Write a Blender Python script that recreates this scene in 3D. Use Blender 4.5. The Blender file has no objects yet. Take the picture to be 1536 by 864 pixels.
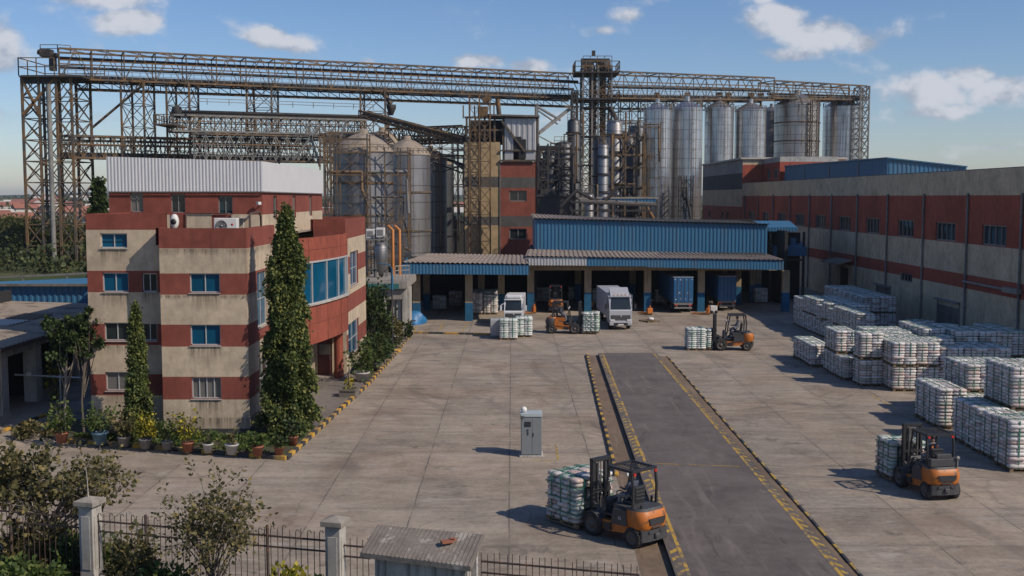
import bpy, math, random
import numpy as np
from mathutils import Vector, Matrix

random.seed(7)
rng = np.random.default_rng(11)
SC = bpy.context.scene
COL = SC.collection
R = math.radians
V = Vector

# ------------------------------------------------------------------ camera geometry
F, CX, CY, CAMH = 1650.0, 768.0, 432.0, 10.5
PIT = math.atan(137.0 / 1650.0)
CP, SP = math.cos(PIT), math.sin(PIT)
def ray(px, py):
    u = (px - CX) / F; v = -(py - CY) / F
    return V((u, CP + v * SP, -SP + v * CP))
def G(px, py, h=0.0):            # sight line meets the level plane at height h
    d = ray(px, py); t = (h - CAMH) / d.z
    return V((d.x * t, d.y * t, h))
def PY(px, py, Y):               # sight line meets the plane at distance Y
    d = ray(px, py); t = Y / d.y
    return V((d.x * t, Y, CAMH + d.z * t))
def PX(px, py, X):
    d = ray(px, py); t = X / d.x
    return V((X, d.y * t, CAMH + d.z * t))

# ------------------------------------------------------------------ objects
def tag(o, label=None, cat=None, group=None, kind=None):
    if label: o['label'] = label
    if cat: o['category'] = cat
    if group: o['group'] = group
    if kind: o['kind'] = kind
    return o
def thing(name, label, cat, loc=(0, 0, 0), rz=0.0, group=None):
    o = bpy.data.objects.new(name, None); COL.objects.link(o)
    o.empty_display_size = 0.3
    o.location = loc; o.rotation_euler = (0, 0, rz)
    return tag(o, label, cat, group)
def rootmat(o):
    return Matrix.Translation(o.location) @ Matrix.Rotation(o.rotation_euler.z, 4, 'Z')
KIDS = {}
def link_child(o, parent):
    o.parent = parent
    KIDS.setdefault(parent.name, []).append(o)
def copy_tree(o, loc=None, rz=None, label=None, group=None, scale=None, parent=None, skip=()):
    c = o.copy(); COL.objects.link(c)
    if parent is not None: link_child(c, parent)
    else:
        if loc is not None: c.location = loc
        if rz is not None: c.rotation_euler = (0, 0, rz)
        if scale is not None: c.scale = scale if hasattr(scale, '__len__') else (scale,) * 3
        if label: c['label'] = label
        if group: c['group'] = group
    for ch in list(KIDS.get(o.name, [])):
        if ch.name.split('.')[0] in skip: continue
        copy_tree(ch, parent=c)
    return c

class MB:
    def __init__(s): s.v = []; s.f = []; s.m = []; s.s = []
    def add(s, vs, fs, mi=0, smooth=False):
        b = len(s.v); s.v.extend([tuple(p) for p in vs])
        for f in fs:
            s.f.append(tuple(i + b for i in f)); s.m.append(mi); s.s.append(smooth)
        return s
    def box(s, x0, y0, z0, x1, y1, z1, mi=0):
        x0, x1 = min(x0, x1), max(x0, x1); y0, y1 = min(y0, y1), max(y0, y1); z0, z1 = min(z0, z1), max(z0, z1)
        return s.add([(x0,y0,z0),(x1,y0,z0),(x1,y1,z0),(x0,y1,z0),(x0,y0,z1),(x1,y0,z1),(x1,y1,z1),(x0,y1,z1)],
              [(0,3,2,1),(4,5,6,7),(0,1,5,4),(1,2,6,5),(2,3,7,6),(3,0,4,7)], mi)
    def obox(s, c, sz, rot=None, mi=0):
        c = V(c); hx, hy, hz = sz[0]/2, sz[1]/2, sz[2]/2
        vs = [V((a*hx, b*hy, d*hz)) for d in (-1,1) for (a,b) in ((-1,-1),(1,-1),(1,1),(-1,1))]
        if rot is not None: vs = [rot @ p for p in vs]
        return s.add([c + p for p in vs], [(0,3,2,1),(4,5,6,7),(0,1,5,4),(1,2,6,5),(2,3,7,6),(3,0,4,7)], mi)
    def bar(s, p0, p1, w, h=None, mi=0):
        p0, p1 = V(p0), V(p1); d = p1 - p0
        if d.length < 1e-6: return s
        d.normalize(); h = h or w
        up = V((0,0,1)) if abs(d.z) < .95 else V((1,0,0))
        a = d.cross(up).normalized(); b = a.cross(d).normalized()
        q = [(-1,-1),(1,-1),(1,1),(-1,1)]
        vs = [p + a*(x*w/2) + b*(y*h/2) for p in (p0,p1) for (x,y) in q]
        return s.add(vs, [(0,1,2,3),(7,6,5,4),(0,4,5,1),(1,5,6,2),(2,6,7,3),(3,7,4,0)], mi)
    def tube(s, p0, p1, r0, r1=None, n=8, mi=0, cap=True):
        return s.path([p0, p1], [r0, r0 if r1 is None else r1], n, mi, cap)
    def path(s, pts, rad, n=8, mi=0, cap=True):
        pts = [V(p) for p in pts]; k = len(pts)
        if not hasattr(rad, '__len__'): rad = [rad]*k
        vs = []; prev = None
        for i, p in enumerate(pts):
            d = (pts[min(i+1,k-1)] - pts[max(i-1,0)])
            if d.length < 1e-9: d = V((0,0,1))
            d.normalize()
            up = V((0,0,1)) if abs(d.z) < .9 else V((1,0,0))
            if prev is not None:
                a = prev - d*prev.dot(d)
                a = a.normalized() if a.length > 1e-4 else d.cross(up).normalized()
            else: a = d.cross(up).normalized()
            prev = a; b = d.cross(a)
            for j in range(n):
                t = 2*math.pi*j/n
                vs.append(p + a*(rad[i]*math.cos(t)) + b*(rad[i]*math.sin(t)))
        fs = [(i*n+j, i*n+(j+1)%n, (i+1)*n+(j+1)%n, (i+1)*n+j) for i in range(k-1) for j in range(n)]
        s.add(vs, fs, mi, True)
        if cap:
            s.add(vs[:n], [tuple(range(n))[::-1]], mi); s.add(vs[-n:], [tuple(range(n))], mi)
        return s
    def lathe(s, prof, c=(0,0,0), n=16, mi=0, smooth=True, axis='Z'):
        c = V(c); vs = []
        for (r, z) in prof:
            for j in range(n):
                t = 2*math.pi*j/n
                p = V((r*math.cos(t), r*math.sin(t), z))
                if axis == 'Y': p = V((p.x, p.z, p.y))
                if axis == 'X': p = V((p.z, p.x, p.y))
                vs.append(c + p)
        k = len(prof)
        fs = [(i*n+j, i*n+(j+1)%n, (i+1)*n+(j+1)%n, (i+1)*n+j) for i in range(k-1) for j in range(n)]
        return s.add(vs, fs, mi, smooth)
    def extr(s, poly, vec, mi=0, side=None):
        poly = [V(p) for p in poly]; vec = V(vec); n = len(poly)
        vs = poly + [p + vec for p in poly]
        s.add(vs, [tuple(range(n))[::-1], tuple(range(n, 2*n))], mi)
        return s.add(vs, [(i, (i+1)%n, (i+1)%n+n, i+n) for i in range(n)], mi if side is None else side)
    def quad(s, a, b, c, d, mi=0): return s.add([a,b,c,d], [(0,1,2,3)], mi)
    def corr(s, A, B, D, pitch, amp, mi=0, n=None):
        # ribbed sheet: ribs run A->D, repeat along A->B
        A, B, D = V(A), V(B), V(D); ab = B - A; L = ab.length
        nn = ab.cross(D - A).normalized()
        k = max(1, int(round(L/pitch))); vs = []
        t = []
        for i in range(k):
            for (q, h) in ((0,0),(.28,0),(.42,1),(.78,1),(.92,0)):
                t.append(((i+q)/k, h))
        t.append((1,0))
        for (q, h) in t:
            o = nn*(h*amp); vs.append(A + ab*q + o); vs.append(D + ab*q + o)
        return s.add(vs, [(2*i, 2*i+2, 2*i+3, 2*i+1) for i in range(len(t)-1)], mi)
    def build(s, name, mats, parent=None, world=True, bevel=0.0, seg=2):
        me = bpy.data.meshes.new(name)
        vs = s.v
        if parent is not None and world:
            inv = rootmat(parent).inverted() if parent.type == 'EMPTY' else None
            if inv is None:
                q = parent
                while q.parent is not None: q = q.parent
                inv = rootmat(q).inverted()
            vs = [tuple(inv @ V(p)) for p in vs]
        me.from_pydata(vs, [], s.f)
        if not isinstance(mats, (list, tuple)): mats = [mats]
        for m in mats: me.materials.append(m)
        me.polygons.foreach_set('material_index', s.m)
        me.polygons.foreach_set('use_smooth', s.s)
        me.update()
        o = bpy.data.objects.new(name, me); COL.objects.link(o)
        if parent is not None: link_child(o, parent)
        if bevel:
            b = o.modifiers.new('bevel', 'BEVEL'); b.width = bevel; b.segments = seg; b.limit_method = 'ANGLE'
            b.angle_limit = R(35)
        return o

def solo(name, mb, mats, label, cat, group=None, bevel=0):
    """a thing that is one mesh; origin moved to its base"""
    xs = np.array(mb.v); c = (xs.min(0) + xs.max(0))/2; c[2] = xs[:,2].min()
    mb.v = [tuple(p) for p in (xs - c)]
    o = mb.build(name, mats, bevel=bevel); o.location = c
    return tag(o, label, cat, group)
def setting(name, mb, mats):
    o = mb.build(name, mats); o['kind'] = 'structure'; return o

# ------------------------------------------------------------------ materials
class NT:
    def __init__(s, name):
        s.mat = bpy.data.materials.new(name); s.mat.use_nodes = True
        s.t = s.mat.node_tree; s.b = s.t.nodes['Principled BSDF']
        s.pos = None
    def n(s, typ, **kw):
        x = s.t.nodes.new(typ)
        for k, v in kw.items(): setattr(x, k, v)
        return x
    def l(s, a, b): s.t.links.new(a, b)
    def put(s, sock, v):
        if hasattr(v, 'is_linked') or hasattr(v, 'links'): s.l(v, sock)
        else:
            if sock.type == 'RGBA' and len(v) == 3: v = (*v, 1)
            sock.default_value = v
    def P(s, kind='Object'):
        if s.pos is None: s.pos = s.n('ShaderNodeTexCoord')
        return s.pos.outputs[kind]
    def W(s): return s.n('ShaderNodeNewGeometry').outputs['Position']
    def island(s): return s.n('ShaderNodeNewGeometry').outputs['Random Per Island']
    def objrand(s): return s.n('ShaderNodeObjectInfo').outputs['Random']
    def mapv(s, v, scale=(1,1,1), loc=(0,0,0), rot=(0,0,0)):
        m = s.n('ShaderNodeMapping'); s.l(v, m.inputs[0])
        m.inputs['Scale'].default_value = scale; m.inputs['Location'].default_value = loc; m.inputs['Rotation'].default_value = rot
        return m.outputs[0]
    def noise(s, v, scale, detail=4, rough=.55, dist=0):
        m = s.n('ShaderNodeTexNoise'); s.l(v, m.inputs['Vector'])
        m.inputs['Scale'].default_value = scale; m.inputs['Detail'].default_value = detail
        m.inputs['Roughness'].default_value = rough; m.inputs['Distortion'].default_value = dist
        return m.outputs[0]
    def math(s, op, a, b=None, c=None, clamp=False):
        m = s.n('ShaderNodeMath', operation=op); m.use_clamp = clamp
        s.put(m.inputs[0], a)
        if b is not None: s.put(m.inputs[1], b)
        if c is not None: s.put(m.inputs[2], c)
        return m.outputs[0]
    def step(s, v, lo, hi):
        m = s.n('ShaderNodeMapRange', interpolation_type='SMOOTHSTEP')
        s.put(m.inputs[0], v); m.inputs[1].default_value = lo; m.inputs[2].default_value = hi
        return m.outputs[0]
    def mix(s, f, a, b, mode='MIX'):
        m = s.n('ShaderNodeMix', data_type='RGBA', blend_type=mode)
        s.put(m.inputs[0], f); s.put(m.inputs[6], a); s.put(m.inputs[7], b)
        return m.outputs[2]
    def hsv(s, c, h=.5, sat=1., val=1.):
        m = s.n('ShaderNodeHueSaturation'); s.put(m.inputs['Color'], c)
        s.put(m.inputs['Hue'], h); s.put(m.inputs['Saturation'], sat); s.put(m.inputs['Value'], val)
        return m.outputs[0]
    def xyz(s, v):
        m = s.n('ShaderNodeSeparateXYZ'); s.l(v, m.inputs[0]); return m.outputs
    def bump(s, h, strength=.3, dist=.02):
        m = s.n('ShaderNodeBump'); s.l(h, m.inputs['Height'])
        m.inputs['Strength'].default_value = strength; m.inputs['Distance'].default_value = dist
        s.l(m.outputs[0], s.b.inputs['Normal'])
    def done(s, color, rough=.7, metal=0., spec=None):
        s.put(s.b.inputs['Base Color'], color); s.put(s.b.inputs['Roughness'], rough); s.put(s.b.inputs['Metallic'], metal)
        if spec is not None: s.b.inputs['Specular IOR Level'].default_value = spec
        return s.mat

def plain(name, c, rough=.6, metal=0., var=.12, scale=3., bump=0., world=False, spec=None, dirt=None, dirtlo=.55, dirthi=.75, dscale=None, streak=False, objvar=0.):
    t = NT(name); p = t.W() if world else t.P()
    n = t.noise(p, scale, 5, .6)
    n2 = t.noise(p, scale*6, 3, .6)
    f = t.math('ADD', t.math('MULTIPLY', n, .7), t.math('MULTIPLY', n2, .3))
    val = t.math('ADD', t.math('MULTIPLY', t.math('SUBTRACT', f, .5), 4*var), 1.0)
    if objvar:
        val = t.math('ADD', val, t.math('MULTIPLY', t.math('SUBTRACT', t.objrand(), .5), objvar))
    col = t.hsv(c + (1,) if len(c) == 3 else c, val=val)
    if dirt:
        q = t.mapv(p, (1,1,.12)) if streak else p
        d = t.noise(q, dscale or scale*1.3, 6, .65, .3)
        col = t.mix(t.step(d, dirtlo, dirthi), col, dirt)
    if bump: t.bump(n2, bump, .02)
    return t.done(col, rough, metal, spec)

def plaster(name, c, dirt=(.12,.09,.07), amount=.5, chips=None, drips=()):
    """painted render: mottled, rain streaks, patches of lost paint"""
    t = NT(name); p = t.W()
    a = t.noise(p, .35, 5, .6); b = t.noise(p, 2.3, 6, .65); c3 = t.noise(p, 14, 3, .6)
    f = t.math('ADD', t.math('ADD', t.math('MULTIPLY', a, .45), t.math('MULTIPLY', b, .4)), t.math('MULTIPLY', c3, .15))
    col = t.hsv((*c, 1), val=t.math('ADD', t.math('MULTIPLY', t.math('SUBTRACT', f, .5), 1.9), 1.0))
    st = t.noise(t.mapv(p, (1.3,1.3,.10)), 2.6, 7, .74)
    bl = t.step(t.noise(p, .28, 5, .65), .35, .62)
    col = t.mix(t.math('MULTIPLY', t.math('MULTIPLY', t.step(st, .46, .70), bl), amount), col, dirt)
    pt = t.noise(p, .9, 7, .7, .4)
    col = t.mix(t.math('MULTIPLY', t.step(pt, .50, .66), amount*.75), col, tuple(x*.66 for x in c))
    pw = t.noise(p, 1.3, 8, .74, .5)
    col = t.mix(t.math('MULTIPLY', t.step(pw, .60, .68), amount*.5), col, tuple(min(.6, x*1.28+.02) for x in c))
    if chips:
        ch = t.noise(p, 1.7, 8, .75, .6)
        col = t.mix(t.step(ch, .655, .675), col, chips)
    if drips:   # grime washed down below the sills
        x, y, z = t.xyz(p)
        sn = t.noise(t.mapv(p, (5,5,.25)), 2.2, 6, .7); tot = None
        for (x0, x1, zt, ln) in drips:
            ix = t.math('MULTIPLY', t.step(x, x0-.10, x0+.06), t.math('SUBTRACT', 1.0, t.step(x, x1-.06, x1+.10)))
            iz = t.math('MULTIPLY', t.step(z, zt-ln, zt-.05), t.math('LESS_THAN', z, zt))
            q = t.math('MULTIPLY', ix, iz); tot = q if tot is None else t.math('MAXIMUM', tot, q)
        col = t.mix(t.math('MULTIPLY', t.math('MULTIPLY', tot, t.step(sn, .36, .66)), .8), col, tuple(v*.5 for v in dirt))
    t.bump(t.math('ADD', b, c3), .25, .012)
    return t.done(col, .88, 0, .25)

MT = {}
def m_ground():
    t = NT('far_ground'); p = t.W()
    n = t.noise(p, .012, 6, .62); n2 = t.noise(p, .12, 5, .6)
    col = t.mix(t.step(n, .42, .6), (.055,.075,.028), (.115,.105,.055))
    col = t.mix(t.step(n2, .5, .68), col, (.04,.055,.022))
    return t.done(col, .95, 0, .1)
MT['ground'] = m_ground()

def m_yard():
    t = NT('yard_concrete'); p = t.W(); x, y, z = t.xyz(p)
    wob = t.math('MULTIPLY', t.math('SUBTRACT', t.noise(p, .35, 3), .5), .10)
    SX, SY = 3.24, 4.05
    gx = t.math('ADD', t.math('DIVIDE', t.math('ADD', x, wob), SX), .03)
    gy = t.math('DIVIDE', t.math('ADD', y, wob), SY)
    fx = t.math('FRACT', gx); fy = t.math('FRACT', gy)
    def edge(f, S):
        return t.math('MULTIPLY', t.math('MINIMUM', f, t.math('SUBTRACT', 1.0, f)), S)
    ex, ey = edge(fx, SX), edge(fy, SY)
    cell = t.n('ShaderNodeCombineXYZ'); t.l(t.math('FLOOR', gx), cell.inputs[0]); t.l(t.math('FLOOR', gy), cell.inputs[1])
    wn = t.n('ShaderNodeTexWhiteNoise', noise_dimensions='2D'); t.l(cell.outputs[0], wn.inputs['Vector'])
    big = t.noise(p, .07, 5, .6); mid = t.noise(p, .55, 7, .68, .3); fine = t.noise(p, 5, 6, .78)
    sweep = t.noise(t.mapv(p, (.35,1.6,1), rot=(0,0,R(12))), 1.0, 7, .7, .5)
    v = t.math('ADD', t.math('MULTIPLY', t.math('SUBTRACT', big, .5), .5), .97)
    v = t.math('ADD', v, t.math('MULTIPLY', t.math('SUBTRACT', mid, .5), .95))
    v = t.math('ADD', v, t.math('MULTIPLY', t.math('SUBTRACT', sweep, .5), .95))
    v = t.math('ADD', v, t.math('MULTIPLY', t.math('SUBTRACT', fine, .5), 1.15))
    v = t.math('ADD', v, t.math('MULTIPLY', t.math('SUBTRACT', wn.outputs[0], .5), .22))
    base = t.mix(t.step(t.noise(p, .16, 4, .6), .38, .65), (.272,.230,.184), (.298,.240,.184))
    col = t.hsv(base, val=v)
    fl = t.noise(t.mapv(p, (.75,3.2,1), rot=(0,0,R(8))), 1.6, 8, .78, .7)
    col = t.mix(t.math('MULTIPLY', t.step(fl, .57, .66), .55), col, (.40,.355,.30))
    fd = t.noise(t.mapv(p, (.6,2.4,1), loc=(5,9,0), rot=(0,0,R(-6))), 1.3, 8, .78, .7)
    col = t.mix(t.math('MULTIPLY', t.step(fd, .56, .66), .55), col, (.135,.108,.085))
    # worn pale scrapes
    pale = t.noise(t.mapv(p, (.5,1.7,1), loc=(3,7,0)), .8, 8, .72, .6)
    col = t.mix(t.math('MULTIPLY', t.step(pale, .53, .68), .6), col, (.37,.33,.285))
    # rust and oil stains
    st = t.noise(p, .23, 6, .68, .5)
    col = t.mix(t.math('MULTIPLY', t.step(st, .50, .68), .6), col, (.165,.12,.088))
    oil = t.noise(t.mapv(p, loc=(11,3,0)), .42, 7, .7, .4)
    col = t.mix(t.math('MULTIPLY', t.step(oil, .58, .70), .7), col, (.085,.075,.066))
    # tyre tracks: faint dark arcs
    q = t.mapv(p, rot=(0,0,R(-18)))
    wv = t.n('ShaderNodeTexWave', wave_type='BANDS', bands_direction='X'); t.l(q, wv.inputs['Vector'])
    wv.inputs['Scale'].default_value = .11; wv.inputs['Distortion'].default_value = 9; wv.inputs['Detail'].default_value = 3; wv.inputs['Detail Scale'].default_value = .35
    tr = t.math('MULTIPLY', t.step(wv.outputs[1], .86, .97), t.step(t.noise(p, .12, 3), .45, .62))
    col = t.mix(t.math('MULTIPLY', tr, .28), col, (.10,.088,.078))
    for (cx, cy, r, ph) in ((-3,62,9,0),(6,66,14,1),(14,52,11,2),(-8,38,16,3),(13.5,34,9,4),(2,80,12,5),(18,70,16,6),(-2,46,24,7),(10,88,10,8)):
        dd = t.math('SQRT', t.math('ADD', t.math('POWER', t.math('ADD', x, -cx), 2.0), t.math('POWER', t.math('ADD', y, -cy), 2.0)))
        a1 = t.math('ABSOLUTE', t.math('SUBTRACT', t.math('ABSOLUTE', t.math('SUBTRACT', dd, r)), .62))
        ar = t.math('MULTIPLY', t.math('SUBTRACT', 1.0, t.step(a1, .05, .20)), t.step(t.noise(t.mapv(p, loc=(ph*7.3,ph*3.1,0)), .13, 4, .6), .46, .62))
        col = t.mix(t.math('MULTIPLY', ar, .34), col, (.095,.082,.07))
    vd = t.n('ShaderNodeTexVoronoi'); t.l(p, vd.inputs['Vector']); vd.inputs['Scale'].default_value = .75
    dr = t.math('MULTIPLY', t.math('SUBTRACT', 1.0, t.step(t.math('ADD', vd.outputs['Distance'], t.math('MULTIPLY', t.noise(p, 7, 4), .12)), .09, .17)), t.step(t.noise(p, .09, 3), .47, .56))
    col = t.mix(t.math('MULTIPLY', dr, .6), col, (.06,.052,.045))
    # cracks
    vo = t.n('ShaderNodeTexVoronoi', feature='DISTANCE_TO_EDGE'); vo.inputs['Scale'].default_value = .21
    dv = t.n('ShaderNodeVectorMath', operation='ADD'); nz = t.n('ShaderNodeTexNoise'); t.l(p, nz.inputs['Vector']); nz.inputs['Scale'].default_value = .9; nz.inputs['Detail'].default_value = 6
    sc = t.n('ShaderNodeVectorMath', operation='SCALE'); t.l(nz.outputs['Color'], sc.inputs[0]); sc.inputs['Scale'].default_value = 1.3
    t.l(p, dv.inputs[0]); t.l(sc.outputs[0], dv.inputs[1]); t.l(dv.outputs[0], vo.inputs['Vector'])
    ck = t.math('MULTIPLY', t.math('SUBTRACT', 1.0, t.step(vo.outputs['Distance'], .004, .014)), t.step(t.noise(p, .11, 3), .5, .58))
    col = t.mix(t.math('MULTIPLY', ck, .30), col, (.07,.06,.05))
    # joints
    jn = t.math('ADD', .012, t.math('MULTIPLY', t.noise(p, 1.2, 3), .022))
    jx = t.math('LESS_THAN', ex, jn); jy = t.math('LESS_THAN', ey, t.math('MULTIPLY', jn, .8))
    br = t.step(t.noise(p, .5, 5, .7), .34, .54)
    j = t.math('MULTIPLY', t.math('MAXIMUM', jx, jy), br)
    col = t.mix(t.math('MULTIPLY', j, .72), col, (.075,.065,.055))
    near = t.math('SUBTRACT', 1.0, t.step(t.math('MINIMUM', ex, ey), .0, .35))
    col = t.mix(t.math('MULTIPLY', near, .12), col, (.15,.13,.11))
    t.bump(t.math('SUBTRACT', t.math('ADD', fine, t.math('MULTIPLY', mid, 2)), t.math('MULTIPLY', j, 1.5)), .35, .012)
    return t.done(col, .86, 0, .3)
MT['yard'] = m_yard()

def m_asphalt(name, c, pale, amt):
    t = NT(name); p = t.W()
    a = t.noise(p, .35, 6, .65, .4); b = t.noise(p, 3, 5, .65); c3 = t.noise(p, 30, 2, .6)
    v = t.math('ADD', .95, t.math('ADD', t.math('MULTIPLY', t.math('SUBTRACT', a, .5), 1.2), t.math('ADD', t.math('MULTIPLY', t.math('SUBTRACT', b, .5), .7), t.math('MULTIPLY', t.math('SUBTRACT', c3, .5), .6))))
    col = t.hsv((*c,1), val=v)
    s = t.noise(t.mapv(p, (2.2,.22,1), rot=(0,0,R(-1.5))), .8, 8, .7, .5)
    col = t.mix(t.math('MULTIPLY', t.step(s, .52, .72), amt), col, pale)
    k = t.noise(p, 1.8, 9, .82, .8)
    col = t.mix(t.math('MULTIPLY', t.step(k, .60, .68), .5), col, (.27,.24,.21))
    o2 = t.noise(t.mapv(p, (1.5,.4,1), loc=(2,5,0)), .7, 8, .75, .6)
    col = t.mix(t.math('MULTIPLY', t.step(o2, .56, .68), .65), col, tuple(x*.42 for x in c))
    t.bump(t.math('ADD', b, c3), .4, .01)
    return t.done(col, .82, 0, .3)
MT['deck'] = m_asphalt('weighbridge_surface', (.125,.106,.096), (.215,.182,.155), .6)
MT['strip'] = m_asphalt('strip_concrete', (.180,.128,.086), (.26,.20,.15), .5)
MT['pave'] = m_asphalt('pavement_concrete', (.17,.148,.13), (.24,.215,.19), .5)
MT['soil'] = plain('bed_soil', (.055,.045,.026), .95, var=.3, scale=3, bump=.6, world=True, dirt=(.05,.075,.02), dirtlo=.48, dirthi=.6)
MT['yellow'] = plain('kerb_yellow', (.50,.28,.03), .75, var=.25, scale=1.6, world=True, dirt=(.15,.115,.08), dirtlo=.44, dirthi=.62, dscale=2.3, bump=.2)
MT['yline'] = plain('line_yellow', (.42,.26,.04), .8, var=.2, scale=2, world=True, dirt=(.13,.11,.09), dirtlo=.46, dirthi=.58, dscale=2.2)
MT['kblack'] = plain('kerb_black', (.035,.035,.037), .8, var=.25, scale=2, world=True, dirt=(.2,.18,.15), dirtlo=.55, dirthi=.75, bump=.2)
MT['cream'] = plaster('cream_render', (.45,.365,.265), (.16,.125,.09), .62, chips=(.14,.115,.09))
MT['red'] = plaster('red_render', (.205,.060,.043), (.10,.03,.022), .6, chips=(.36,.24,.18))
MT['redbay'] = plaster('bay_red_panels', (.255,.068,.042), (.13,.042,.03), .6, chips=(.42,.3,.25))
MT['tan'] = plaster('tan_render', (.40,.295,.17), (.22,.15,.08), .5)
MT['grayb'] = plaster('grey_band', (.10,.095,.09), (.06,.055,.05), .5)
MT['wcream'] = plaster('shed_cream', (.55,.425,.285), (.13,.11,.085), .75)
MT['wred'] = plaster('shed_red', (.33,.083,.05), (.08,.022,.018), .6)
MT['conc'] = plaster('old_concrete', (.28,.25,.215), (.12,.105,.09), .75)
MT['concd'] = plaster('grimy_concrete', (.17,.15,.13), (.07,.06,.05), .75)
MT['concw'] = plaster('whitewashed_concrete', (.40,.375,.335), (.10,.09,.08), 1.0, chips=(.2,.18,.16))
MT['cblue'] = plaster('column_blue', (.02,.105,.20), (.03,.04,.05), .7)
MT['colc'] = plaster('column_cream', (.36,.275,.175), (.07,.05,.04), .75)
def m_glass(name, c, rough=.06, spec=.6):
    t = NT(name); p = t.W()
    v = t.math('ADD', t.math('ADD', .35, t.math('MULTIPLY', t.noise(p, .9, 3), .8)), t.math('MULTIPLY', t.objrand(), .5))  # noise paints blotchy reflections into the glass colour; tone random per pane
    return t.done(t.hsv((*c,1), val=v), rough, 0, spec)
MT['gblue'] = m_glass('blue_tinted_glass', (.004,.075,.145), .08, .4)
MT['gdark'] = m_glass('dark_glass', (.018,.024,.027))
MT['gteal'] = m_glass('teal_glass', (.010,.035,.045))
MT['curtain'] = m_glass('curtained_glass', (.13,.125,.115), .12)
MT['alu'] = plain('aluminium_frame', (.50,.50,.49), .45, .3, var=.1)
MT['dframe'] = plain('weathered_frame', (.22,.21,.20), .6, .2, var=.15)
MT['cladw'] = plain('white_sheet', (.54,.54,.545), .5, .0, var=.06, scale=.8, world=True, dirt=(.42,.40,.38), dirtlo=.58, dirthi=.8, dscale=1.5, streak=True)
MT['cladg'] = plain('galvanised_sheet', (.42,.42,.42), .5, .25, var=.12, scale=.8, world=True, dirt=(.2,.15,.11), dirtlo=.58, dirthi=.75, dscale=1.2, streak=True)
MT['cladb'] = plain('blue_sheet', (.030,.125,.23), .5, .0, var=.12, scale=.5, world=True, dirt=(.06,.115,.17), dirtlo=.5, dirthi=.75, dscale=1.2, streak=True)
MT['roof'] = plain('fibre_cement_roof', (.235,.19,.155), .85, var=.2, scale=.5, world=True, dirt=(.12,.085,.06), dirtlo=.5, dirthi=.72, dscale=.7, bump=.2)
MT['roofg'] = plain('grey_roof', (.27,.22,.17), .85, var=.2, scale=.4, world=True, dirt=(.11,.09,.075), dirtlo=.48, dirthi=.7, dscale=.5, bump=.2)
MT['roofw'] = plain('new_roof_sheet', (.46,.42,.37), .6, .1, var=.12, scale=.5, world=True, dirt=(.35,.3,.26), dirtlo=.5, dirthi=.75)
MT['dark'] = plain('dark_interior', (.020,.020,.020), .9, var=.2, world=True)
def m_rust(name, a, b, c, s=.35):
    t = NT(name); p = t.W()
    n = t.noise(p, s, 6, .7, .3); n2 = t.noise(p, s*5, 4, .65)
    col = t.mix(t.step(n, .40, .60), a, b)
    col = t.mix(t.math('MULTIPLY', t.step(n2, .56, .7), .8), col, c)
    return t.done(col, .75, .15, .35)
MT['rust'] = m_rust('weathered_steel', (.074,.070,.066), (.17,.102,.048), (.33,.23,.12))
MT['rusty'] = m_rust('rusty_steel', (.20,.11,.045), (.085,.065,.045), (.26,.18,.09))
MT['steel'] = m_rust('grey_steel', (.16,.16,.155), (.235,.225,.205), (.13,.10,.075))
MT['dsteel'] = m_rust('dark_steel', (.038,.038,.04), (.055,.048,.042), (.10,.075,.055))
MT['orange_pipe'] = plain('orange_pipe', (.42,.15,.025), .6, var=.2, scale=.6)
def m_silo(name, c, band, rough, dirtamt, rustc=(.10,.06,.035)):
    t = NT(name); p = t.P(); w = t.W(); x, y, z = t.xyz(p)
    zz = t.math('MULTIPLY', z, 1/band); fr = t.math('FRACT', zz)
    seam = t.math('LESS_THAN', fr, .07)
    ang = t.math('ARCTAN2', y, x)
    cmb = t.n('ShaderNodeCombineXYZ'); t.l(t.math('MULTIPLY', ang, 6), cmb.inputs[0]); t.l(t.math('MULTIPLY', z, .07), cmb.inputs[1]); t.l(t.objrand(), cmb.inputs[2])
    st = t.noise(cmb.outputs[0], 1.3, 8, .75, .3)
    cell = t.n('ShaderNodeCombineXYZ'); t.l(t.math('FLOOR', zz), cell.inputs[0]); t.l(t.math('FLOOR', t.math('MULTIPLY', ang, 2.2)), cell.inputs[1])
    wn = t.n('ShaderNodeTexWhiteNoise', noise_dimensions='2D'); t.l(cell.outputs[0], wn.inputs['Vector'])
    n = t.noise(w, .4, 5, .65)
    v = t.math('ADD', .8, t.math('ADD', t.math('MULTIPLY', wn.outputs[0], .16), t.math('MULTIPLY', n, .35)))
    col = t.hsv((*c,1), val=v)
    col = t.mix(t.math('MULTIPLY', t.step(st, .48, .70), dirtamt), col, rustc)
    col = t.mix(t.math('MULTIPLY', seam, .55), col, (.07,.06,.05))
    t.bump(t.math('SINE', t.math('MULTIPLY', z, 2*math.pi/.22)), .08, .02)
    return t.done(col, t.math('ADD', rough, t.math('MULTIPLY', st, .25)), .8)
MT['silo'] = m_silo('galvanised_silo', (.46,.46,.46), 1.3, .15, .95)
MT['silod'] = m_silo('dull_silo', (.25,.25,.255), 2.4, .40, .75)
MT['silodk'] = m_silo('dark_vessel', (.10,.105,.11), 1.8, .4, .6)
MT['silor'] = m_silo('stained_silo', (.43,.40,.36), 1.7, .3, 1.0)

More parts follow.
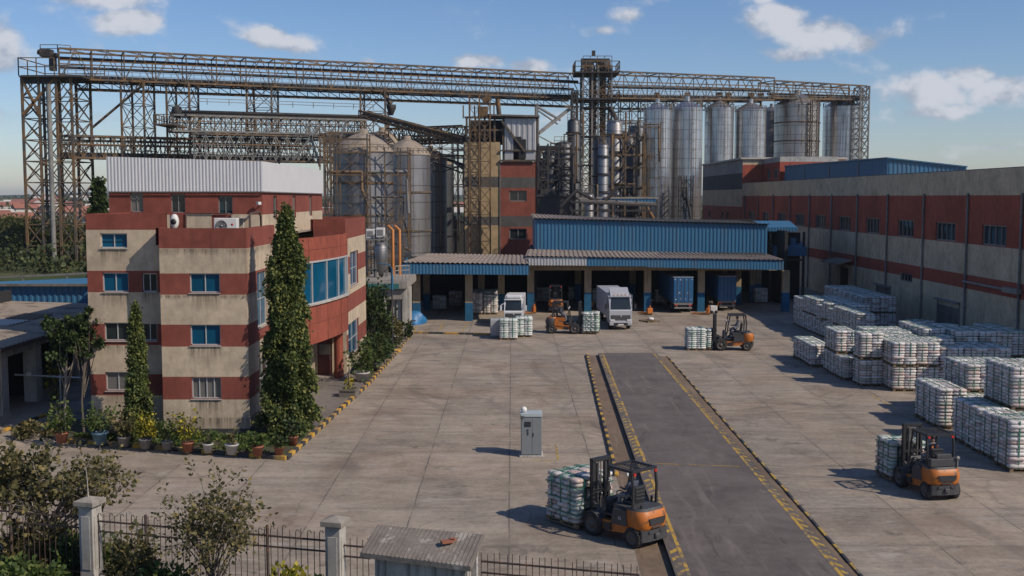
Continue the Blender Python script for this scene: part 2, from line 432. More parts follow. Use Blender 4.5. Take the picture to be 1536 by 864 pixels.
def m_leaf(name, a, b, c, frac=.3):
    t = NT(name); r = t.island()
    n = t.noise(t.W(), 1.1, 3, .5)
    col = t.mix(t.step(r, .1, .9), a, b)
    col = t.mix(t.step(t.math('ADD', t.math('MULTIPLY', r, .55), t.math('MULTIPLY', n, .55)), 1-frac-.08, 1-frac+.22), col, c)
    t.done(col, .62, 0, .25)
    tr = t.n('ShaderNodeBsdfTranslucent'); t.put(tr.inputs[0], t.hsv(col, val=1.2))
    mx = t.n('ShaderNodeMixShader'); mx.inputs[0].default_value = .22
    out = t.t.nodes['Material Output']
    t.l(t.b.outputs[0], mx.inputs[1]); t.l(tr.outputs[0], mx.inputs[2]); t.l(mx.outputs[0], out.inputs[0])
    return t.mat
MT['leaf_col'] = m_leaf('column_tree_leaves', (.036,.058,.016), (.105,.138,.036), (.19,.19,.05), .36)
MT['leaf_dark'] = m_leaf('dark_leaves', (.020,.036,.012), (.055,.085,.024), (.10,.12,.036), .28)
MT['leaf_oliv'] = m_leaf('olive_leaves', (.060,.062,.024), (.14,.125,.05), (.25,.19,.075), .34)
MT['leaf_yel'] = m_leaf('yellow_leaves', (.10,.11,.015), (.25,.22,.02), (.40,.32,.03), .4)
MT['leaf_bri'] = m_leaf('green_leaves', (.035,.065,.014), (.09,.125,.03), (.17,.18,.05), .3)
MT['leaf_far'] = m_leaf('tree_leaves', (.05,.062,.016), (.10,.105,.028), (.16,.15,.04), .3)
MT['leaf_fard'] = m_leaf('distant_leaves', (.034,.050,.018), (.075,.092,.030), (.13,.13,.045), .3)
MT['bark'] = plain('bark', (.10,.08,.062), .9, var=.3, scale=6, bump=.5)
MT['barkp'] = plain('pale_bark', (.24,.20,.165), .9, var=.25, scale=6, bump=.4)
for k, c in dict(terra=(.27,.10,.055), potblue=(.10,.19,.27), potgrey=(.20,.19,.185), potwhite=(.42,.40,.38), potdark=(.07,.07,.07)).items():
    MT[k] = plain('pot_' + k, c, .75, var=.18, scale=6, dirt=tuple(x*.5 for x in c), dirtlo=.52, dirthi=.75)
def m_sack(name, a, b, cc, p1=.84, p2=.93):
    t = NT(name); r = t.island(); p = t.P()
    n = t.noise(p, 9, 5, .7, .3)
    col = t.mix(t.step(r, .05, .8), a, b)
    r2 = t.math('FRACT', t.math('MULTIPLY', r, 17.31)); r3 = t.math('FRACT', t.math('MULTIPLY', r, 41.7))
    col = t.mix(t.math('MULTIPLY', t.math('GREATER_THAN', r2, p1), .55), col, cc)
    col = t.mix(t.math('MULTIPLY', t.math('GREATER_THAN', r3, p2), .5), col, (.22,.36,.30))
    col = t.mix(t.math('MULTIPLY', t.step(t.noise(p, 11, 3), .60, .66), .6), col, cc)
    col = t.hsv(col, val=t.math('ADD', .68, t.math('MULTIPLY', n, .6)))
    t.bump(n, .6, .03)
    return t.done(col, .5, 0, .4)
MT['sack'] = m_sack('white_woven_sacks', (.50,.465,.43), (.68,.65,.62), (.46,.31,.27))
MT['sackm'] = m_sack('mixed_woven_sacks', (.40,.37,.34), (.64,.61,.575), (.42,.25,.20), .74, .78)
MT['sackg'] = m_sack('grey_wrapped_sacks', (.50,.50,.48), (.70,.70,.67), (.38,.50,.43))
MT['strap'] = plain('green_strap', (.03,.16,.10), .5, var=.2, scale=5)
MT['wood'] = plain('pallet_wood', (.19,.135,.08), .85, var=.3, scale=5, bump=.3)
MT['orange'] = plain('orange_paint', (.45,.135,.018), .5, var=.16, scale=2.5, dirt=(.11,.06,.035), dirtlo=.50, dirthi=.68, dscale=4)
MT['black'] = plain('black_paint', (.022,.022,.024), .5, var=.2, scale=4, dirt=(.07,.06,.05), dirtlo=.58, dirthi=.8)
MT['charcoal'] = plain('charcoal_paint', (.05,.05,.052), .55, var=.2, scale=3, dirt=(.11,.10,.09), dirtlo=.55, dirthi=.75)
MT['tyre'] = plain('tyre_rubber', (.022,.021,.02), .9, var=.2, scale=5, dirt=(.085,.075,.065), dirtlo=.5, dirthi=.7)
MT['rim'] = plain('wheel_rim', (.10,.09,.08), .6, .3, var=.2)
MT['steelm'] = plain('worn_metal', (.28,.27,.26), .4, .7, var=.2)
MT['redl'] = plain('red_lamp', (.55,.03,.02), .25)
MT['ambl'] = plain('amber_lamp', (.65,.25,.02), .25)
MT['lampw'] = plain('lamp_glass', (.62,.62,.60), .15, spec=.8)
MT['white'] = plain('white_paint', (.62,.62,.61), .4, var=.06, dirt=(.33,.30,.27), dirtlo=.58, dirthi=.78)
MT['silver'] = plain('silver_paint', (.46,.46,.48), .38, .25, var=.08, dirt=(.25,.23,.21), dirtlo=.58, dirthi=.8)
MT['contb'] = plain('blue_trailer_paint', (.015,.10,.23), .5, var=.12, dirt=(.45,.45,.44), dirtlo=.66, dirthi=.69, dscale=2.0)
MT['cabinet'] = plain('cabinet_grey', (.20,.215,.22), .45, .1, var=.07, dirt=(.13,.12,.11), dirtlo=.6, dirthi=.8)
MT['cabtop'] = plain('cabinet_top', (.42,.46,.46), .4, .1, var=.08)
MT['acw'] = plain('ac_casing', (.62,.61,.58), .5, var=.08, dirt=(.4,.36,.3), dirtlo=.58, dirthi=.78)
MT['skin'] = plain('skin', (.20,.11,.07), .55, var=.06)
MT['navy'] = plain('dark_clothes', (.05,.06,.09), .85, var=.15, scale=8)
MT['greyc'] = plain('grey_clothes', (.22,.22,.23), .85, var=.15, scale=8)
MT['hair'] = plain('hair', (.012,.01,.009), .6)
MT['vest'] = plain('orange_vest', (.55,.16,.03), .7)
MT['tarp'] = plain('blue_tarp', (.02,.14,.32), .5, var=.2, scale=4)
MT['iron'] = plain('rusty_iron', (.07,.05,.042), .8, .1, var=.3, scale=4, dirt=(.17,.08,.04), dirtlo=.52, dirthi=.7)
MT['houser'] = plain('far_red_roof', (.30,.12,.08), .85, var=.15, objvar=.5)
MT['housew'] = plain('far_house_wall', (.50,.46,.41), .85, var=.1, objvar=.4)
MT['thatch'] = plain('booth_roof_boards', (.185,.160,.135), .9, var=.4, scale=2, bump=.5, dirt=(.34,.31,.27), dirtlo=.55, dirthi=.68, dscale=3)
# ------------------------------------------------------------------ walls and windows
def wall(mb, O, U, N, L, bands, holes, dep):
    O, U, N = V(O), V(U), V(N)
    us = sorted(set([0, L] + [h[0] for h in holes] + [h[1] for h in holes]))
    zs = sorted(set([b[0] for b in bands] + [bands[-1][1]] + [h[2] for h in holes] + [h[3] for h in holes]))
    def mi(z):
        for b in bands:
            if b[0] <= z <= b[1]: return b[2]
        return bands[-1][2]
    def P(u, z, d=0): q = O + U*u - N*d; return V((q.x, q.y, O.z + z))
    for i in range(len(us)-1):
        for j in range(len(zs)-1):
            uc, zc = (us[i]+us[i+1])/2, (zs[j]+zs[j+1])/2
            if any(h[0] < uc < h[1] and h[2] < zc < h[3] for h in holes): continue
            mb.quad(P(us[i],zs[j]), P(us[i+1],zs[j]), P(us[i+1],zs[j+1]), P(us[i],zs[j+1]), mi(zc))
    for (a, b, c, d) in holes:
        m = mi((c+d)/2)
        mb.quad(P(a,c), P(a,d), P(a,d,dep), P(a,c,dep), m); mb.quad(P(b,d), P(b,c), P(b,c,dep), P(b,d,dep), m)
        mb.quad(P(b,c), P(a,c), P(a,c,dep), P(b,c,dep), m); mb.quad(P(a,d), P(b,d), P(b,d,dep), P(a,d,dep), m)
def window(parent, O, U, N, hole, dep, nv=2, nh=1, glass='gblue', frame='alu', fw=.042, sill=None, name='window'):
    O, U, N = V(O), V(U), V(N); a, b, c, d = hole
    def P(u, z, q): w = O + U*u - N*q; return V((w.x, w.y, O.z + z))
    fb = MB(); dd = dep*.72
    for (u0, z0, u1, z1) in [(a,c,b,c),(a,d,b,d),(a,c,a,d),(b,c,b,d)]:
        su = fw/2 if u0 == u1 == a else (-fw/2 if u0 == u1 == b else 0)
        sz = fw/2 if z0 == z1 == c else (-fw/2 if z0 == z1 == d else 0)
        fb.bar(P(u0+su, z0+sz, dd), P(u1+su, z1+sz, dd), fw, fw*1.1)
    for i in range(1, nv): fb.bar(P(a+(b-a)*i/nv, c, dd), P(a+(b-a)*i/nv, d, dd), fw*.9)
    for i in range(1, nh): fb.bar(P(a, c+(d-c)*i/nh, dd), P(b, c+(d-c)*i/nh, dd), fw*.8)
    w = fb.build(name, MT[frame], parent)
    g = MB(); g.quad(P(a,c,dep*.9), P(b,c,dep*.9), P(b,d,dep*.9), P(a,d,dep*.9)); g.build('pane', MT[glass], w)
    # no plate behind: the opaque pane colour alone stands for the dark inside
    if sill:
        s = MB(); s.obox(P((a+b)/2, c-.03, -.03), ((b-a)+.06, .07, .035), Matrix.Rotation(math.atan2(U.y, U.x), 3, 'Z')); s.build('sill', MT[sill], w)
    return w

# ------------------------------------------------------------------ ground
def gz(y): return -.03 + 8.5*max(0., min(1., (y-260)/1500.))**1.1
gys = [-400, 240, 260, 320, 400, 500, 650, 820, 1000, 1250, 1500, 1760, 2300, 6500]
mb = MB(); mb.add([p for y in gys for p in ((-4500,y,gz(y)),(4500,y,gz(y)))], [(2*i,2*i+1,2*i+3,2*i+2) for i in range(len(gys)-1)]); setting('ground', mb, MT['ground'])
mb = MB(); mb.quad((-42,27.3,0),(70,20.0,0),(70,235,0),(-42,235,0)); setting('yard', mb, MT['yard'])

# ridge of low hills on the horizon
def hills():
    n = 90; vs = []; fs = []
    for i in range(n):
        x = -2600 + i*60
        h = 12 + 11*(.5+.5*math.sin(i*.31)) * (.6+.4*math.sin(i*.83+1)) + rng.random()*3
        if x > 600: h *= .6
        vs += [(x, 2900+120*math.sin(i*.2), -2), (x, 3150, h), (x, 3700, -2)]
    for i in range(n-1):
        a = i*3; fs += [(a,a+3,a+4,a+1),(a+1,a+4,a+5,a+2)]
    mb = MB(); mb.add(vs, fs, 0, True); return mb
setting('hills', hills(), MT['leaf_fard'])

# ------------------------------------------------------------------ weighbridge strip with its kerbs
def polyline_kerb(pts, w, h, seg, name='kerb', first=0, base=0.0, mats=None):
    mb = MB(); pts = [V((p[0],p[1],0)) for p in pts]; k = first
    for a, b in zip(pts, pts[1:]):
        L = (b-a).length; n = max(1, int(round(L/seg))); d = (b-a)/n
        ang = math.atan2(d.y, d.x); rot = Matrix.Rotation(ang, 3, 'Z')
        for i in range(n):
            c = a + d*(i+.5)
            mb.obox((c.x + rng.normal()*.008, c.y, base+h/2), (d.length-.012, w, h+rng.normal()*.004), rot, k % 2); k += 1
    o = mb.build(name, mats or [MT['yellow'], MT['kblack']], bevel=.02, seg=1); o['kind'] = 'structure'; return o
DL0, DL1 = G(904,533), G(1031,864)
DR0, DR1 = G(980,533), G(1256,864)
HL0, HL1 = G(897,533), G(1011,864)
HR0, HR1 = G(985,533), G(1272,864)
def ext(a, b, y): t = (y-a.y)/(b.y-a.y); return a + (b-a)*t
YN = 26.5
z1 = .16
mb = MB()
a, b, c, d = ext(HL0,HL1,DL0.y), ext(HR0,HR1,DL0.y), ext(HR0,HR1,YN), ext(HL0,HL1,YN)
mb.extr([V((q.x,q.y,.0)) for q in (a,d,c,b)], (0,0,z1), 0, 1)
setting('weighbridge_road', mb, [MT['deck'], MT['dsteel']])
# pale shoulder strips either side
mb = MB()
KL0, KL1 = G(880,533), G(925,715)
mb.quad((KL0.x,KL0.y,.004), (HL0.x-.01,HL0.y,.004), (ext(HL0,HL1,YN).x-.01,YN,.004), (ext(KL0,KL1,YN).x,YN,.004))
setting('shoulder', mb, MT['strip'])
KR0, KR1 = G(1001,535), G(1291,864)
mb = MB()
mb.quad((HR0.x+.01,HR0.y,.004), (KR0.x,KR0.y,.004), (ext(KR0,KR1,YN).x,YN,.004), (ext(HR0,HR1,YN).x+.01,YN,.004))
setting('shoulder', mb, MT['strip'])
polyline_kerb([KL0, KL1], .15, .13, .62)
polyline_kerb([KR0, ext(KR0,KR1,YN)], .12, .05, .85, mats=[MT['yline'], MT['kblack']])
# painted lines on the deck
def line_sheet(a, b, w, z, mat, name='road_marking'):
    a, b = V((a.x,a.y,0)), V((b.x,b.y,0)); n = (b-a).normalized(); s = V((-n.y, n.x, 0))*(w/2)
    mb = MB(); mb.quad(*[V((q.x,q.y,z)) for q in (a-s, b-s, b+s, a+s)]); return setting(name, mb, mat)
line_sheet(ext(DL0,DL1,DL0.y-.2), ext(DL0,DL1,YN), .11, z1+.004, MT['yline'])
line_sheet(ext(DR0,DR1,DL0.y-.2), ext(DR0,DR1,YN), .11, z1+.004, MT['yline'])
mb = MB()
for (A0, A1, B0, B1, sg) in ((DL0,DL1,HL0,HL1,1), (DR0,DR1,HR0,HR1,-1)):
    y = YN
    while y < DL0.y - .5:
        if rng.random() > .1:
            p = ext(A0,A1,y); q = ext(B0,B1,y); p2 = ext(A0,A1,y+.26); q2 = ext(B0,B1,y+.26)
            off = V((0, -.28, 0))
            i0 = V((.08*(-sg),0,0)); e0 = V((.05*sg,0,0))
            mb.quad(*[V((k.x,k.y,z1+.004)) for k in (p+i0, p2+i0, q2+off+e0, q+off+e0)])
        y += .62
setting('road_marking', mb, MT['yline'])
tl = G(968,695,z1), G(1110,700,z1)
line_sheet(tl[0], tl[1], .07, z1+.008, MT['yline'])
line_sheet(G(905,583,z1), G(1018,583,z1), .05, z1+.008, MT['strip'])
# yellow outline beside the control cabinet, faded bay line by the sack rows
mb = MB()
for a, b in ((G(815,668), G(834,668)), (G(834,668), G(837,690)), (G(837,690), G(800,692))):
    a, b = V((a.x,a.y,0)), V((b.x,b.y,0)); n = (b-a).normalized(); s = V((-n.y,n.x,0))*.035
    mb.quad(*[V((q.x,q.y,.005)) for q in (a-s,b-s,b+s,a+s)])
setting('road_marking', mb, MT['yline'])
line_sheet(G(1308,593), G(1357,622), .06, .005, MT['yline'])
line_sheet(G(1100,650), G(1100,652), .06, .005, MT['yline'])

# office bed, pavement and yellow/black kerbs
E = [G(100,664), G(430,690), G(553,577), G(597,528)]
E2 = [G(597,526), G(620,500), G(757,503)]
mb = MB()
mb.extr([(E[0].x-.3,E[0].y,0), (E[1].x,E[1].y,0), (E[2].x,E[2].y,0), (E[3].x,E[3].y,0), (-14,E[3].y+2,0), (-22,E[3].y,0), (-21,E[0].y+2,0)], (0,0,.10), 0)
setting('pavement', mb, MT['pave'])
mb = MB()
mb.extr([(E[0].x,E[0].y+.1,.05), (E[1].x-.12,E[1].y+.12,.05), (-8.9,E[1].y+6.0,.05), (-10.6,E[1].y+7.4,.05), (-20.5,E[1].y+7.4,.05), (-20.5,E[0].y+1,.05)], (0,0,.09), 0)
setting('planting_bed', mb, MT['soil'])
mb = MB(); mb.extr([(-8.15,60.3,.05),(-8.1,70,.05),(-9.5,70,.05),(-9.5,64.2,.05),(-8.6,62.5,.05)], (0,0,.09), 0)
setting('planting_bed', mb, MT['soil'])
mb = MB(); mb.extr([(-8.0,70.5,.05),(-7.9,75,.05),(-10,83,.05),(-13,83,.05),(-13,73,.05),(-9.3,73,.05)], (0,0,.10), 0)
setting('planting_bed', mb, MT['soil'])
polyline_kerb(E, .2, .17, .55)
polyline_kerb([G(590,529), G(601,528)], .25, .22, .8)
polyline_kerb(E2[:2], .14, .10, .55)
polyline_kerb(E2[1:], .2, .14, 1.3)
polyline_kerb([G(-30,662), G(0,650), G(56,629), G(95,612)], .18, .14, .75)
for a, b in ((G(625,484),G(622,500)), (G(665,484),G(655,501)), (G(703,482),G(690,502))):
    line_sheet(a, b, .08, .005, MT['yline'])
# ------------------------------------------------------------------ office block
A0 = G(375,657); YF = A0.y; XA = A0.x
YR = YF + 1.0
XB = PY(242,500,YF).x; XL = PY(133,480,YR).x
RB = [(0,1.7,0),(1.7,2.7,1),(2.7,4.02,0),(4.02,4.98,1),(4.98,6.28,0),(6.28,7.2,1),(7.2,8.28,0),(8.28,9.15,1)]
office = thing('office_building', 'red and cream banded office block with curved glazed bay and white sheet top storey', 'office building', (-14.5, 58, 0))
def uz(px0, px1, py0, py1, Y, x0):
    a = PY(px0, py0, Y); b = PY(px1, py1, Y); return (a.x-x0, b.x-x0, b.z, a.z)
mb = MB()
X, Y_, Zz = V((1,0,0)), V((0,1,0)), V((0,0,1))
NF, NS = V((0,-1,0)), V((1,0,0))
# front block
hb = [uz(284,330,410,439,YF,XB), uz(285,331,487,518,YF,XB), uz(287,332,566,598,YF,XB)]
wall(mb, (XB,YF,0), X, NF, XA-XB, RB, hb, .16)
# recessed left part
bl = [(0,1.7,0),(1.7,2.65,1),(2.65,3.95,0),(3.95,4.9,1),(4.9,6.3,0),(6.3,7.25,1),(7.25,9.05,0),(9.05,9.75,1)]
hl = [uz(150,191,350,372,YR,XL), uz(153,193,409,438,YR,XL), uz(213,236,410,438,YR,XL), uz(156,195,484,511,YR,XL), uz(213,236,485,511,YR,XL), uz(158,196,558,586,YR,XL)]
wall(mb, (XL,YR,0), X, NF, XB-XL, bl, hl, .16)
wall(mb, (XL,YR,0), Y_, V((-1,0,0)), 18, bl, [], .1)
wall(mb, (XB,YF,0), Y_, V((-1,0,0)), 1.0, RB, [], .1)
# right side of the front block
def sz(px0, px1, py0, py1, Xp, y0):
    a = PX(px0, py0, Xp); b = PX(px1, py1, Xp); return (a.y-y0, b.y-y0, min(a.z,b.z), max(a.z,b.z))
hs = [(1.9,3.9,4.6,7.1), (2.0,4.0,1.2,3.2)]
YB0 = 53.0
wall(mb, (XA,YF,0), Y_, NS, YB0-YF+.02, RB, hs, .16)
# wall behind the entrance, under the bay
wall(mb, (XA,YB0,0), Y_, NS, 63.4-YB0, [(0,3.05,0)], [], .1)
# far wing: front return wall with the door, then the right side
XW, YW0, YW1 = -9.6, 63.4, 72.0
wb = [(0,.25,1),(.25,1.47,0),(1.47,2.47,1),(2.47,3.74,0),(3.74,4.74,1),(4.74,5.96,0),(5.96,6.97,1),(6.97,8.06,0),(8.06,9.2,1)]
wall(mb, (XA,YW0,0), X, NF, XW-XA, [(0,3.05,0),(3.05,9.2,1)], [(.12,.98,.1,2.35)], .14)
hw = [sz(525,537,379,430,XW,YW0), sz(518,537,486,541,XW,YW0)]
hw = [(1.75,5.1,5.15,7.2), (.7,5.0,.95,3.0)]
wall(mb, (XW,YW0,0), Y_, NS, YW1-YW0, wb, hw, .16)
wall(mb, (XW,YW1,0), V((-1,0,0)), V((0,1,0)), XW-XL, wb, [], .1)
# parapet tops with thickness and the flat roof
def cap(mb, p, q, w, zt, mi=1):
    p, q = V((*p, 0)), V((*q, 0)); d = (q-p).normalized(); s = V((-d.y, d.x, 0))*w
    a = [p, q, q+s, p+s]
    mb.quad(*[V((k.x,k.y,zt)) for k in a], mi); mb.quad(V((a[3].x,a[3].y,zt-.75)), V((a[2].x,a[2].y,zt-.75)), V((a[2].x,a[2].y,zt)), V((a[3].x,a[3].y,zt)), mi)
cap(mb, (XB,YF), (XA,YF), .2, 9.15); cap(mb, (XA,YF+.2), (XA,YB0), .2, 9.15); cap(mb, (XB,YR+.2), (XB,YF+.2), -.2, 9.15)
cap(mb, (XL,YR), (XB,YR), .2, 9.75); cap(mb, (XW,YW0), (XW,YW1), .2, 9.2); cap(mb, (XA-.2,YW0), (XW-.2,YW0), .2, 9.2)
mb.quad((XL+.1,YR+.1,8.55),(XA-.1,YR+.1,8.55),(XA-.1,YW1,8.55),(XL+.1,YW1,8.55),2); mb.quad((XB+.1,YF+.1,8.55),(XA-.1,YF+.1,8.55),(XA-.1,YR+.1,8.55),(XB+.1,YR+.1,8.55),2)
mb.quad((XA-.1,YW0+.1,8.55),(XW-.1,YW0+.1,8.55),(XW-.1,YW1,8.55),(XA-.1,YW1,8.55),2)
dp = [(XB+h[0], XB+h[1], h[2]-.03, .95) for h in hb] + [(XL+h[0], XL+h[1], h[2]-.03, .8) for h in hl]
dp += [(XB-.05, XA+.05, 8.26, .35), (XL-.05, XB, 7.22, .3), (XB-.05, XA+.05, 6.26, .22), (XB-.05, XA+.05, .9, .9)]
mb.build('wall', [plaster('office_cream', (.45,.365,.265), (.16,.125,.09), .62, (.14,.115,.09), dp), MT['red'], MT['roofg']], office)
mb = MB()
mb.box(XB-.03,YF-.03,.0,XA+.03,YF-.001,.42); mb.box(XA+.001,YF-.03,0,XA+.03,YB0,.42); mb.box(XL-.03,YR-.03,0,XB-.031,YR-.001,.4); mb.box(XW+.001,YW0,0,XW+.03,YW1,.28)
mb.build('plinth', MT['kblack'], office)
glb = ['gblue','gblue','curtain']
for h, g in zip(hb, glb): window(office, (XB,YF,0), X, NF, h, .16, 2 if g == 'gblue' else 4, 1, g, sill='concw')
for h, g, n in zip(hl, ['gblue','gblue','gdark','gdark','gdark','curtain'], [2,2,2,2,2,2]): window(office, (XL,YR,0), X, NF, h, .16, n, 1, g, sill='concw')
for h, g in zip(hs, ['gblue','gdark']): window(office, (XA,YF,0), Y_, NS, h, .16, 2, 2, g, sill='concw')
for h in hw: window(office, (XW,YW0,0), Y_, NS, h, .16, 2, 2, 'gblue', sill='concw')
# door
d = MB(); d.box(XA+.12,YW0+.06,.1,XA+.98,YW0+.12,2.35); d.box(XA+.2,YW0+.045,.25,XA+.9,YW0+.06,1.1); dr = d.build('door', plain('door_maroon', (.10,.022,.02), .6), office, bevel=.01)
d = MB(); d.box(XA+.22,YW0+.035,1.35,XA+.88,YW0+.05,1.95); d.build('door_pane', MT['curtain'], dr)
d = MB(); d.tube((XA+.86,YW0+.02,1.0),(XA+.86,YW0+.02,1.25),.02); d.build('handle', MT['alu'], dr)
d = MB(); d.box(XA+.1,YW0-.01,2.38,XA+1.0,YW0+.02,2.9); d.build('door_sign', MT['acw'], office)
d = MB(); d.box(XA+.05,YW0-.8,.1,XW+.1,YW0-.03,.17); d.build('doorstep', MT['conc'], office, bevel=.01)
# pillar under the bay
d = MB(); d.lathe([(.28,.1),(.28,.55)], (-9.98,62.8,0), 16, 1); d.lathe([(.265,.55),(.265,3.0)], (-9.98,62.8,0), 16, 0); d.build('pillar', [MT['redbay'], MT['red']], office)
# curved bay
BP = [V(p) for p in ((XA,53.0,0),(-10.75,54.3,0),(-10.2,56.1,0),(-9.78,58.1,0),(-9.48,60.1,0),(-9.34,61.7,0),(-9.38,62.7,0),(-9.6,63.4,0))]
def smooth_plan(pts, k=5):
    out = []
    for i in range(len(pts)-1):
        p0, p1, p2, p3 = pts[max(i-1,0)], pts[i], pts[i+1], pts[min(i+2,len(pts)-1)]
        for j in range(k):
            t = j/k
            out.append(.5*((2*p1)+(-p0+p2)*t+(2*p0-5*p1+4*p2-p3)*t*t+(-p0+3*p1-3*p2+p3)*t**3))
    return out + [pts[-1]]
CPN = smooth_plan(BP)
def curtain(mb, pts, z0, z1, off=0, mi=0, smooth=True):
    nn = []
    for i in range(len(pts)):
        d = (pts[min(i+1,len(pts)-1)] - pts[max(i-1,0)]).normalized(); nn.append(V((d.y,-d.x,0)))
    vs = []
    for p, n in zip(pts, nn):
        q = p + n*off; vs += [(q.x,q.y,z0),(q.x,q.y,z1)]
    mb.add(vs, [(2*i,2*i+2,2*i+3,2*i+1) for i in range(len(pts)-1)], mi, smooth); return nn
mb = MB()
nn = curtain(mb, CPN, 2.95, 5.0); curtain(mb, CPN, 7.2, 8.42)
inn = [p - n*.18 for p, n in zip(CPN, nn)]
mb.add([(p.x,p.y,8.42) for p in CPN] + [(p.x,p.y,8.42) for p in inn], [(i,i+1,i+1+len(CPN),i+len(CPN)) for i in range(len(CPN)-1)])
curtain(mb, inn, 7.2, 8.42)
for z in (2.95, 5.0, 7.2):
    mb.add([(p.x,p.y,z) for p in CPN] + [(XA,YB0,z),(XA,YW0,z)], [tuple(range(len(CPN))) + (len(CPN)+1,)])
mb.add([(p.x,p.y,7.9) for p in CPN] , [tuple(range(len(CPN)))])
for i in range(3, len(CPN), 6):
    q = CPN[i] + nn[i]*.004; mb.bar((q.x,q.y,2.98),(q.x,q.y,4.95),.02,.02,1); mb.bar((q.x,q.y,7.25),(q.x,q.y,8.4),.02,.02,1)
for z in (4.0, 7.8):
    for i in range(len(CPN)-1):
        a, b = CPN[i]+nn[i]*.004, CPN[i+1]+nn[i+1]*.004; mb.bar((a.x,a.y,z),(b.x,b.y,z),.016,.016,1)
bay = mb.build('curved_bay', [MT['redbay'], plain('joint_dark_red', (.12,.03,.02), .9)], office)
gmb = MB(); curtain(gmb, CPN, 5.0, 7.2, -.06); gl = gmb.build('bay_window', MT['gblue'], office)
fmb = MB()
for i in range(0, len(CPN), 5):
    q = CPN[i] + nn[i]*-.02; fmb.bar((q.x,q.y,5.0),(q.x,q.y,7.2),.07,.07)
for z in (5.03, 7.17):
    for i in range(len(CPN)-1):
        a, b = CPN[i]+nn[i]*-.01, CPN[i+1]+nn[i+1]*-.01; fmb.bar((a.x,a.y,z),(b.x,b.y,z),.07,.09)
fmb.build('frame', MT['alu'], gl)
smb = MB()
for i in range(len(CPN)-1):
    a, b = CPN[i]+nn[i]*.04, CPN[i+1]+nn[i+1]*.04; smb.bar((a.x,a.y,4.985),(b.x,b.y,4.985),.14,.07)
smb.build('sill', MT['concw'], gl)
# penthouse
YP = 54.0; XPL = PY(163,280,YP).x; XPR = PY(393,285,YP).x; YPE = PX(483,285,XPR).y
zc, zt0, zt1 = PY(393,287,YP).z, PY(163,235,YP).z, PY(393,242,YP).z
zr = PY(300,322,YP).z
mb = MB(); pb = [(8.5,zr,0),(zr,zc+.1,1)]
hp = [uz(195,215,289,318,YP,XPL), uz(256,278,291,319,YP,XPL), uz(327,349,294,321,YP,XPL)]
wall(mb, (XPL,YP,0), X, NF, XPR-XPL, pb, hp, .14)
hq = []
for (x0, x1) in ((410,419),(439,448),(464,471)):
    a = PX(x0,300,XPR).y - YP; b = PX(x1,300,XPR).y - YP; hq.append((a, a+.9, 9.35, 10.55))
wall(mb, (XPR,YP,0), Y_, NS, YPE-YP, pb, hq, .14)
wall(mb, (XPL,YP,0), Y_, V((-1,0,0)), YPE-YP, pb, [], .1)
wall(mb, (XPR,YPE,0), V((-1,0,0)), V((0,1,0)), XPR-XPL, pb, [], .1)
mb.build('top_storey_wall', [MT['cream'], MT['red']], office)
for h, g in zip(hp, ['curtain','gdark','gteal']): window(office, (XPL,YP,0), X, NF, h, .14, 2, 1, g, 'dframe')
for h, g in zip(hq, ['gteal','curtain','curtain']): window(office, (XPR,YP,0), Y_, NS, h, .14, 1, 1, g, 'dframe')
mb = MB(); o_ = .06
mb.corr((XPL-o_,YP-o_,zc), (XPR+o_,YP-o_,zc), (XPL-o_,YP-o_,zt0), .165, .02)
# top edge follows the roof fall
for i, p in enumerate(mb.v):
    if p[2] > zc + .5: mb.v[i] = (p[0], p[1], zt0 + (zt1-zt0)*(p[0]-XPL)/(XPR-XPL))
mb.build('front_cladding', MT['cladw'], office)
mb = MB()
mb.corr((XPR+o_,YP-o_,zc), (XPR+o_,YPE,zc-.05), (XPR+o_,YP-o_,zt1), .30, .012)
mb.quad((XPL-o_,YPE,zc),(XPR,YPE,zc),(XPR,YPE,zt1),(XPL-o_,YPE,zt0)); mb.quad((XPL-o_,YP-o_,zc),(XPL-o_,YPE,zc),(XPL-o_,YPE,zt0),(XPL-o_,YP-o_,zt0))
for i, p in enumerate(mb.v):
    if p[1] > YPE-.5 and p[2] > zc+.5: mb.v[i] = (p[0], p[1], p[2]-.22)
mb.build('side_cladding', MT['cladw'], office)
mb = MB(); mb.extr([(XPL-.05,YP+.05,zt0-.12),(XPR,YP+.05,zt1-.12),(XPR,YPE,zt1-.34),(XPL-.05,YPE,zt0-.34)], (0,0,-.06)); mb.build('roof', MT['roofg'], office)
mb = MB(); mb.bar((XPL-.05,YP-.13,zc-.02),(XPR+.1,YP-.13,zc-.02),.05,.05); mb.bar((XPR+.1,YP-.13,zc-.02),(XPR+.1,YPE,zc-.07),.05,.05); mb.build('flashing', MT['dframe'], office)
# low divider walls and pipes on the terrace
mb = MB(); ys = YF+1.6
mb.box(XB+.75,ys,8.55,XB+1.85,ys+.12,9.72,0); mb.box(XB+1.853,ys+.02,8.55,XB+2.7,ys+.13,9.70,1); mb.box(XB+.0,ys,8.55,XB+.7,ys+.12,9.72,1); mb.box(XA-.95,ys,8.55,XA-.2,ys+.12,9.72,0)
mb.build('terrace_wall', [MT['cream'], MT['red']], office)
mb = MB(); mb.path([(XA-.1,YF+1.2,8.6),(XA-.1,YF+1.2,9.75),(XA-.1,YF+3,9.8),(XA-.1,YF+3.3,9.6),(XA-.1,YF+3.4,8.6)], .05); mb.path([(XB+2.72,ys-.03,8.6),(XB+2.72,ys-.03,9.7)], .03); mb.path([(XB+.72,ys-.05,8.6),(XB+.72,ys-.05,9.76),(XB+2.6,ys-.05,9.76)], .025)
mb.build('pipe', MT['iron'], office)

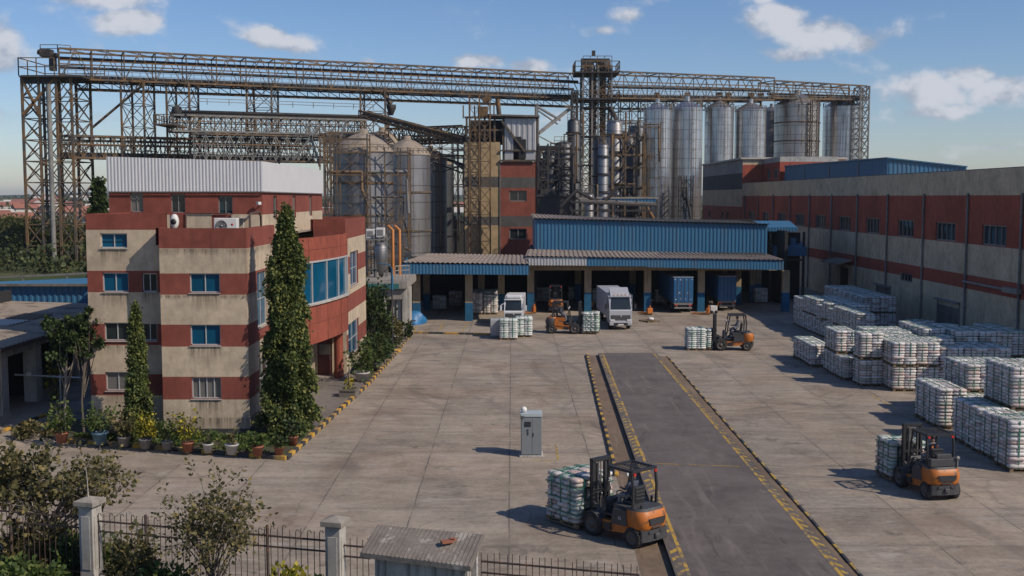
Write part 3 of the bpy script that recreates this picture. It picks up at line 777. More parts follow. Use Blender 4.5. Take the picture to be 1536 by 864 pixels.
# things on the office
def ac_unit(loc, w, h, d, label, rz=0):
    t = thing('air_conditioner', label, 'air conditioner', loc, rz, 'outdoor air conditioning units')
    b = MB(); b.box(-w/2,-d/2,.06,w/2,d/2,h); b.build('casing', MT['acw'], t, world=False, bevel=.025)
    b = MB(); b.box(-w*.38,-d*.4,0,-w*.28,d*.4,.06); b.box(w*.28,-d*.4,0,w*.38,d*.4,.06); b.build('foot', MT['dframe'], t, world=False)
    r = min(w,h)*.36; cx = -w*.17
    b = MB(); b.lathe([(r,-d/2-.004),(r,-d/2-.02),(r*.9,-d/2-.02),(r*.86,-d/2-.012),(0,-d/2-.012)], (cx,0,h*.53), 24, axis='Y'); g = b.build('fan_grille', MT['dframe'], t, world=False)
    b = MB()
    for k in range(5):
        a = k*2*math.pi/5; c, s = math.cos(a), math.sin(a)
        b.add([(cx,-d/2-.022,h*.53),(cx+r*.8*c-.1*r*s,-d/2-.028,h*.53+r*.8*s+.1*r*c),(cx+r*.8*math.cos(a+.7),-d/2-.022,h*.53+r*.8*math.sin(a+.7))],[(0,1,2)])
    b.lathe([(r*.2,-d/2-.024),(r*.2,-d/2-.04),(0,-d/2-.04)], (cx,0,h*.53), 12, axis='Y'); b.build('fan', MT['steelm'], g, world=False)
    b = MB(); b.lathe([(.05,-d/2-.004),(.05,-d/2-.008),(0,-d/2-.008)], (w*.3,0,h*.62), 14, axis='Y'); b.build('emblem', MT['redl'], t, world=False)
    return t
p = PY(340,343,YF+.75); ac_unit((p.x, YF+.75, 8.85), 1.0, .72, .42, 'white air conditioning unit with round fan behind the office parapet')
b = MB(); b.box(XA-2.0,YF+.5,8.55,XA-.6,YF+1.0,8.85); o = solo('unit_stand', b, MT['dframe'], 'low metal stand under the rooftop air conditioner', 'stand')
p = PY(262,335,YF+1.4)
t = thing('roof_fan', 'small white exhaust fan standing on the office terrace beside a red panel', 'fan', (p.x, YF+1.35, 8.55))
b = MB(); b.lathe([(.0,-.1),(.2,-.1),(.25,-.02),(.25,.12),(0,.12)], (0,0,.85), 18, axis='Y'); o = b.build('housing', MT['acw'], t, world=False)
for i, q in enumerate(o.data.vertices): q.co.x *= .75; q.co.z = .85 + (q.co.z-.85)*1.35
b = MB(); b.lathe([(.13,-.11),(.13,-.12),(0,-.12)], (0,0,.85), 14, axis='Y'); b.build('fan', MT['black'], t, world=False)
b = MB(); b.box(-.05,-.05,0,.05,.05,.6); b.build('stand', MT['dframe'], t, world=False)
p = PY(391,305,YP)
t = thing('security_camera', 'small white security camera on the top corner of the office block', 'camera', (XPR-.05, YP-.05, p.z))
b = MB(); b.obox((-.05,-.3,.0), (.16,.42,.15), Matrix.Rotation(.5,3,'Z')); b.build('body', MT['acw'], t, world=False, bevel=.02)
b = MB(); b.bar((0,0,-.05),(-.05,-.25,-.05),.05); b.build('bracket', MT['dframe'], t, world=False)
b = MB(); b.lathe([(.0,0),(.18,.02),(.2,.06)], (XA-.45, YF+1.45, 9.5), 14); b.tube((XA-.45,YF+1.5,8.56),(XA-.45,YF+1.45,9.5),.02); solo('roof_light', b, MT['acw'], 'small white floodlight on a thin post above the office parapet', 'light')
# ------------------------------------------------------------------ long warehouse on the right
XWH = 34.0
wh = thing('warehouse', 'long red and cream striped warehouse with drainpipes and barred windows', 'warehouse', (50, 115, 0))
ZB = [(0,3.65,0),(3.65,4.7,1),(4.7,7.0,0),(7.0,10.6,1),(10.6,12.45,0)]
Y0w, Y1w = 52.0, 163.0
pipeY = [73.3 + 8.75*k for k in range(-2, 11)]
holes = []
for k in range(len(pipeY)-1):
    c = (pipeY[k]+pipeY[k+1])/2
    holes.append((c-1.95-Y0w, c+1.95-Y0w, 7.05, 8.5))
low = [(93.2-Y0w, 96.2-Y0w, 3.2, 3.9)]
doors = [(111-Y0w, 114.2-Y0w, 0, 3.3)]
mb = MB()
wall(mb, (XWH,Y0w,0), V((0,1,0)), V((-1,0,0)), Y1w-Y0w, ZB, holes+low+doors, .22)
wall(mb, (XWH,Y0w,0), V((1,0,0)), V((0,-1,0)), 30, ZB, [], .2)
mb.build('wall', [MT['wcream'], MT['wred']], wh)
for h in holes: window(wh, (XWH,Y0w,0), V((0,1,0)), V((-1,0,0)), h, .22, 4, 1, 'gdark', 'dframe', .09)
for h in low: window(wh, (XWH,Y0w,0), V((0,1,0)), V((-1,0,0)), h, .22, 4, 1, 'gdark', 'dframe', .07)
for i, y in enumerate(pipeY):
    b = MB(); b.path([(XWH-.12,y,.1),(XWH-.12,y,10.75)], .085, 8)
    for z in (2.2,4.6,7,9.4): b.box(XWH-.22,y-.13,z,XWH-.002,y+.13,z+.08)
    b.build('drainpipe', MT['steel'], wh)
b = MB(); b.box(XWH+.15,111.02,.02,XWH+.2,114.18,3.28); b.build('door', MT['dark'], wh)
for y0, y1 in ((98.5,102.2),(83.2,87.4)):
    b = MB(); b.corr((XWH-.01,y1,.0),(XWH-.01,y0,.0),(XWH-.01,y1,2.3 if y0 > 90 else 2.0),.22,.025); s_ = b.build('shutter', MT['concd'], wh)
    b = MB(); b.box(XWH-.06,y0-.15,0,XWH-.003,y0,2.45); b.box(XWH-.06,y1,0,XWH-.003,y1+.15,2.45); b.box(XWH-.3,y0-.15,2.35,XWH-.003,y1+.15,2.5); b.build('frame', MT['dframe'], s_)
b = MB(); b.extr([(XWH-.005,109.5,4.1),(XWH-.005,115.5,4.1),(XWH-1.6,115.5,3.7),(XWH-1.6,109.5,3.7)],(0,0,.1)); b.build('door_canopy', MT['roofg'], wh)
b = MB(); b.path([(XWH-.3,73.5,4.15),(XWH-.3,82,4.2)], .09); b.box(XWH-.4,73.0,4.0,XWH-.05,75.2,4.35); b.build('pipe', MT['conc'], wh)
b = MB(); b.extr([(XWH,Y0w,12.45),(XWH+.25,Y0w,12.45),(XWH+.25,Y1w,12.45),(XWH,Y1w,12.45)],(0,0,.06)); b.build('coping', MT['concd'], wh)
b = MB(); b.extr([(XWH+.25,Y0w,11.7),(XWH+30,Y0w,12.2),(XWH+30,Y1w,12.2),(XWH+.25,Y1w,11.7)],(0,0,-.3)); b.build('roof', MT['roofg'], wh)

# taller block behind it, same wall line
tb = thing('warehouse', 'taller striped block at the far end of the red warehouse, beside the silos', 'warehouse', (52, 182, 0))
mb = MB(); TBb = [(0,3,1),(3,6.2,0),(6.2,9.0,1),(9.0,11.6,0),(11.6,14.0,2),(14.0,16.0,3)]
hz = [(2+4*k, 4+4*k, 6.9, 8.2) for k in (2,3,6)]
wall(mb, (XWH,Y1w,0), V((0,1,0)), V((-1,0,0)), 34, TBb, hz, .2)
wall(mb, (XWH,Y1w,0), V((1,0,0)), V((0,-1,0)), 15, [(0,12.5,1),(12.5,15.2,1),(15.2,16,0)], [], .2)
wall(mb, (XWH+15,Y1w,0), V((0,1,0)), V((1,0,0)), 34, [(0,12.5,1),(12.5,15.2,1),(15.2,16,0)], [], .2)
mb.quad((XWH,Y1w,16),(XWH+15,Y1w,16),(XWH+15,Y1w+34,16),(XWH,Y1w+34,16),3)
mb.build('wall', [MT['wcream'], MT['wred'], MT['grayb'], MT['concw']], tb)
for h in hz: window(tb, (XWH,Y1w,0), V((0,1,0)), V((-1,0,0)), h, .2, 2, 1, 'gdark', 'dframe', .09)
b = MB(); b.box(XWH-.35,Y1w-.3,16.0,XWH+15.3,Y1w+34,16.25); b.build('roof', MT['roofw'], tb)
# red upper storey with windows, nearer
us = thing('roof_storey', 'small red rooftop storey with dark windows at the far end of the blue roof shed', 'rooftop building', (40, 157, 11.6))
mb = MB(); UX, UY = 36.9, 152.4
hz = [(1.2,3.4,13,14.4),(5.6,7.6,13,14.4)]
wall(mb, (UX,UY,0), V((0,1,0)), V((-1,0,0)), 10.4, [(11.5,15.3,0),(15.3,16.0,1)], hz, .2)
wall(mb, (UX,UY,0), V((1,0,0)), V((0,-1,0)), 8, [(11.5,15.3,0),(15.3,16.0,1)], [], .2)
wall(mb, (UX+8,UY,0), V((0,1,0)), V((1,0,0)), 10.4, [(11.5,15.3,0),(15.3,16.0,1)], [], .2)
mb.quad((UX,UY,15.95),(UX+8,UY,15.95),(UX+8,162.8,15.95),(UX,162.8,15.95),1)
mb.build('wall', [MT['wred'], MT['concw']], us)
for h in hz: window(us, (UX,UY,0), V((0,1,0)), V((-1,0,0)), h, .2, 3, 1, 'gdark', 'dframe', .09)
# blue sheet-clad shed on the roof
XS, YS0, YS1 = 37.5, 110.5, 152.0
zt = PX(1328,238,XS).z; zt2 = PX(1175,250,XS).z; XE = PY(1450,250,YS0).x; ze = PY(1450,251,YS0).z
rs = thing('roof_shed', 'bright blue sheet metal shed sitting on the warehouse roof', 'shed', (41, 130, 12))
b = MB(); b.corr((XS,YS1,12),(XS,YS0,12),(XS,YS1,zt2),.45,.05)
n_ = len(b.v)
for i in range(n_):
    p = b.v[i]
    if p[2] > 13: b.v[i] = (p[0],p[1], zt + (zt2-zt)*(p[1]-YS0)/(YS1-YS0))
k0 = len(b.v); b.corr((XS,YS0,12),(XE,YS0,12),(XS,YS0,zt),.45,.05)
for i in range(k0, len(b.v)):
    p = b.v[i]
    if p[2] > 13: b.v[i] = (p[0],p[1], zt + (ze-zt)*(p[0]-XS)/(XE-XS))
b.build('cladding', MT['cladb'], rs)
b = MB(); b.extr([(XS-.2,YS0-.25,zt),(XE,YS0-.25,ze),(XE,YS1,ze),(XS-.2,YS1,zt2)],(0,0,.12)); b.build('roof', MT['cladb'], rs)
b = MB()
for y in (YS0+9, YS0+20, YS0+31): b.bar((XS-.08,y,12.2),(XS-.08,y,zt-.1),.14)
b.build('post', MT['dframe'], rs)

# ------------------------------------------------------------------ loading dock
YD = G(880,467).y; YDL = G(703,481).y
ZE = PY(985,386,YD-2.2).z
dock = thing('loading_dock', 'open loading bay hall with blue fascia, ribbed roof and cream and blue columns', 'loading bay', (11, YD+8, 0))
def xat(px, Y): return (px-CX)/F*Y*1.0
XD0, XD1 = PY(788,386,YD-2).x, PY(1192,395,YD-2).x
zf1 = PY(985,386,YD-2).z; zf0 = PY(985,405,YD-2).z
Yb = YD + 6.5
XC0, XC1 = PY(803,350,Yb).x, PY(1151,350,Yb).x
zcl, zcr = PY(803,328,Yb).z, PY(1151,337,Yb).z
zb_ = PY(985,376,Yb).z
b = MB(); b.corr((XD0,YD-2,zf1+.1),(XD1-.9,YD-2,zf1-.25),(XD0+.35,Yb-.02,zb_+.12),.42,.06)
for i, p in enumerate(b.v):
    t = (p[0]-XD0)/(XD1-XD0); b.v[i] = (p[0], p[1], p[2]-(0 if p[1] < Yb-1 else .12*t))
b.build('front_roof', MT['roof'], dock)
def fascia(x0, x1, z0a, z1a, z0b, z1b, y, mat, par, name='fascia'):
    b = MB(); b.corr((x0,y,min(z0a,z0b)),(x1,y,min(z0a,z0b)),(x0,y,z1a),.28,.03)
    for i, p in enumerate(b.v):
        t = (p[0]-x0)/(x1-x0)
        b.v[i] = (p[0],p[1],(z1a+(z1b-z1a)*t) if p[2] > (z0a+z1a)/2 else (z0a+(z0b-z0a)*t))
    return b.build(name, mat, par)
xm1, xm2 = PY(880,390,YD-2).x, PY(970,390,YD-2).x
fascia(XD0+.15, xm1, zf1-.72, zf1+.03, zf1-.75, zf1-.02, YD-1.85, MT['cladg'], dock)
fascia(xm1+.01, xm2, zf1-.78, zf1-.02, zf1-.82, zf1-.06, YD-1.85, MT['cladb'], dock)
fascia(xm2+.01, XD1-.95, zf1-.9, zf1-.06, zf1-1.15, zf1-.3, YD-1.86, MT['cladb'], dock)
b = MB(); b.box(XD0+.3,YD-.32,zf0-.15,XD1-1.2,YD+.28,zf0+.42); b.build('lintel_beam', MT['colc'], dock)
colpx = [796, 881.5, 971, 1051, 1178]
colX = [PY(p,440,YD).x for p in colpx]
def column(par, x, y, w, zt_, zblue=1.75):
    b = MB(); b.box(x-w/2,y-w/2,zblue,x+w/2,y+w/2,zt_,0); b.box(x-w/2-.012,y-w/2-.012,.0,x+w/2+.012,y+w/2+.012,zblue,1)
    return b.build('column', [MT['colc'], MT['cblue']], par)
for x in colX: column(dock, x, YD, .62, zf0-.16)
for x in colX[1:]: column(dock, x-.3, YD+10, .6, zf0-.1)
for k in range(3): column(dock, colX[4]-3.6-.0*k+k*1.8-1.2, YD+4.5+2*k, .5, zf0-.1)
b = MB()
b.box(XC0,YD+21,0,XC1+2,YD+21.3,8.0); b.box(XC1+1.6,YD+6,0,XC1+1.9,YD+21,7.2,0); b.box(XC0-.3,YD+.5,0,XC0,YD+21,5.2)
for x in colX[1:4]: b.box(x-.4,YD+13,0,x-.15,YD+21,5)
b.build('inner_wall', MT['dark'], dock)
b = MB()
b.corr((XC0,Yb,zb_-.35),(XC1,Yb,zb_-.35),(XC0,Yb,zcl),.36,.05)
for i, p in enumerate(b.v):
    if p[2] > 6.5: b.v[i] = (p[0],p[1],zcl+(zcr-zcl)*(p[0]-XC0)/(XC1-XC0))
b.quad((XC1,Yb,zb_-.4),(XC1,Yb+15,zb_-.4),(XC1,Yb+15,zcr),(XC1,Yb,zcr)); b.quad((XC0,Yb,zb_-.4),(XC0,Yb+15,zb_-.4),(XC0,Yb+15,zcl),(XC0,Yb,zcl))
b.build('upper_cladding', MT['cladb'], dock)
b = MB(); b.corr((XC0-.2,Yb-.35,zcl+.05),(XC1+.2,Yb-.35,zcr+.05),(XC0-.2,Yb+15,zcl+.22),.42,.06)
for i, p in enumerate(b.v):
    t = (p[0]-XC0)/(XC1-XC0); b.v[i] = (p[0],p[1],p[2] if p[1] < Yb+3 else p[2]+(zcr-zcl)*t)
b.build('upper_roof', MT['roof'], dock)
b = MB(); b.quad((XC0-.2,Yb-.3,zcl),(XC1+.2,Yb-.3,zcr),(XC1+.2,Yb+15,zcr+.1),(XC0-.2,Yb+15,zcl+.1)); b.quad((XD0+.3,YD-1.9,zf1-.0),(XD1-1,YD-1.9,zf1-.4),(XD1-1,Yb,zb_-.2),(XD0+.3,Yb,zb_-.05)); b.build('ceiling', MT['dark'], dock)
for px in (836, 925, 1014):
    q = PY(px,397,YD-.6); b = MB(); b.lathe([(0,.12),(.12,.1),(.2,0),(0,0)], (q.x,YD-.55,zf0+.1), 12); b.build('lamp', MT['lampw'], dock)

# left canopy hall
lc = thing('loading_canopy', 'lower blue edged loading canopy left of the main bays', 'canopy', (-5.5, YDL+6, 0))
YL = YDL-1.8
X0, X1 = PY(600,395,YL).x, PY(794,400,YL).x
zl1 = PY(690,395.5,YL).z; zl0 = PY(690,411,YL).z
Xb0, Xb1 = PY(640,379,YL+13).x, PY(790,380,YL+13).x
b = MB(); b.corr((X0+.0,YL,zl1+.1),(X1,YL,zl1-.05),(X0+.0,YL+13,PY(700,380.5,YL+13).z),.42,.06)
for i, p in enumerate(b.v):
    if p[1] > YL+6: t = (p[0]-X0)/(X1-X0); b.v[i] = (Xb0+(Xb1-Xb0)*t, p[1], p[2])
b.build('roof', MT['roof'], lc)
fascia(X0+.1, X1-.1, zl0-.0, zl1+.02, zl0-.08, zl1-.12, YL+.12, MT['cladb'], lc)
b = MB(); b.corr((X1-.05,YL+.1,zl0-.1),(X1-.05,YL+6,zl0+.2),(X1-.05,YL+.1,zl1-.05),.3,.03); b.corr((X0+.1,YL+6,zl0+.2),(X0+.1,YL+.1,zl0),(X0+.1,YL+6,zl1+.2),.3,.03); b.build('side_fascia', MT['cladb'], lc)
for px in (625, 703.5): column(lc, PY(px,440,YDL).x, YDL, .62, zl0+.3, 1.55)
for px in (640, 722, 752): column(lc, PY(px,440,YDL+9).x, YDL+9, .6, 4.6, 1.5)
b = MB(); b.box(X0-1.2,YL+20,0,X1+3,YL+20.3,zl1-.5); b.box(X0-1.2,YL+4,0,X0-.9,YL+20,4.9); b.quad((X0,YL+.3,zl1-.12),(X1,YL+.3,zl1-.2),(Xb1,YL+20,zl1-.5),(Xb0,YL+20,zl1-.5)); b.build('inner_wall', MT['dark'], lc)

# clutter of small blue roofs between the dock and the warehouse
t = thing('lean_to', 'small blue roofed lean-to with dark gaps between the dock and the warehouse', 'lean-to', (27.5, YD+12, 0))
b = MB(); yq = YD+9
for (x0,x1,y0,y1,dz) in ((1152,1196,341,347,0),(1160,1210,370,384,-1)):
    a = PY(x0,y0,yq); c = PY(x1,y1,yq); b.corr((a.x,yq,c.z),(c.x,yq,c.z),(a.x,yq,a.z),.3,.03)
    b.quad((a.x,yq,a.z),(c.x,yq,a.z),(c.x+1,yq+7,a.z+.5),(a.x,yq+7,a.z+.5))
b.build('fascia', MT['cladb'], t)
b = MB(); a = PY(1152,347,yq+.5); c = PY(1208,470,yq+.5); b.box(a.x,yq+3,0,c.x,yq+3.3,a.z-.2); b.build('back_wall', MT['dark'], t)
b = MB()
for px in (1156,1178,1206): q = PY(px,350,yq+.3); b.bar((q.x,yq+.3,0),(q.x,yq+.3,7),.22)
for z in (4.2,5.4): b.bar((PY(1153,350,yq+.3).x,yq+.3,z),(PY(1207,350,yq+.3).x,yq+.3,z),.18)
b.build('post', MT['dsteel'], t)
b = MB(); b.box(26.6,yq+1,5.6,27.6,yq+2,6.6); b.box(28,yq+1,5.4,28.6,yq+2,6.3); b.build('duct', MT['cladb'], t, bevel=.05)

# ------------------------------------------------------------------ left side sheds
sl = thing('open_shed', 'low grey roofed open shed with white columns left of the office', 'shed', (-32, 60, 0))
e0, e1 = G(0,526,3.3), G(50,507,3.3)
XE0 = -24.1; SLP = .6/19
ys0, ys1 = 44.0, 72.0
b = MB(); b.corr((XE0,ys0,3.35),(XE0,ys1,3.35),(XE0-19,ys0,3.95),.45,.05); b.build('roof', MT['roofg'], sl)
for j in range(7):
    if j in (1,3,6): continue
    u = 3.2; y0 = 47+3*j+.6*rng.random(); b = MB(); b.corr((XE0-u,y0,3.35+u*SLP+.07),(XE0-u,y0+2.7,3.35+u*SLP+.07),(XE0-u-1.7,y0,3.35+(u+1.7)*SLP+.07),.45,.04); b.build('roof_sheet', MT['roofw' if j != 5 else 'strip'], sl)
b = MB(); b.box(XE0-.02,ys0,3.18,XE0+.06,ys1,3.36); b.build('eave_board', MT['iron'], sl)
for y in (52.4, 56.2, 62.5, 69):
    b = MB(); b.box(XE0-.95,y-.35,0,XE0-.3,y+.35,3.2); b.build('column', MT['concw'], sl)
b = MB(); b.box(XE0-.9,ys0,2.75,XE0-.4,52.0,3.2); b.box(XE0-.9,52.78,2.75,XE0-.4,55.8,3.2); b.box(XE0-.9,56.6,2.85,XE0-.4,ys1,3.2); b.build('beam', MT['concw'], sl)
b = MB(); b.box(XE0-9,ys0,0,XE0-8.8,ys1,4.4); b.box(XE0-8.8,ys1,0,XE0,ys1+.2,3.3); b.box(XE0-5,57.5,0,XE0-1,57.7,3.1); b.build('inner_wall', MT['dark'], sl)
b = MB(); b.box(XE0-2.6,52.8,0,XE0-2.4,56,2.9); b.box(XE0-2.4,53.2,.0,XE0-2.0,55.0,1.4); b.build('partition', MT['concd'], sl)
t = thing('crossbar', 'thin white barrier pole crossing the lane beside the open shed', 'barrier', (-22.5, 55.5, 0))
a_ = PY(22,562,55.3); c_ = PY(128,567,55.3)
b = MB(); b.tube((a_.x,a_.y,a_.z),(c_.x,c_.y,c_.z),.045); b.build('pole', MT['alu'], t)
b = MB(); b.tube((a_.x+2.3,55.3,0),(a_.x+2.3,55.3,a_.z),.05); b.obox((a_.x+.8,55.2,a_.z+.05),(.25,.2,.18)); b.build('post', MT['alu'], t)
# blue shed behind it
bs = thing('blue_shed', 'blue ribbed metal shed with grey roof behind the open shed, beneath the steel tower', 'shed', (-45, 79, 0))
yb = 73.0; a_ = PY(0,428,yb); c_ = PY(0,456,yb); xr = PY(140,430,yb).x
b = MB(); b.corr((-62,yb,c_.z-1),(xr,yb,c_.z-1),(-62,yb,a_.z),.4,.05); b.build('cladding', MT['cladb'], bs)
b = MB(); zq = PY(133,412,yb+13).z; b.corr((-62,yb-.3,a_.z+.05),(xr,yb-.3,a_.z+.05),(-62,yb+13,zq-.9),.45,.05)
for i, p in enumerate(b.v):
    if p[1] > yb+5: b.v[i] = (p[0],p[1],zq - (xr-p[0])*.045)
b.build('roof', MT['cladb'], bs)
b = MB(); b.bar((-62,yb+13,zq-(xr+62)*.045+.35),(xr,yb+13,zq+.35),.14); b.bar((-62,yb-.32,a_.z+.05),(xr,yb-.32,a_.z+.05),.16)
for k in range(9): xx = xr-3.5*k; b.bar((xx,yb+13,zq-(xr-xx)*.045),(xx,yb+13,zq-(xr-xx)*.045+.35),.1)
b.build('ridge_rail', MT['concd'], bs)

# ------------------------------------------------------------------ pump house between office and dock
ph = thing('pump_house', 'small grimy concrete porch building with green edge and white columns beside the office', 'outbuilding', (-10, 86, 0))
yp = 84.0; x0, x1 = PY(540,430,yp).x, PY(600,430,yp).x; zt = PY(580,421,yp).z; zl = PY(580,432,yp).z
b = MB(); b.box(x0,yp-.6,zl,x1+.6,yp+9,zt); b.build('roof_slab', MT['conc'], ph)
b = MB(); b.box(x0,yp-.66,zl-.02,x1+.0,yp-.605,zl+.38); b.build('fascia', plain('green_fascia', (.03,.13,.13), .7, world=True, dirt=(.1,.1,.09)), ph)
b = MB(); b.box(x0,yp-.3,zl-.85,x1+.3,yp+.2,zl-.02); b.build('beam', MT['conc'], ph)
for px, d_ in ((576,0),(590,.3),(598,.2),(607,0)):
    q = PY(px,450,yp).x; b = MB(); b.box(q-.17,yp-.25+d_,0,q+.17,yp+.12+d_,zl-.02); b.build('column', MT['concw'], ph)
b = MB(); b.box(x0,yp+2.5,0,x1+.5,yp+2.8,zl); b.build('back_wall', MT['concd'], ph)
b = MB(); q = PY(611,440,yp).x; b.box(q-.2,yp+.5,0,q+.12,yp+2.4,zl-.02); b.build('side_wall', MT['concw'], ph)
b = MB(); xa, xb = PY(594,420,yp).x, PY(613,420,yp).x
for k in range(5):
    xx = xa+(xb-xa)*k/4; b.bar((xx,yp-.5+k*.25,zt),(xx,yp-.5+k*.25,zt+1.15),.06)
for z in (.4,.8,1.15): b.bar((xa,yp-.5,zt+z),(xb,yp+.5,zt+z),.06)
b.build('railing', MT['conc'], ph)
ys = yp+4
for i, (px, py_, lab) in enumerate([(556,351,'left one of two white rooftop cooler boxes above the concrete porch'), (571,349,'right one of two white rooftop cooler boxes above the concrete porch')]):
    q = PY(px,py_,ys); t = thing('cooler_box', lab, 'cooler', (q.x, ys, q.z-.35), 0, 'white cooler boxes')
    b = MB(); b.box(-.33,-.3,0,.33,.3,.75); b.build('casing', MT['acw'], t, world=False, bevel=.03)
    b = MB(); b.box(-.25,-.315,.12,.22,-.301,.6); b.build('grille', MT['dframe'], t, world=False)
t = thing('steel_stand', 'thin steel stand carrying the white cooler boxes over the porch roof', 'steel frame', (-10.3, ys, zt))
b = MB()
for px in (548,562,579):
    q = PY(px,355,ys); b.bar((q.x,ys-.4,zt),(q.x,ys-.4,q.z+.2),.09); b.bar((q.x,ys+.5,zt),(q.x,ys+.5,q.z+.2),.09)
for py_ in (359,385,405):
    q0, q1 = PY(547,py_,ys), PY(582,py_,ys); b.bar((q0.x,ys-.4,q0.z),(q1.x,ys-.4,q1.z),.09); b.bar((q0.x,ys+.5,q0.z),(q1.x,ys+.5,q1.z),.09)
b.box(PY(547,359,ys).x,ys-.5,PY(547,359,ys).z-.06,PY(580,359,ys).x,ys+.6,PY(547,359,ys).z)
b.build('frame', MT['steel'], t)
for i, dx in enumerate((0, .55)):
    q = PY(589,340,yp+6); b = MB(); b.path([(q.x+dx,yp+6,zt),(q.x+dx,yp+6,PY(589,345,yp+6).z),(q.x+dx-.4,yp+6.3,PY(589,339,yp+6).z)], .12, 8)
    solo('process_pipe', b, MT['orange_pipe'], ['left', 'right'][i] + ' one of two upright orange pipes above the concrete porch', 'pipe', 'orange pipes')
b = MB(); q = PY(571,400,yp+3); b.lathe([(.0,-1.2),(.16,-1.2),(.5,.3),(.52,1.2),(.3,1.5),(0,1.5)], (q.x,yp+3.3,zt+1.3), 16); solo('hopper', b, MT['silod'], 'small dull steel hopper on the porch roof under the cooler boxes', 'hopper')
# lamp post in front of it
q = G(589,527); t = thing('lamp_post', 'thin lamp post with blue upper pole in front of the concrete porch', 'lamp post', (q.x,q.y,0))
b = MB(); b.tube((0,0,.15),(0,0,4.2),.055,.05); b.build('pole', MT['dsteel'], t, world=False)
b = MB(); b.tube((0,0,4.2),(0,0,5.6),.075,.07); b.path([(0,0,5.6),(-.2,0,5.9),(-.9,0,6.0)], .035); b.build('upper_pole', MT['cblue'], t, world=False)
b = MB(); b.box(-.3,-.2,0,.3,.2,.2); b.build('base', MT['kblack'], t, world=False, bevel=.02)
# ------------------------------------------------------------------ steel lattice work
def bridge(name, label, A, B, zb, zt, W, nb, par=None, pipes=(), casing=True, back=1, rail=True, cw=.28, vw=.15, dw=.115, xb=True, vs=1, mats=('rust','rust'), mid=True):
    A, B = V((A[0],A[1],0)), V((B[0],B[1],0)); d = (B-A)/nb; u = d.normalized(); n = V((-u.y,u.x,0))
    if n.y < 0: n = -n
    zb = zb if hasattr(zb,'__len__') else (zb,zb); zt = zt if hasattr(zt,'__len__') else (zt,zt)
    t = par or thing(name, label, 'conveyor bridge', ((A.x+B.x)/2, (A.y+B.y)/2, zb[0]))
    def P(i, w, q):
        f = i/nb; z0 = zb[0]+(zb[1]-zb[0])*f; z1 = zt[0]+(zt[1]-zt[0])*f
        r = A + d*i + n*(W*w); return V((r.x,r.y,z0+(z1-z0)*q))
    c = MB()
    for w in (0,1):
        for q in (0,1): c.bar(P(0,w,q), P(nb,w,q), cw)
    c.build('chord', MT[mats[0]], t)
    if mid:
        c = MB()
        for w in (0,1): c.bar(P(0,w,.62), P(nb,w,.62), cw*.6)
        c.build('side_rail', MT['rusty'], t)
    for w in (0,1):
        b = MB()
        for i in range(0,nb+1,vs): b.bar(P(i,w,0), P(i,w,1), vw)
        for i in range(nb):
            a0, a1 = (0,1) if i % 2 == 0 else (1,0)
            b.bar(P(i,w,a0), P(i+1,w,a1), dw)
            if xb: b.bar(P(i,w,a1), P(i+1,w,a0), dw*.8)
        b.build('side_truss', MT[mats[1]], t)
    for q in (1,0):
        b = MB()
        for i in range(0,nb,vs): b.bar(P(i,0,q), P(i+vs,1,q), dw); b.bar(P(i,1,q), P(i,0,q), vw*(1 if q else 1.3))
        b.build('lateral_bracing', MT[mats[1]], t)
    if casing:
        b = MB(); b.bar(P(0,.30,.10), P(nb,.30,.10), 1.0, .55); b.bar(P(0,.78,.08), P(nb,.78,.08), .9, .5); b.build('conveyor_casing', MT['dsteel'], t)
        b = MB(); b.bar(P(0,.53,.02), P(nb,.53,.02), W*.16, .08); b.build('walkway', MT['dsteel'], t)
    for (w,q,r) in pipes:
        b = MB(); b.tube(P(0,w,q), P(nb,w,q), r, n=8); b.build('pipe', MT['dsteel'], t)
    if rail:
        b = MB()
        for i in range(nb*2): b.bar(P(i/2,.02,0), P(i/2,.02,.30), .07)
        for q in (.17,.30): b.bar(P(0,.02,q), P(nb,.02,q), .08)
        b.build('handrail', MT['steel'], t)
    return t
def lattice(name, label, xs, ys, z0, z1, nb, lw=.36, bw=.15, par=None, mats=('rust','rust'), cat='steel tower', legs=True):
    """legs on the grid xs * ys, horizontals and crosses on every outer face"""
    t = par or thing(name, label, cat, (sum(xs)/len(xs), sum(ys)/len(ys), z0))
    for i, x in enumerate(xs):
        for j, y in enumerate(ys):
            b = MB(); b.bar((x,y,z0),(x,y,z1), lw); b.build('leg', MT[mats[0]], t)
    h = (z1-z0)/nb
    def face(p, q):
        b = MB(); p, q = V((*p,0)), V((*q,0))
        for k in range(nb+1):
            z = z0+h*k; b.bar(p+V((0,0,z)), q+V((0,0,z)), bw*1.1)
            if k < nb:
                b.bar(p+V((0,0,z)), q+V((0,0,z+h)), bw); b.bar(q+V((0,0,z)), p+V((0,0,z+h)), bw)
        b.build('bracing', MT[mats[1]], t)
    for y in (ys[0], ys[-1]):
        for a, b in zip(xs, xs[1:]): face((a,y),(b,y))
    for x in (xs[0], xs[-1]):
        for a, b in zip(ys, ys[1:]): face((x,a),(x,b))
    return t
def handrail(b, pts, z, h=1.1, w=.08, step=2.0):
    pts = [V((p[0],p[1],z)) for p in pts]
    for a, c in zip(pts, pts[1:]):
        n = max(1, int((c-a).length/step))
        for i in range(n+1):
            p = a + (c-a)*i/n; b.bar(p, p+V((0,0,h)), w)
        for q in (.5,1): b.bar(a+V((0,0,h*q)), c+V((0,0,h*q)), w)

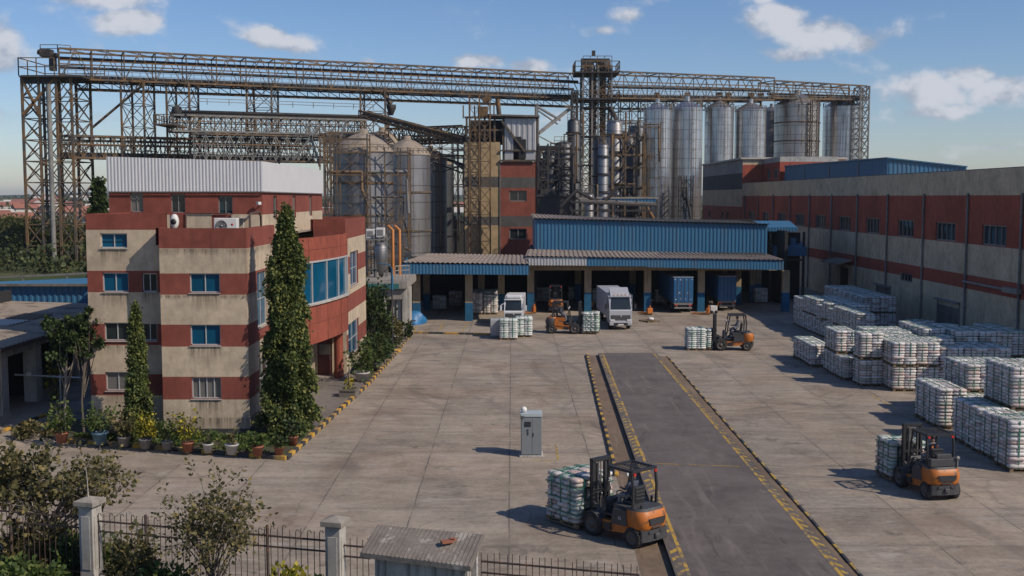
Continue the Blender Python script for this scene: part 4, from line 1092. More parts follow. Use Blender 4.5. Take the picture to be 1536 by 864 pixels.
YA, YM = 165.0, 200.0
gA, gM = PY(88,70,YA+1), PY(872,111,YM)
ZT = PY(60,71,YA).z; ZBt = PY(97,118,YA+1.5).z
up = bridge('conveyor_bridge', 'longest rusty lattice conveyor bridge running across the sky at the top of the plant', (gA.x,gA.y), (gM.x,gM.y), ZBt, (ZT, PY(872,111,YM).z), 5.2, 38, pipes=((.25,.72,.2),(.6,.45,.22)), xb=False, vs=2)
# a heavier tray under the near half
b = MB(); p0, p1 = V((gA.x,gA.y+5.6,ZBt-1.0)), V((gM.x,gM.y+5.6,ZBt-1.0)); b.bar(p0,p1,.3); b.bar(p0+V((0,2,0)),p1+V((0,2,0)),.25)
for i in range(48):
    a = p0+(p1-p0)*(i/48); c = p0+(p1-p0)*((i+1)/48); b.bar(a, a+V((0,0,1.0)), .12); b.bar(a+V((0,0,1.0)), c, .1); b.bar(a, a+V((0,2,0)), .1)
b.build('cable_tray', MT['rust'], up)
s0, s1 = PY(916,107,YM-4), PY(1162,117,206)
b2 = bridge('conveyor_bridge', 'rusty lattice conveyor bridge right of the tall central tower, above the bright silos', (s0.x,s0.y), (s1.x,s1.y), (PY(916,147,YM-4).z, PY(1162,150,206).z), (s0.z,s1.z), 5, 14, pipes=((.3,.45,.25),(.7,.5,.22)), xb=False, vs=2)
b = MB(); p0, p1 = PY(918,163,203), PY(1100,166,210); 
for i in range(14):
    a = p0+(p1-p0)*(i/14); c = p0+(p1-p0)*((i+1)/14); u = V((0,0,1.6)); b.bar(a+u,c,.13); b.bar(a,c+u,.13); b.bar(a,a+u,.13)
b.bar(p0,p1,.2); b.bar(p0+V((0,0,1.6)),p1+V((0,0,1.6)),.2); b.build('lower_truss', MT['steel'], b2)
s0, s1 = PY(1161,121,207), PY(1300,129,215)
bridge('conveyor_bridge', 'short end section of lattice bridge over the two rightmost silos', (s0.x,s0.y), (s1.x,s1.y), (PY(1161,147,207).z, PY(1300,150,215).z), (s0.z,s1.z), 5, 10, pipes=((.4,.3,.25),), casing=True, xb=False, vs=2)
# tall end tower on the left
xs = [PY(p,300,YA).x for p in (39,64,90)]
et = lattice('steel_tower', 'tall rusty lattice end tower at the far left with a railed platform', xs+[PY(112,300,YA).x], [YA, YA+7.5], 0, ZBt+.3, 9, .34, .13)
b = MB(); zz = ZBt; xl, xr = PY(31,98,YA).x, PY(125,98,YA).x
b.box(xl,YA-.8,zz,xr,YA+8.5,zz+.22); b.box(xs[0],YA,zz-.9,xs[2],YA+.3,zz); b.build('platform', MT['dsteel'], et)
b = MB(); handrail(b, [(xr-4,YA-.8),(xl,YA-.8),(xl,YA+8.5),(xr,YA+8.5)], zz+.2, 2.6, .13, 2.4); handrail(b, [(PY(56,70,YA).x,YA+1),(PY(82,70,YA).x,YA+1),(PY(98,78,YA).x,YA+2)], PY(56,77,YA).z, 1.1, .1, 1.8); b.build('railing', MT['rust'], et)
b = MB(); q = PY(70,82,YA+3); b.obox((q.x,YA+3,q.z+.2),(1.6,1.5,1.1)); b.obox((q.x+.9,YA+3,q.z-1.2),(.8,1.0,2.4)); b.tube((q.x-1.3,YA+3,q.z+.4),(q.x+1.8,YA+3,q.z-.2),.38); b.build('drive_head', MT['dsteel'], et)
b = MB()
for k,(p,q) in enumerate(((39,112),(64,39))): b.bar((PY(p,300,YA).x,YA-.1,ZBt-5.5),(PY(q,300,YA).x if k else xs[2],YA-.1,ZBt),.34)
b.bar((xs[2]+2.2,YA+7.5,ZBt-7),(xs[2]+11,YA+6.5,ZBt-.2),.3); b.build('brace', MT['rusty'], et)
b = MB(); b.tube((PY(80,300,YA).x,YA-.4,0),(PY(80,300,YA).x,YA-.4,ZBt-1),.38); b.build('downpipe', MT['steel'], et)
# lower bridge from the end tower
a_, c_ = PY(92,203,YA+.5), PY(470,217,184)
lb = bridge('conveyor_bridge', 'lowest lattice bridge leading from the far left tower behind the white clad storey', (a_.x,a_.y), (c_.x,c_.y), PY(94,236,YA).z, a_.z, 3.4, 26, pipes=((.5,.2,.22),(.3,.8,.18)), cw=.28, rail=False, mid=True)
# middle double-deck bridge
yg = 6.0
a_, c_ = PY(258,172,168), PY(560,177,180)
mbz = [PY(258,172,168).z, PY(258,196,168).z, PY(258,219,168).z, PY(258,240,168).z]
md = bridge('conveyor_bridge', 'double deck lattice bridge in the middle, ending left of the domed silos', (a_.x,a_.y), (c_.x,c_.y), mbz[1], mbz[0], 4.4, 20, pipes=((.2,1.25,.24),(.7,1.2,.2)), cw=.26, xb=True, casing=False, mats=('steel','rust'))
bridge('', '', (a_.x+3,a_.y+.6), (c_.x,c_.y+.6), mbz[3], mbz[1]-.4, 4.4, 16, par=md, pipes=((.3,.2,.2),(.75,.9,.18)), cw=.24, casing=False, mats=('rust','steel'))
b = MB(); xl, xr = PY(232,178,167).x, PY(262,178,167).x; zz = PY(240,188,167).z
b.box(xl,166.5,zz,xr,173,zz+.25); b.build('platform', MT['rust'], md)
b = MB(); handrail(b, [(xr,166.5),(xl,166.5),(xl,173)], zz+.2, 1.4, .12, 1.3); b.build('railing', MT['rust'], md)
b = MB(); q = PY(264,168,168.5); b.lathe([(0,-.9),(.7,-.8),(.75,.7),(.5,.9),(0,.9)], (q.x,169,q.z), 14); b.obox((q.x+1,169,q.z-.5),(1.2,.9,.7)); b.build('drive_head', MT['dsteel'], md)
b = MB(); handrail(b, [(a_.x+2,a_.y),(c_.x,c_.y)], mbz[0]+1.6, .9, .09, 3.2); b.build('railing', MT['steel'], md)
b = MB()
for (p,q) in (((482,186),(440,240)),((482,186),(505,226)),((480,250),(462,190)),((520,180),(497,246))):
    b.bar(PY(*p,171), PY(*q,171), .34)
b.build('strut', MT['steel'], md)
# inclined conveyor down to the banded tower
a_, c_ = PY(538,166,176), PY(694,207,166)
bridge('conveyor_bridge', 'sloping conveyor descending to the tan and red banded tower', (a_.x,a_.y), (c_.x,c_.y), (PY(538,175,176).z, PY(694,216,166).z), (a_.z, c_.z), 2.4, 14, pipes=((.5,.62,.26),), cw=.24, rail=False, mid=False, casing=False, mats=('rusty','rust'))
a_, c_ = PY(575,192,178), PY(694,212,170)
bridge('conveyor_bridge', 'level service bridge above the domed silos beside the banded tower', (a_.x,a_.y), (c_.x,c_.y), PY(575,205,178).z-1.2, PY(575,193,178).z, 3, 10, pipes=((.5,.2,.25),), cw=.22, rail=True, mid=False, casing=False)
# supporting towers of the top bridge
def yat(px):  # distance of the top bridge at an image column
    t = (px-88)/(872-88); return YA + (YM-YA)*min(max(t,0),1)*.93
for (p0, p1, lab, z0) in ((183,217,'slender lattice support left of the white clad storey, first under the long bridge',0), (251,285,'lattice support standing at the left end of the double deck bridge',0), (371,408,'lattice support rising through the double deck bridge',0), (541,578,'lattice support above the domed silos under the long bridge',0)):
    y = yat((p0+p1)/2); lattice('steel_tower', lab, [PY(p0,200,y).x, PY(p1,200,y).x], [y, y+5], z0, ZBt+.1, 8, .27, .10)
b_ = yat(580)
o = thing('chute', 'dark feed chute hanging under the long bridge above the domed silos', 'chute', (PY(587,165,b_).x, b_+2, ZBt-4))
b = MB(); q = PY(587,165,b_+2); b.lathe([(.3,-.9),(.8,.3),(.8,.9),(0,.9)], (q.x,b_+2,q.z), 4); b.build('hopper', MT['dsteel'], o)
b = MB(); b.tube((q.x,b_+2,q.z+1),(q.x-1.5,b_+2,ZBt),.4); b.tube((q.x-.2,b_+2,q.z-1.2),(q.x-1.8,b_+2,q.z-6),.3); b.build('pipe', MT['rust'], o)

# ------------------------------------------------------------------ banded concrete tower
YT = 165.0
bt = thing('banded_tower', 'square tan and red banded concrete tower with grey sheet top floor', 'tower', (PY(750,300,YT).x, YT+5, 0))
x0, x1, x2 = PY(697,300,YT).x, PY(750,300,YT).x, PY(803,300,YT).x
z_ = lambda py: PY(750,py,YT).z
mb = MB()
wall(mb, (x0,YT,0), X, NF, x1-x0, [(0,z_(338),0),(z_(338),z_(325),1),(z_(325),z_(281),0),(z_(281),z_(265),1),(z_(265),z_(213),0)], [], .2)
wall(mb, (x0,YT,0), V((0,1,0)), V((-1,0,0)), 10, [(0,z_(213),0)], [], .2)
hh = [(PY(764,300,YT).x-x1, PY(790,300,YT).x-x1, z_(302), z_(286)), (PY(764,300,YT).x-x1, PY(790,300,YT).x-x1, z_(359), z_(343))]
wall(mb, (x1,YT,0), X, NF, x2-x1, [(0,z_(340),2),(z_(340),z_(324),1),(z_(324),z_(282),2),(z_(282),z_(266),1),(z_(266),z_(243),2)], hh, .3)
wall(mb, (x2,YT,0), V((0,1,0)), V((1,0,0)), 10, [(0,z_(340),2),(z_(340),z_(324),1),(z_(324),z_(243),2)], [], .2)
mb.quad((x0,YT,z_(213)-.02),(x1,YT,z_(213)-.02),(x1,YT+10,z_(213)-.02),(x0,YT+10,z_(213)-.02),1); mb.quad((x1,YT,z_(243)-.02),(x2,YT,z_(243)-.02),(x2,YT+10,z_(243)-.02),(x1,YT+10,z_(243)-.02),1); mb.quad((x1,YT,z_(243)-.05),(x1,YT+10,z_(243)-.05),(x1,YT+10,z_(213)-.02),(x1,YT,z_(213)-.02),0)
mb.build('wall', [MT['tan'], MT['grayb'], plaster('tower_red', (.24,.075,.052), (.12,.05,.035), .45)], bt)
for h, g in zip(hh, ('gdark','gdark')): window(bt, (x1,YT,0), X, NF, h, .3, 2, 1, g, 'dframe', .12)
b = MB()
b.corr((PY(757,200,YT).x,YT-.1,z_(226)),(x2+.1,YT-.1,z_(226)),(PY(757,200,YT).x,YT-.1,z_(178)),.8,.08)
k = len(b.v)
b.build('top_cladding', MT['cladg'], bt)
b = MB(); b.box(PY(757,230,YT).x,YT-.12,z_(240),PY(770,230,YT).x,YT-.02,z_(227)); b.box(PY(788,230,YT).x,YT-.12,z_(240),x2,YT-.02,z_(227)); b.build('top_cladding', MT['cladg'], bt)
b = MB(); b.box(PY(770,215,YT).x,YT-.22,z_(224),PY(782,215,YT).x,YT-.195,z_(205)); b.box(PY(778,220,YT).x,YT-.24,z_(238),PY(789,220,YT).x,YT-.225,z_(209)); b.build('opening_shade', MT['dark'], bt)  # solid dark slabs on the cladding, shade of its gaps put into colour
b = MB(); b.box(x0+.5,YT+6,z_(213),x2-.3,YT+9.5,z_(176)); b.box(x1+.6,YT+1.6,z_(243),x2-.4,YT+9,z_(178)); b.build('dark_core', MT['dark'], bt)
b = MB(); b.extr([(x1-2,YT-.8,z_(174)),(x2+.6,YT-.8,z_(176)),(x2+.6,YT+10,z_(174)),(x1-2,YT+10,z_(172))],(0,0,.25)); b.build('top_roof', MT['concd'], bt)
b = MB()
for px in (700,713,727,742,755,757,780,803): b.bar((PY(px,200,YT).x,YT+.1,z_(243 if px > 752 else 213)),(PY(px,200,YT).x,YT+.1,z_(175)),.3)
for zz in (z_(176), z_(195)): b.bar((x0,YT+.1,zz),(x2,YT+.1,zz),.28)
b.bar((x1+.3,YT-.3,z_(182)),(PY(788,228,YT).x,YT-.3,z_(228)),.3); b.bar((x1,YT-.2,z_(241)),(x2,YT-.2,z_(241)),.3); b.bar((x1,YT-.2,z_(226)),(x2,YT-.2,z_(226)),.22)
b.build('frame', MT['rust'], bt)
b = MB(); b.box(x0-.1,YT-.03,z_(300),x0+.12,YT-.004,z_(214)); b.path([(x2+.35,YT+.3,0),(x2+.35,YT+.3,z_(176))],.2); b.bar((x1,YT-.05,0),(x1,YT-.05,z_(243)),.15); b.build('downpipe', MT['concd'], bt)
lattice('steel_tower', 'rusty lattice tower bolted to the front of the banded concrete tower', [PY(p,200,YT-3).x for p in (704,719,735)], [YT-3.2,YT-.9], 0, PY(720,140,YT-3.4).z, 13, .17, .055, mats=('rusty','rust'))
o = thing('feed_head', 'rusty feed head between the long bridge and the banded tower', 'machine', (PY(730,160,YT).x, YT+1, z_(176)))
b = MB(); q = PY(724,162,YT); b.obox((q.x,YT+1,q.z-.6),(1.5,1.6,1.7)); b.tube((q.x,YT+1,q.z+1),(q.x+1.0,YT+1,PY(720,146,YT+1).z),.5); b.tube((q.x+2.2,YT+1,q.z+1.4),(q.x+2.5,YT+1,q.z-1.6),.35); b.build('body', MT['rusty'], o)
b = MB()
for px in (695,712,741,747,803): q = PY(px,200,YT+2); b.bar((q.x,YT+2,z_(176)),(q.x,YT+2,PY(720,158,YT+2).z),.2)
b.build('post', MT['rust'], o)
o = thing('tie_rods', 'crossed steel stay braces in the gap between banded tower and tall central tower', 'bracing', (PY(835,190,185).x, 185, 16))
b = MB(); b.bar(PY(808,200,180), PY(855,163,192), .45); b.bar(PY(806,160,180), PY(840,180,188), .3); b.bar(PY(806,165,180), PY(836,186,188), .2); b.bar(PY(806,230,180),PY(806,155,180),.35); b.bar(PY(808,204,180), PY(850,226,190), .15); b.build('brace', MT['steel'], o)

# ------------------------------------------------------------------ tall central tower
YCn = 194.0
xs = [PY(p,200,YCn).x for p in (874,888,897,917)]
ct = lattice('steel_tower', 'tallest lattice tower in the middle of the plant with a machinery platform on top', [xs[0],xs[1],xs[2],xs[3]], [YCn,YCn+6], 0, PY(880,98,YCn).z, 16, .30, .12, mats=('steel','rusty'))
b = MB(); xl, xr = PY(862,200,YCn).x, PY(928,200,YCn).x
for py_ in (110,150): z = PY(880,py_,YCn).z; b.box(xl,YCn-.9,z,xr,YCn+7,z+.25)
b.build('platform', MT['dsteel'], ct)
b = MB()
for py_, h in ((110,1.8),(150,1.3)): z = PY(880,py_,YCn).z; handrail(b, [(xl,YCn+7),(xl,YCn-.9),(xr,YCn-.9),(xr,YCn+7)], z+.2, h, .12, 1.6)
z = PY(880,98,YCn).z; handrail(b, [(xs[0],YCn),(xs[3],YCn)], z, 1.6, .1, 1.2); b.build('railing', MT['rust'], ct)
b = MB(); q = PY(893,100,YCn+2)
b.obox((q.x-1.4,YCn+2,q.z-.2),(2.2,2,2.6)); b.lathe([(0,-1.4),(1.3,-1.2),(1.3,1),(0,1.3)], (q.x+1.4,YCn+2,q.z), 12); b.obox((q.x,YCn+2.5,q.z+1.1),(5,1.6,.6)); b.obox((q.x-.4,YCn+1,q.z+2.2),(.6,.5,.9)); b.build('drive_head', MT['dsteel'], ct)
for dx, m in ((1.3,'dsteel'),(3.2,'rust')):
    b = MB(); b.box(xs[0]+dx,YCn+2,0,xs[0]+dx+1.0,YCn+3.2,q.z); b.build('elevator_leg', MT[m], ct)
b = MB(); b.tube((xs[2]+.9,YCn+1,0),(xs[2]+.9,YCn+1,PY(880,120,YCn).z),.45); b.build('riser_pipe', MT['rusty'], ct)
b = MB(); z = PY(880,160,YCn).z; b.path([(xs[3]-.3,YCn-.2,z),(xs[3]+1.2,YCn-.4,z-3),(xs[3]+1.2,YCn-.4,0)], .4); b.build('side_pipe', MT['dsteel'], ct)
for zz in (6, 11, 16, 21, 26):
    b = MB(); b.box(xs[0]-.3,YCn-.3,zz,xs[3]+.6,YCn+6,zz+.12); b.build('landing', MT['dsteel'], ct)
lattice('steel_tower', 'thin dark lattice beside the tall central tower, on its left', [PY(858,200,190).x, PY(866,200,190).x], [190,193], 0, ZBt+.5, 14, .25, .1, mats=('dsteel','dsteel'))

# ------------------------------------------------------------------ silos and vessels
def silo(px, ytop, wpx, Y, mat, label, roofh=.32, group='steel silos', extras=True, rings=0):
    c = PY(px, ytop, Y); r = wpx/F*Y/2; zt = c.z
    t = thing('silo', label, 'silo', (c.x, Y, 0), rng.random()*.0, group)
    b = MB(); n = 40; b.lathe([(r,0),(r,zt)], (0,0,0), n); b.build('body', MT[mat], t, world=False)
    b = MB(); dome = 'dome' in label; hr = r*roofh*(1.7 if not dome else 1.45)
    pr = [(r*1.03,zt-.12),(r*1.03,zt+.04)] + ([(r*.84,zt+hr*.36),(r*.62,zt+hr*.66),(r*.36,zt+hr*.90)] if dome else []) + [(r*.16,zt+hr),(r*.16,zt+hr+.5),(0,zt+hr+.6)]
    b.lathe(pr, (0,0,0), n, smooth=dome); b.build('roof', MT['roofg' if dome else mat], t, world=False)
    if extras:
        b = MB(); a = -math.pi/2 + .25
        for s in (-.28,.28):
            x, y = (r+.25)*math.cos(a)+s, (r+.25)*math.sin(a); b.bar((x,y,0),(x,y,zt+.6),.06)
        for k in range(int(zt/1.2)):
            x, y = (r+.25)*math.cos(a), (r+.25)*math.sin(a); b.bar((x-.3,y,k*1.2),(x+.3,y,k*1.2),.05)
        b.build('ladder', MT['rust'], t, world=False)
        b = MB()
        for k in range(26):
            a0 = 2*math.pi*k/26; x, y = r*1.0*math.cos(a0), r*1.0*math.sin(a0); b.bar((x,y,zt),(x,y,zt+.8),.06)
        for k in range(26):
            a0, a1 = 2*math.pi*k/26, 2*math.pi*(k+1)/26
            b.bar((r*math.cos(a0),r*math.sin(a0),zt+.8),(r*math.cos(a1),r*math.sin(a1),zt+.8),.06)
        b.build('railing', MT['rust'], t, world=False)
    if rings:
        for k in range(1, rings+1):
            b = MB(); z = zt*k/(rings+1); b.lathe([(r,z),(r+.14,z),(r+.14,z+.22),(r,z+.22)], (0,0,0), n, smooth=False); b.build('ring', MT['rust'], t, world=False)
    return t
silo(986.5,166,42,150,'silo','first bright steel silo right of the central tower, tall and narrow')
silo(1031,163,45,152,'silo','tall bright steel silo standing clear just left of the striped block')
silo(1079,163,43,203,'silo','bright steel silo behind the left edge of the striped block')
silo(1126,166,46,204,'silo','bright steel silo behind the middle of the striped block with dark stains')
silo(1157,168,30,222,'silod','dark narrow silo half hidden in the gap left of the widest stained silo')
silo(1196,158,66,212,'silor','widest stained steel silo with dark hoops near the right end', rings=7)
silo(1263,161,54,218,'silo','rightmost clean steel silo at the end of the lattice bridge')
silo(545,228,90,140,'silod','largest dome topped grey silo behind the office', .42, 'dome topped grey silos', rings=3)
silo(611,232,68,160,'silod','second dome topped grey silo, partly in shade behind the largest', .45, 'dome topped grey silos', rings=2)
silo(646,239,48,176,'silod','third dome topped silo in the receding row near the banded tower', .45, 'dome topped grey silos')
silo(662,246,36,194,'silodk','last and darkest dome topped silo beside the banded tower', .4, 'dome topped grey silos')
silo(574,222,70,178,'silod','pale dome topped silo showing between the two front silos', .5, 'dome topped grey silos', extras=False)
def vessel(px, ytop, wpx, Y, mat, label, flange=4, z0=0):
    c = PY(px, ytop, Y); r = wpx/F*Y/2; zt = c.z
    t = thing('vessel', label, 'vessel', (c.x, Y, z0), 0, 'process vessels')
    b = MB(); b.lathe([(r,0),(r,zt-z0-r*.5),(r*.8,zt-z0-.15*r),(r*.35,zt-z0),(0,zt-z0)], (0,0,0), 24); b.build('shell', MT[mat], t, world=False)
    for k in range(1,flange+1):
        b = MB(); z = (zt-z0)*(.25+.68*k/flange)*.98-.3; b.lathe([(r,z),(r+.2,z),(r+.2,z+.25),(r,z+.25)], (0,0,0), 24, smooth=False); b.build('flange', MT['dsteel'], t, world=False)
    b = MB(); b.path([(0,-r*.3,zt-z0-.2),(0,-r*.3,zt-z0+1),(r+.4,-r*.3,zt-z0+1.1),(r+.4,-r*.3,zt-z0-6)], .13)
    handrail(b, [(-r,-r),(r,-r)], zt-z0-.5, 1.1, .07, 1); b.build('pipe', MT['rust'], t, world=False)
    return t
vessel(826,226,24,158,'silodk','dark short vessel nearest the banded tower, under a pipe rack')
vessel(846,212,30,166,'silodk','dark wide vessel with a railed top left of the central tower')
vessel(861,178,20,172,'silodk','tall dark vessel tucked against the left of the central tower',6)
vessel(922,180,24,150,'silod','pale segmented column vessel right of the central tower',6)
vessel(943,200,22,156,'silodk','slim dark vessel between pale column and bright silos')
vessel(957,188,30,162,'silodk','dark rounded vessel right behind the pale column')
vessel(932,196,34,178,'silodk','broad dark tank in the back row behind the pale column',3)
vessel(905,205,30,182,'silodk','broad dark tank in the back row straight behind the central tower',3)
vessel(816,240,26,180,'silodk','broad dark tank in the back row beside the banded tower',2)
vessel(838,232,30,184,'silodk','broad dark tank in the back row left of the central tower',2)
vessel(884,290,14,140,'silod','short capped dust cyclone at the foot of the central tower',2)
vessel(905,215,16,146,'silod','thin grey pipe-like vessel directly before the central tower',5)
# pipe racks and frames among the vessels and silos
def rack(label, pxs, pys, Y, dY, dens=1., w=.13, mat='rust', name='pipe_rack', pipes=3, diag=True, seed=1):
    q = random.Random(seed)
    xs = [PY(p,250,Y).x for p in pxs]; zs = [PY(700,p,Y).z for p in pys]
    t = thing(name, label, 'pipe rack', (sum(xs)/len(xs), Y, min(zs)))
    for x in xs:
        b = MB()
        for y in (Y,Y+dY): b.bar((x,y,0),(x,y,max(zs)+.6),w*1.5)
        b.build('post', MT[mat], t)
    for z in zs:
        b = MB()
        for y in (Y,Y+dY): b.bar((xs[0],y,z),(xs[-1],y,z),w*1.2)
        for x in xs: b.bar((x,Y,z),(x,Y+dY,z),w)
        b.build('beam', MT[mat], t)
    if diag:
        b = MB()
        for x, x2 in zip(xs, xs[1:]):
            for z, z2 in zip(zs, zs[1:]):
                if q.random() < dens:
                    b.bar((x,Y,z),(x2,Y,z2),w*.8); b.bar((x2,Y,z),(x,Y,z2),w*.8)
        b.build('bracing', MT[mat], t)
    for k in range(pipes):
        b = MB(); z = q.choice(zs)+.35; y = Y+dY*q.random(); x0, x1 = xs[0], xs[-1]; xv = x0+(x1-x0)*q.random()
        b.path([(x0,y,z),(xv,y,z),(xv,y-.3,z-q.random()*4-1),(x1,y-.3,z-q.random()*4-2)], .1+.12*q.random()); b.build('pipe', MT[q.choice(['rusty','steel','dsteel','rust'])], t)
    return t
rack('rusty pipe rack in front of the largest domed silo, beside the office top storey', (486,495,505,551), (208,228,262,292,330,370,405), 133, 2.5, .75, .10, seed=3)
rack('pipe rack with crossed braces between the first and second domed silos', (551,577,597,612), (228,262,300,345,395), 136, 3, .6, .10, 'rust', seed=5)
rack('open steel rack at the foot of the domed silos above the concrete porch', (551,566,582,600), (335,352,372,390,412), 100, 2, .6, .06, 'rust', seed=8)
rack('light lattice rack filling the gap between last domed silo and banded tower', (678,686,696), (205,225,250,280,310,345), 186, 4, .6, .12, 'dsteel', seed=2)
rack('tangle of pipe rack above the domed silos next to the banded tower', (600,630,660,696), (205,222,236), 172, 5, .8, .11, 'rust', pipes=5, seed=12)
rack('pipe rack with rusty beams in the gap right of the banded tower', (808,822,838,858), (222,238,254,270,286,300), 153, 4, .5, .15, 'dsteel', pipes=5, seed=4)
rack('pipe rack with walkways across the dark vessels right of the central tower', (920,938,955,968), (205,232,251,280,300), 146, 3, .25, .15, 'rust', pipes=5, seed=6)
rack('tall thin rack in front of the first bright silo', (966,975,990), (190,232,268,300), 144, 1.5, .2, .06, 'rust', pipes=2, seed=9)
rack('low rack of pipes at the foot of the second bright silo', (1022,1030,1040), (270,285,300,316), 146, 2, .7, .09, 'dsteel', pipes=3, seed=10)
rack('horizontal service rack high between banded tower and central tower', (804,830,862), (225,229), 168, 2, .0, .2, 'rust', pipes=2, seed=14)
rack('steel support rack under the lattice bridge above the bright silos', (930,947,960,1003,1050), (150,165,182), 200, 4, .3, .13, 'steel', pipes=3, seed=15)
rack('rusty support rack under the bridge between the domed silos and the sloping conveyor', (480,497,541,578), (200,214,226,240), 170, 5, .8, .12, 'rust', pipes=4, seed=21)
xa = [PY(p,200,214).x for p in (1287,1300)]
lattice('steel_tower', 'narrow lattice end tower at the far right of the last silo', xa, [213,217], 0, PY(1300,130,214).z, 16, .26, .12, mats=('steel','steel'))
lattice('steel_tower', 'lattice ladder tower between the two widest right silos', [PY(1218,200,206).x, PY(1228,200,206).x], [206,207.5], 0, PY(1220,150,206).z, 15, .13, .06, mats=('dsteel','rust'))
for k, (px, sp) in enumerate(((1092,1),(1141,1),(985,0),(1031,0),(1079,0),(1126,0))):
    y = 205 if k > 1 else 207
    b = MB(); q = PY(px,160,y); b.tube((q.x,y,q.z-2),(q.x,y,q.z+2.2),.22); b.obox((q.x,y,q.z+2.2),(1.0,.8,.7)); solo('spout', b, MT['rusty'], ['feed spout left of the middle bright silo','feed spout right of the middle bright silo','feed spout over the first tall silo','feed spout over the second tall silo','feed spout over the third bright silo','feed spout over the stained middle silo'][k], 'spout', 'feed spouts')
# blue-white roofed platform behind the dock
yq = 132.0
t = thing('process_platform', 'low platform with pale blue roof behind the loading bay, below the central tower', 'platform', (PY(925,305,yq).x, yq, 6))
b = MB(); a_, c_ = PY(870,303,yq), PY(985,308,yq); b.extr([(a_.x,yq,a_.z),(c_.x,yq,c_.z),(c_.x,yq+5,c_.z+.3),(a_.x,yq+5,a_.z+.3)],(0,0,.25)); b.build('roof', MT['concd'], t)
b = MB(); a_, c_ = PY(898,306,yq+2), PY(984,298,yq+2); b.corr((a_.x,yq+2,a_.z),(c_.x,yq+2,a_.z),(a_.x,yq+2,c_.z),.4,.05); b.build('cladding', MT['cladb'], t)
b = MB(); b.box(a_.x-.3,yq+1.9,c_.z,c_.x+.3,yq+4,c_.z+.2); b.build('top_roof', MT['conc'], t)
b = MB()
for px in (856,870,895,925,955,985): q = PY(px,310,yq).x; b.bar((q,yq+.2,0),(q,yq+.2,PY(px,300 if px > 860 else 300,yq).z),.2)
b.bar((PY(856,310,yq).x,yq,PY(856,303,yq).z),(PY(985,310,yq).x,yq,PY(985,309,yq).z),.22); b.bar((PY(856,316,yq).x,yq,PY(856,316,yq).z),(PY(985,316,yq).x,yq,PY(985,316,yq).z),.22); b.build('post', MT['dsteel'], t)
b = MB(); q = PY(878,292,yq+1); b.path([(q.x-3,yq+1,q.z-1.5),(q.x-1,yq+1,q.z+.5),(q.x+2,yq+1,q.z-1.2),(q.x+4,yq+1,q.z+1)], .25, 8); b.build('duct', MT['dsteel'], t)
# dark mass of machinery low behind the loading bay roofs
for k,(x0p,x1p,yt,Y,lab) in enumerate(((806,862,292,150,'dark low machinery house behind the dock left of the central tower'),(985,1010,312,160,'dark low plinth between the bright silos'),(666,700,330,205,'dark machinery house far behind the canopy in the gap'))):
    a_, c_ = PY(x0p,yt,Y), PY(x1p,yt,Y); b = MB(); b.box(a_.x,Y,0,c_.x,Y+6,a_.z); b.box(a_.x+.4,Y+.5,a_.z,a_.x+(c_.x-a_.x)*.5,Y+4,a_.z+.8); b.box(a_.x-.2,Y-.2,a_.z-.3,c_.x+.2,Y-.005,a_.z-.1)
    solo('machine_house', b, MT['dsteel'], lab, 'machine house', bevel=.05)
# ------------------------------------------------------------------ palletised sacks
def sack_verts(c, sx, sy, sz):
    """one plump sack: rounded pillow, ends pinched"""
    vs = []; n = 8
    rings = [(-.5,.55,.5),(-.40,.9,.86),(-.15,1,1),(.15,1,1),(.40,.9,.86),(.5,.55,.5)]
    jx, jz = rng.normal()*.012, rng.normal()*.008
    for (t, a, b) in rings:
        for k in range(n):
            q = 2*math.pi*(k+.5)/n; cx, cz = math.cos(q), math.sin(q)
            ex = math.copysign(abs(cx)**.55, cx)*.5*sx*a; ez = math.copysign(abs(cz)**.55, cz)*.5*sz*b
            vs.append((c[0]+ex+jx, c[1]+t*sy, c[2]+ez+jz))
    fs = [(i*n+k, i*n+(k+1)%n, (i+1)*n+(k+1)%n, (i+1)*n+k) for i in range(5) for k in range(n)]
    fs += [tuple(range(n))[::-1], tuple(range(5*n, 6*n))]
    return vs, fs
PW, PDp = 1.22, 1.34
def pallet_base(mb, w, d):
    for y in (-d/2+.06, 0, d/2-.06): mb.box(-w/2, y-.05, 0, w/2, y+.05, .03)
    for y in (-d/2+.06, 0, d/2-.06):
        for x in (-w/2+.07, 0, w/2-.07): mb.box(x-.07, y-.05, .031, x+.07, y+.05, .105)
    for k in range(7):
        x = -w/2 + w*(k+.5)/7; mb.box(x-.065, -d/2, .106, x+.065, d/2, .135)
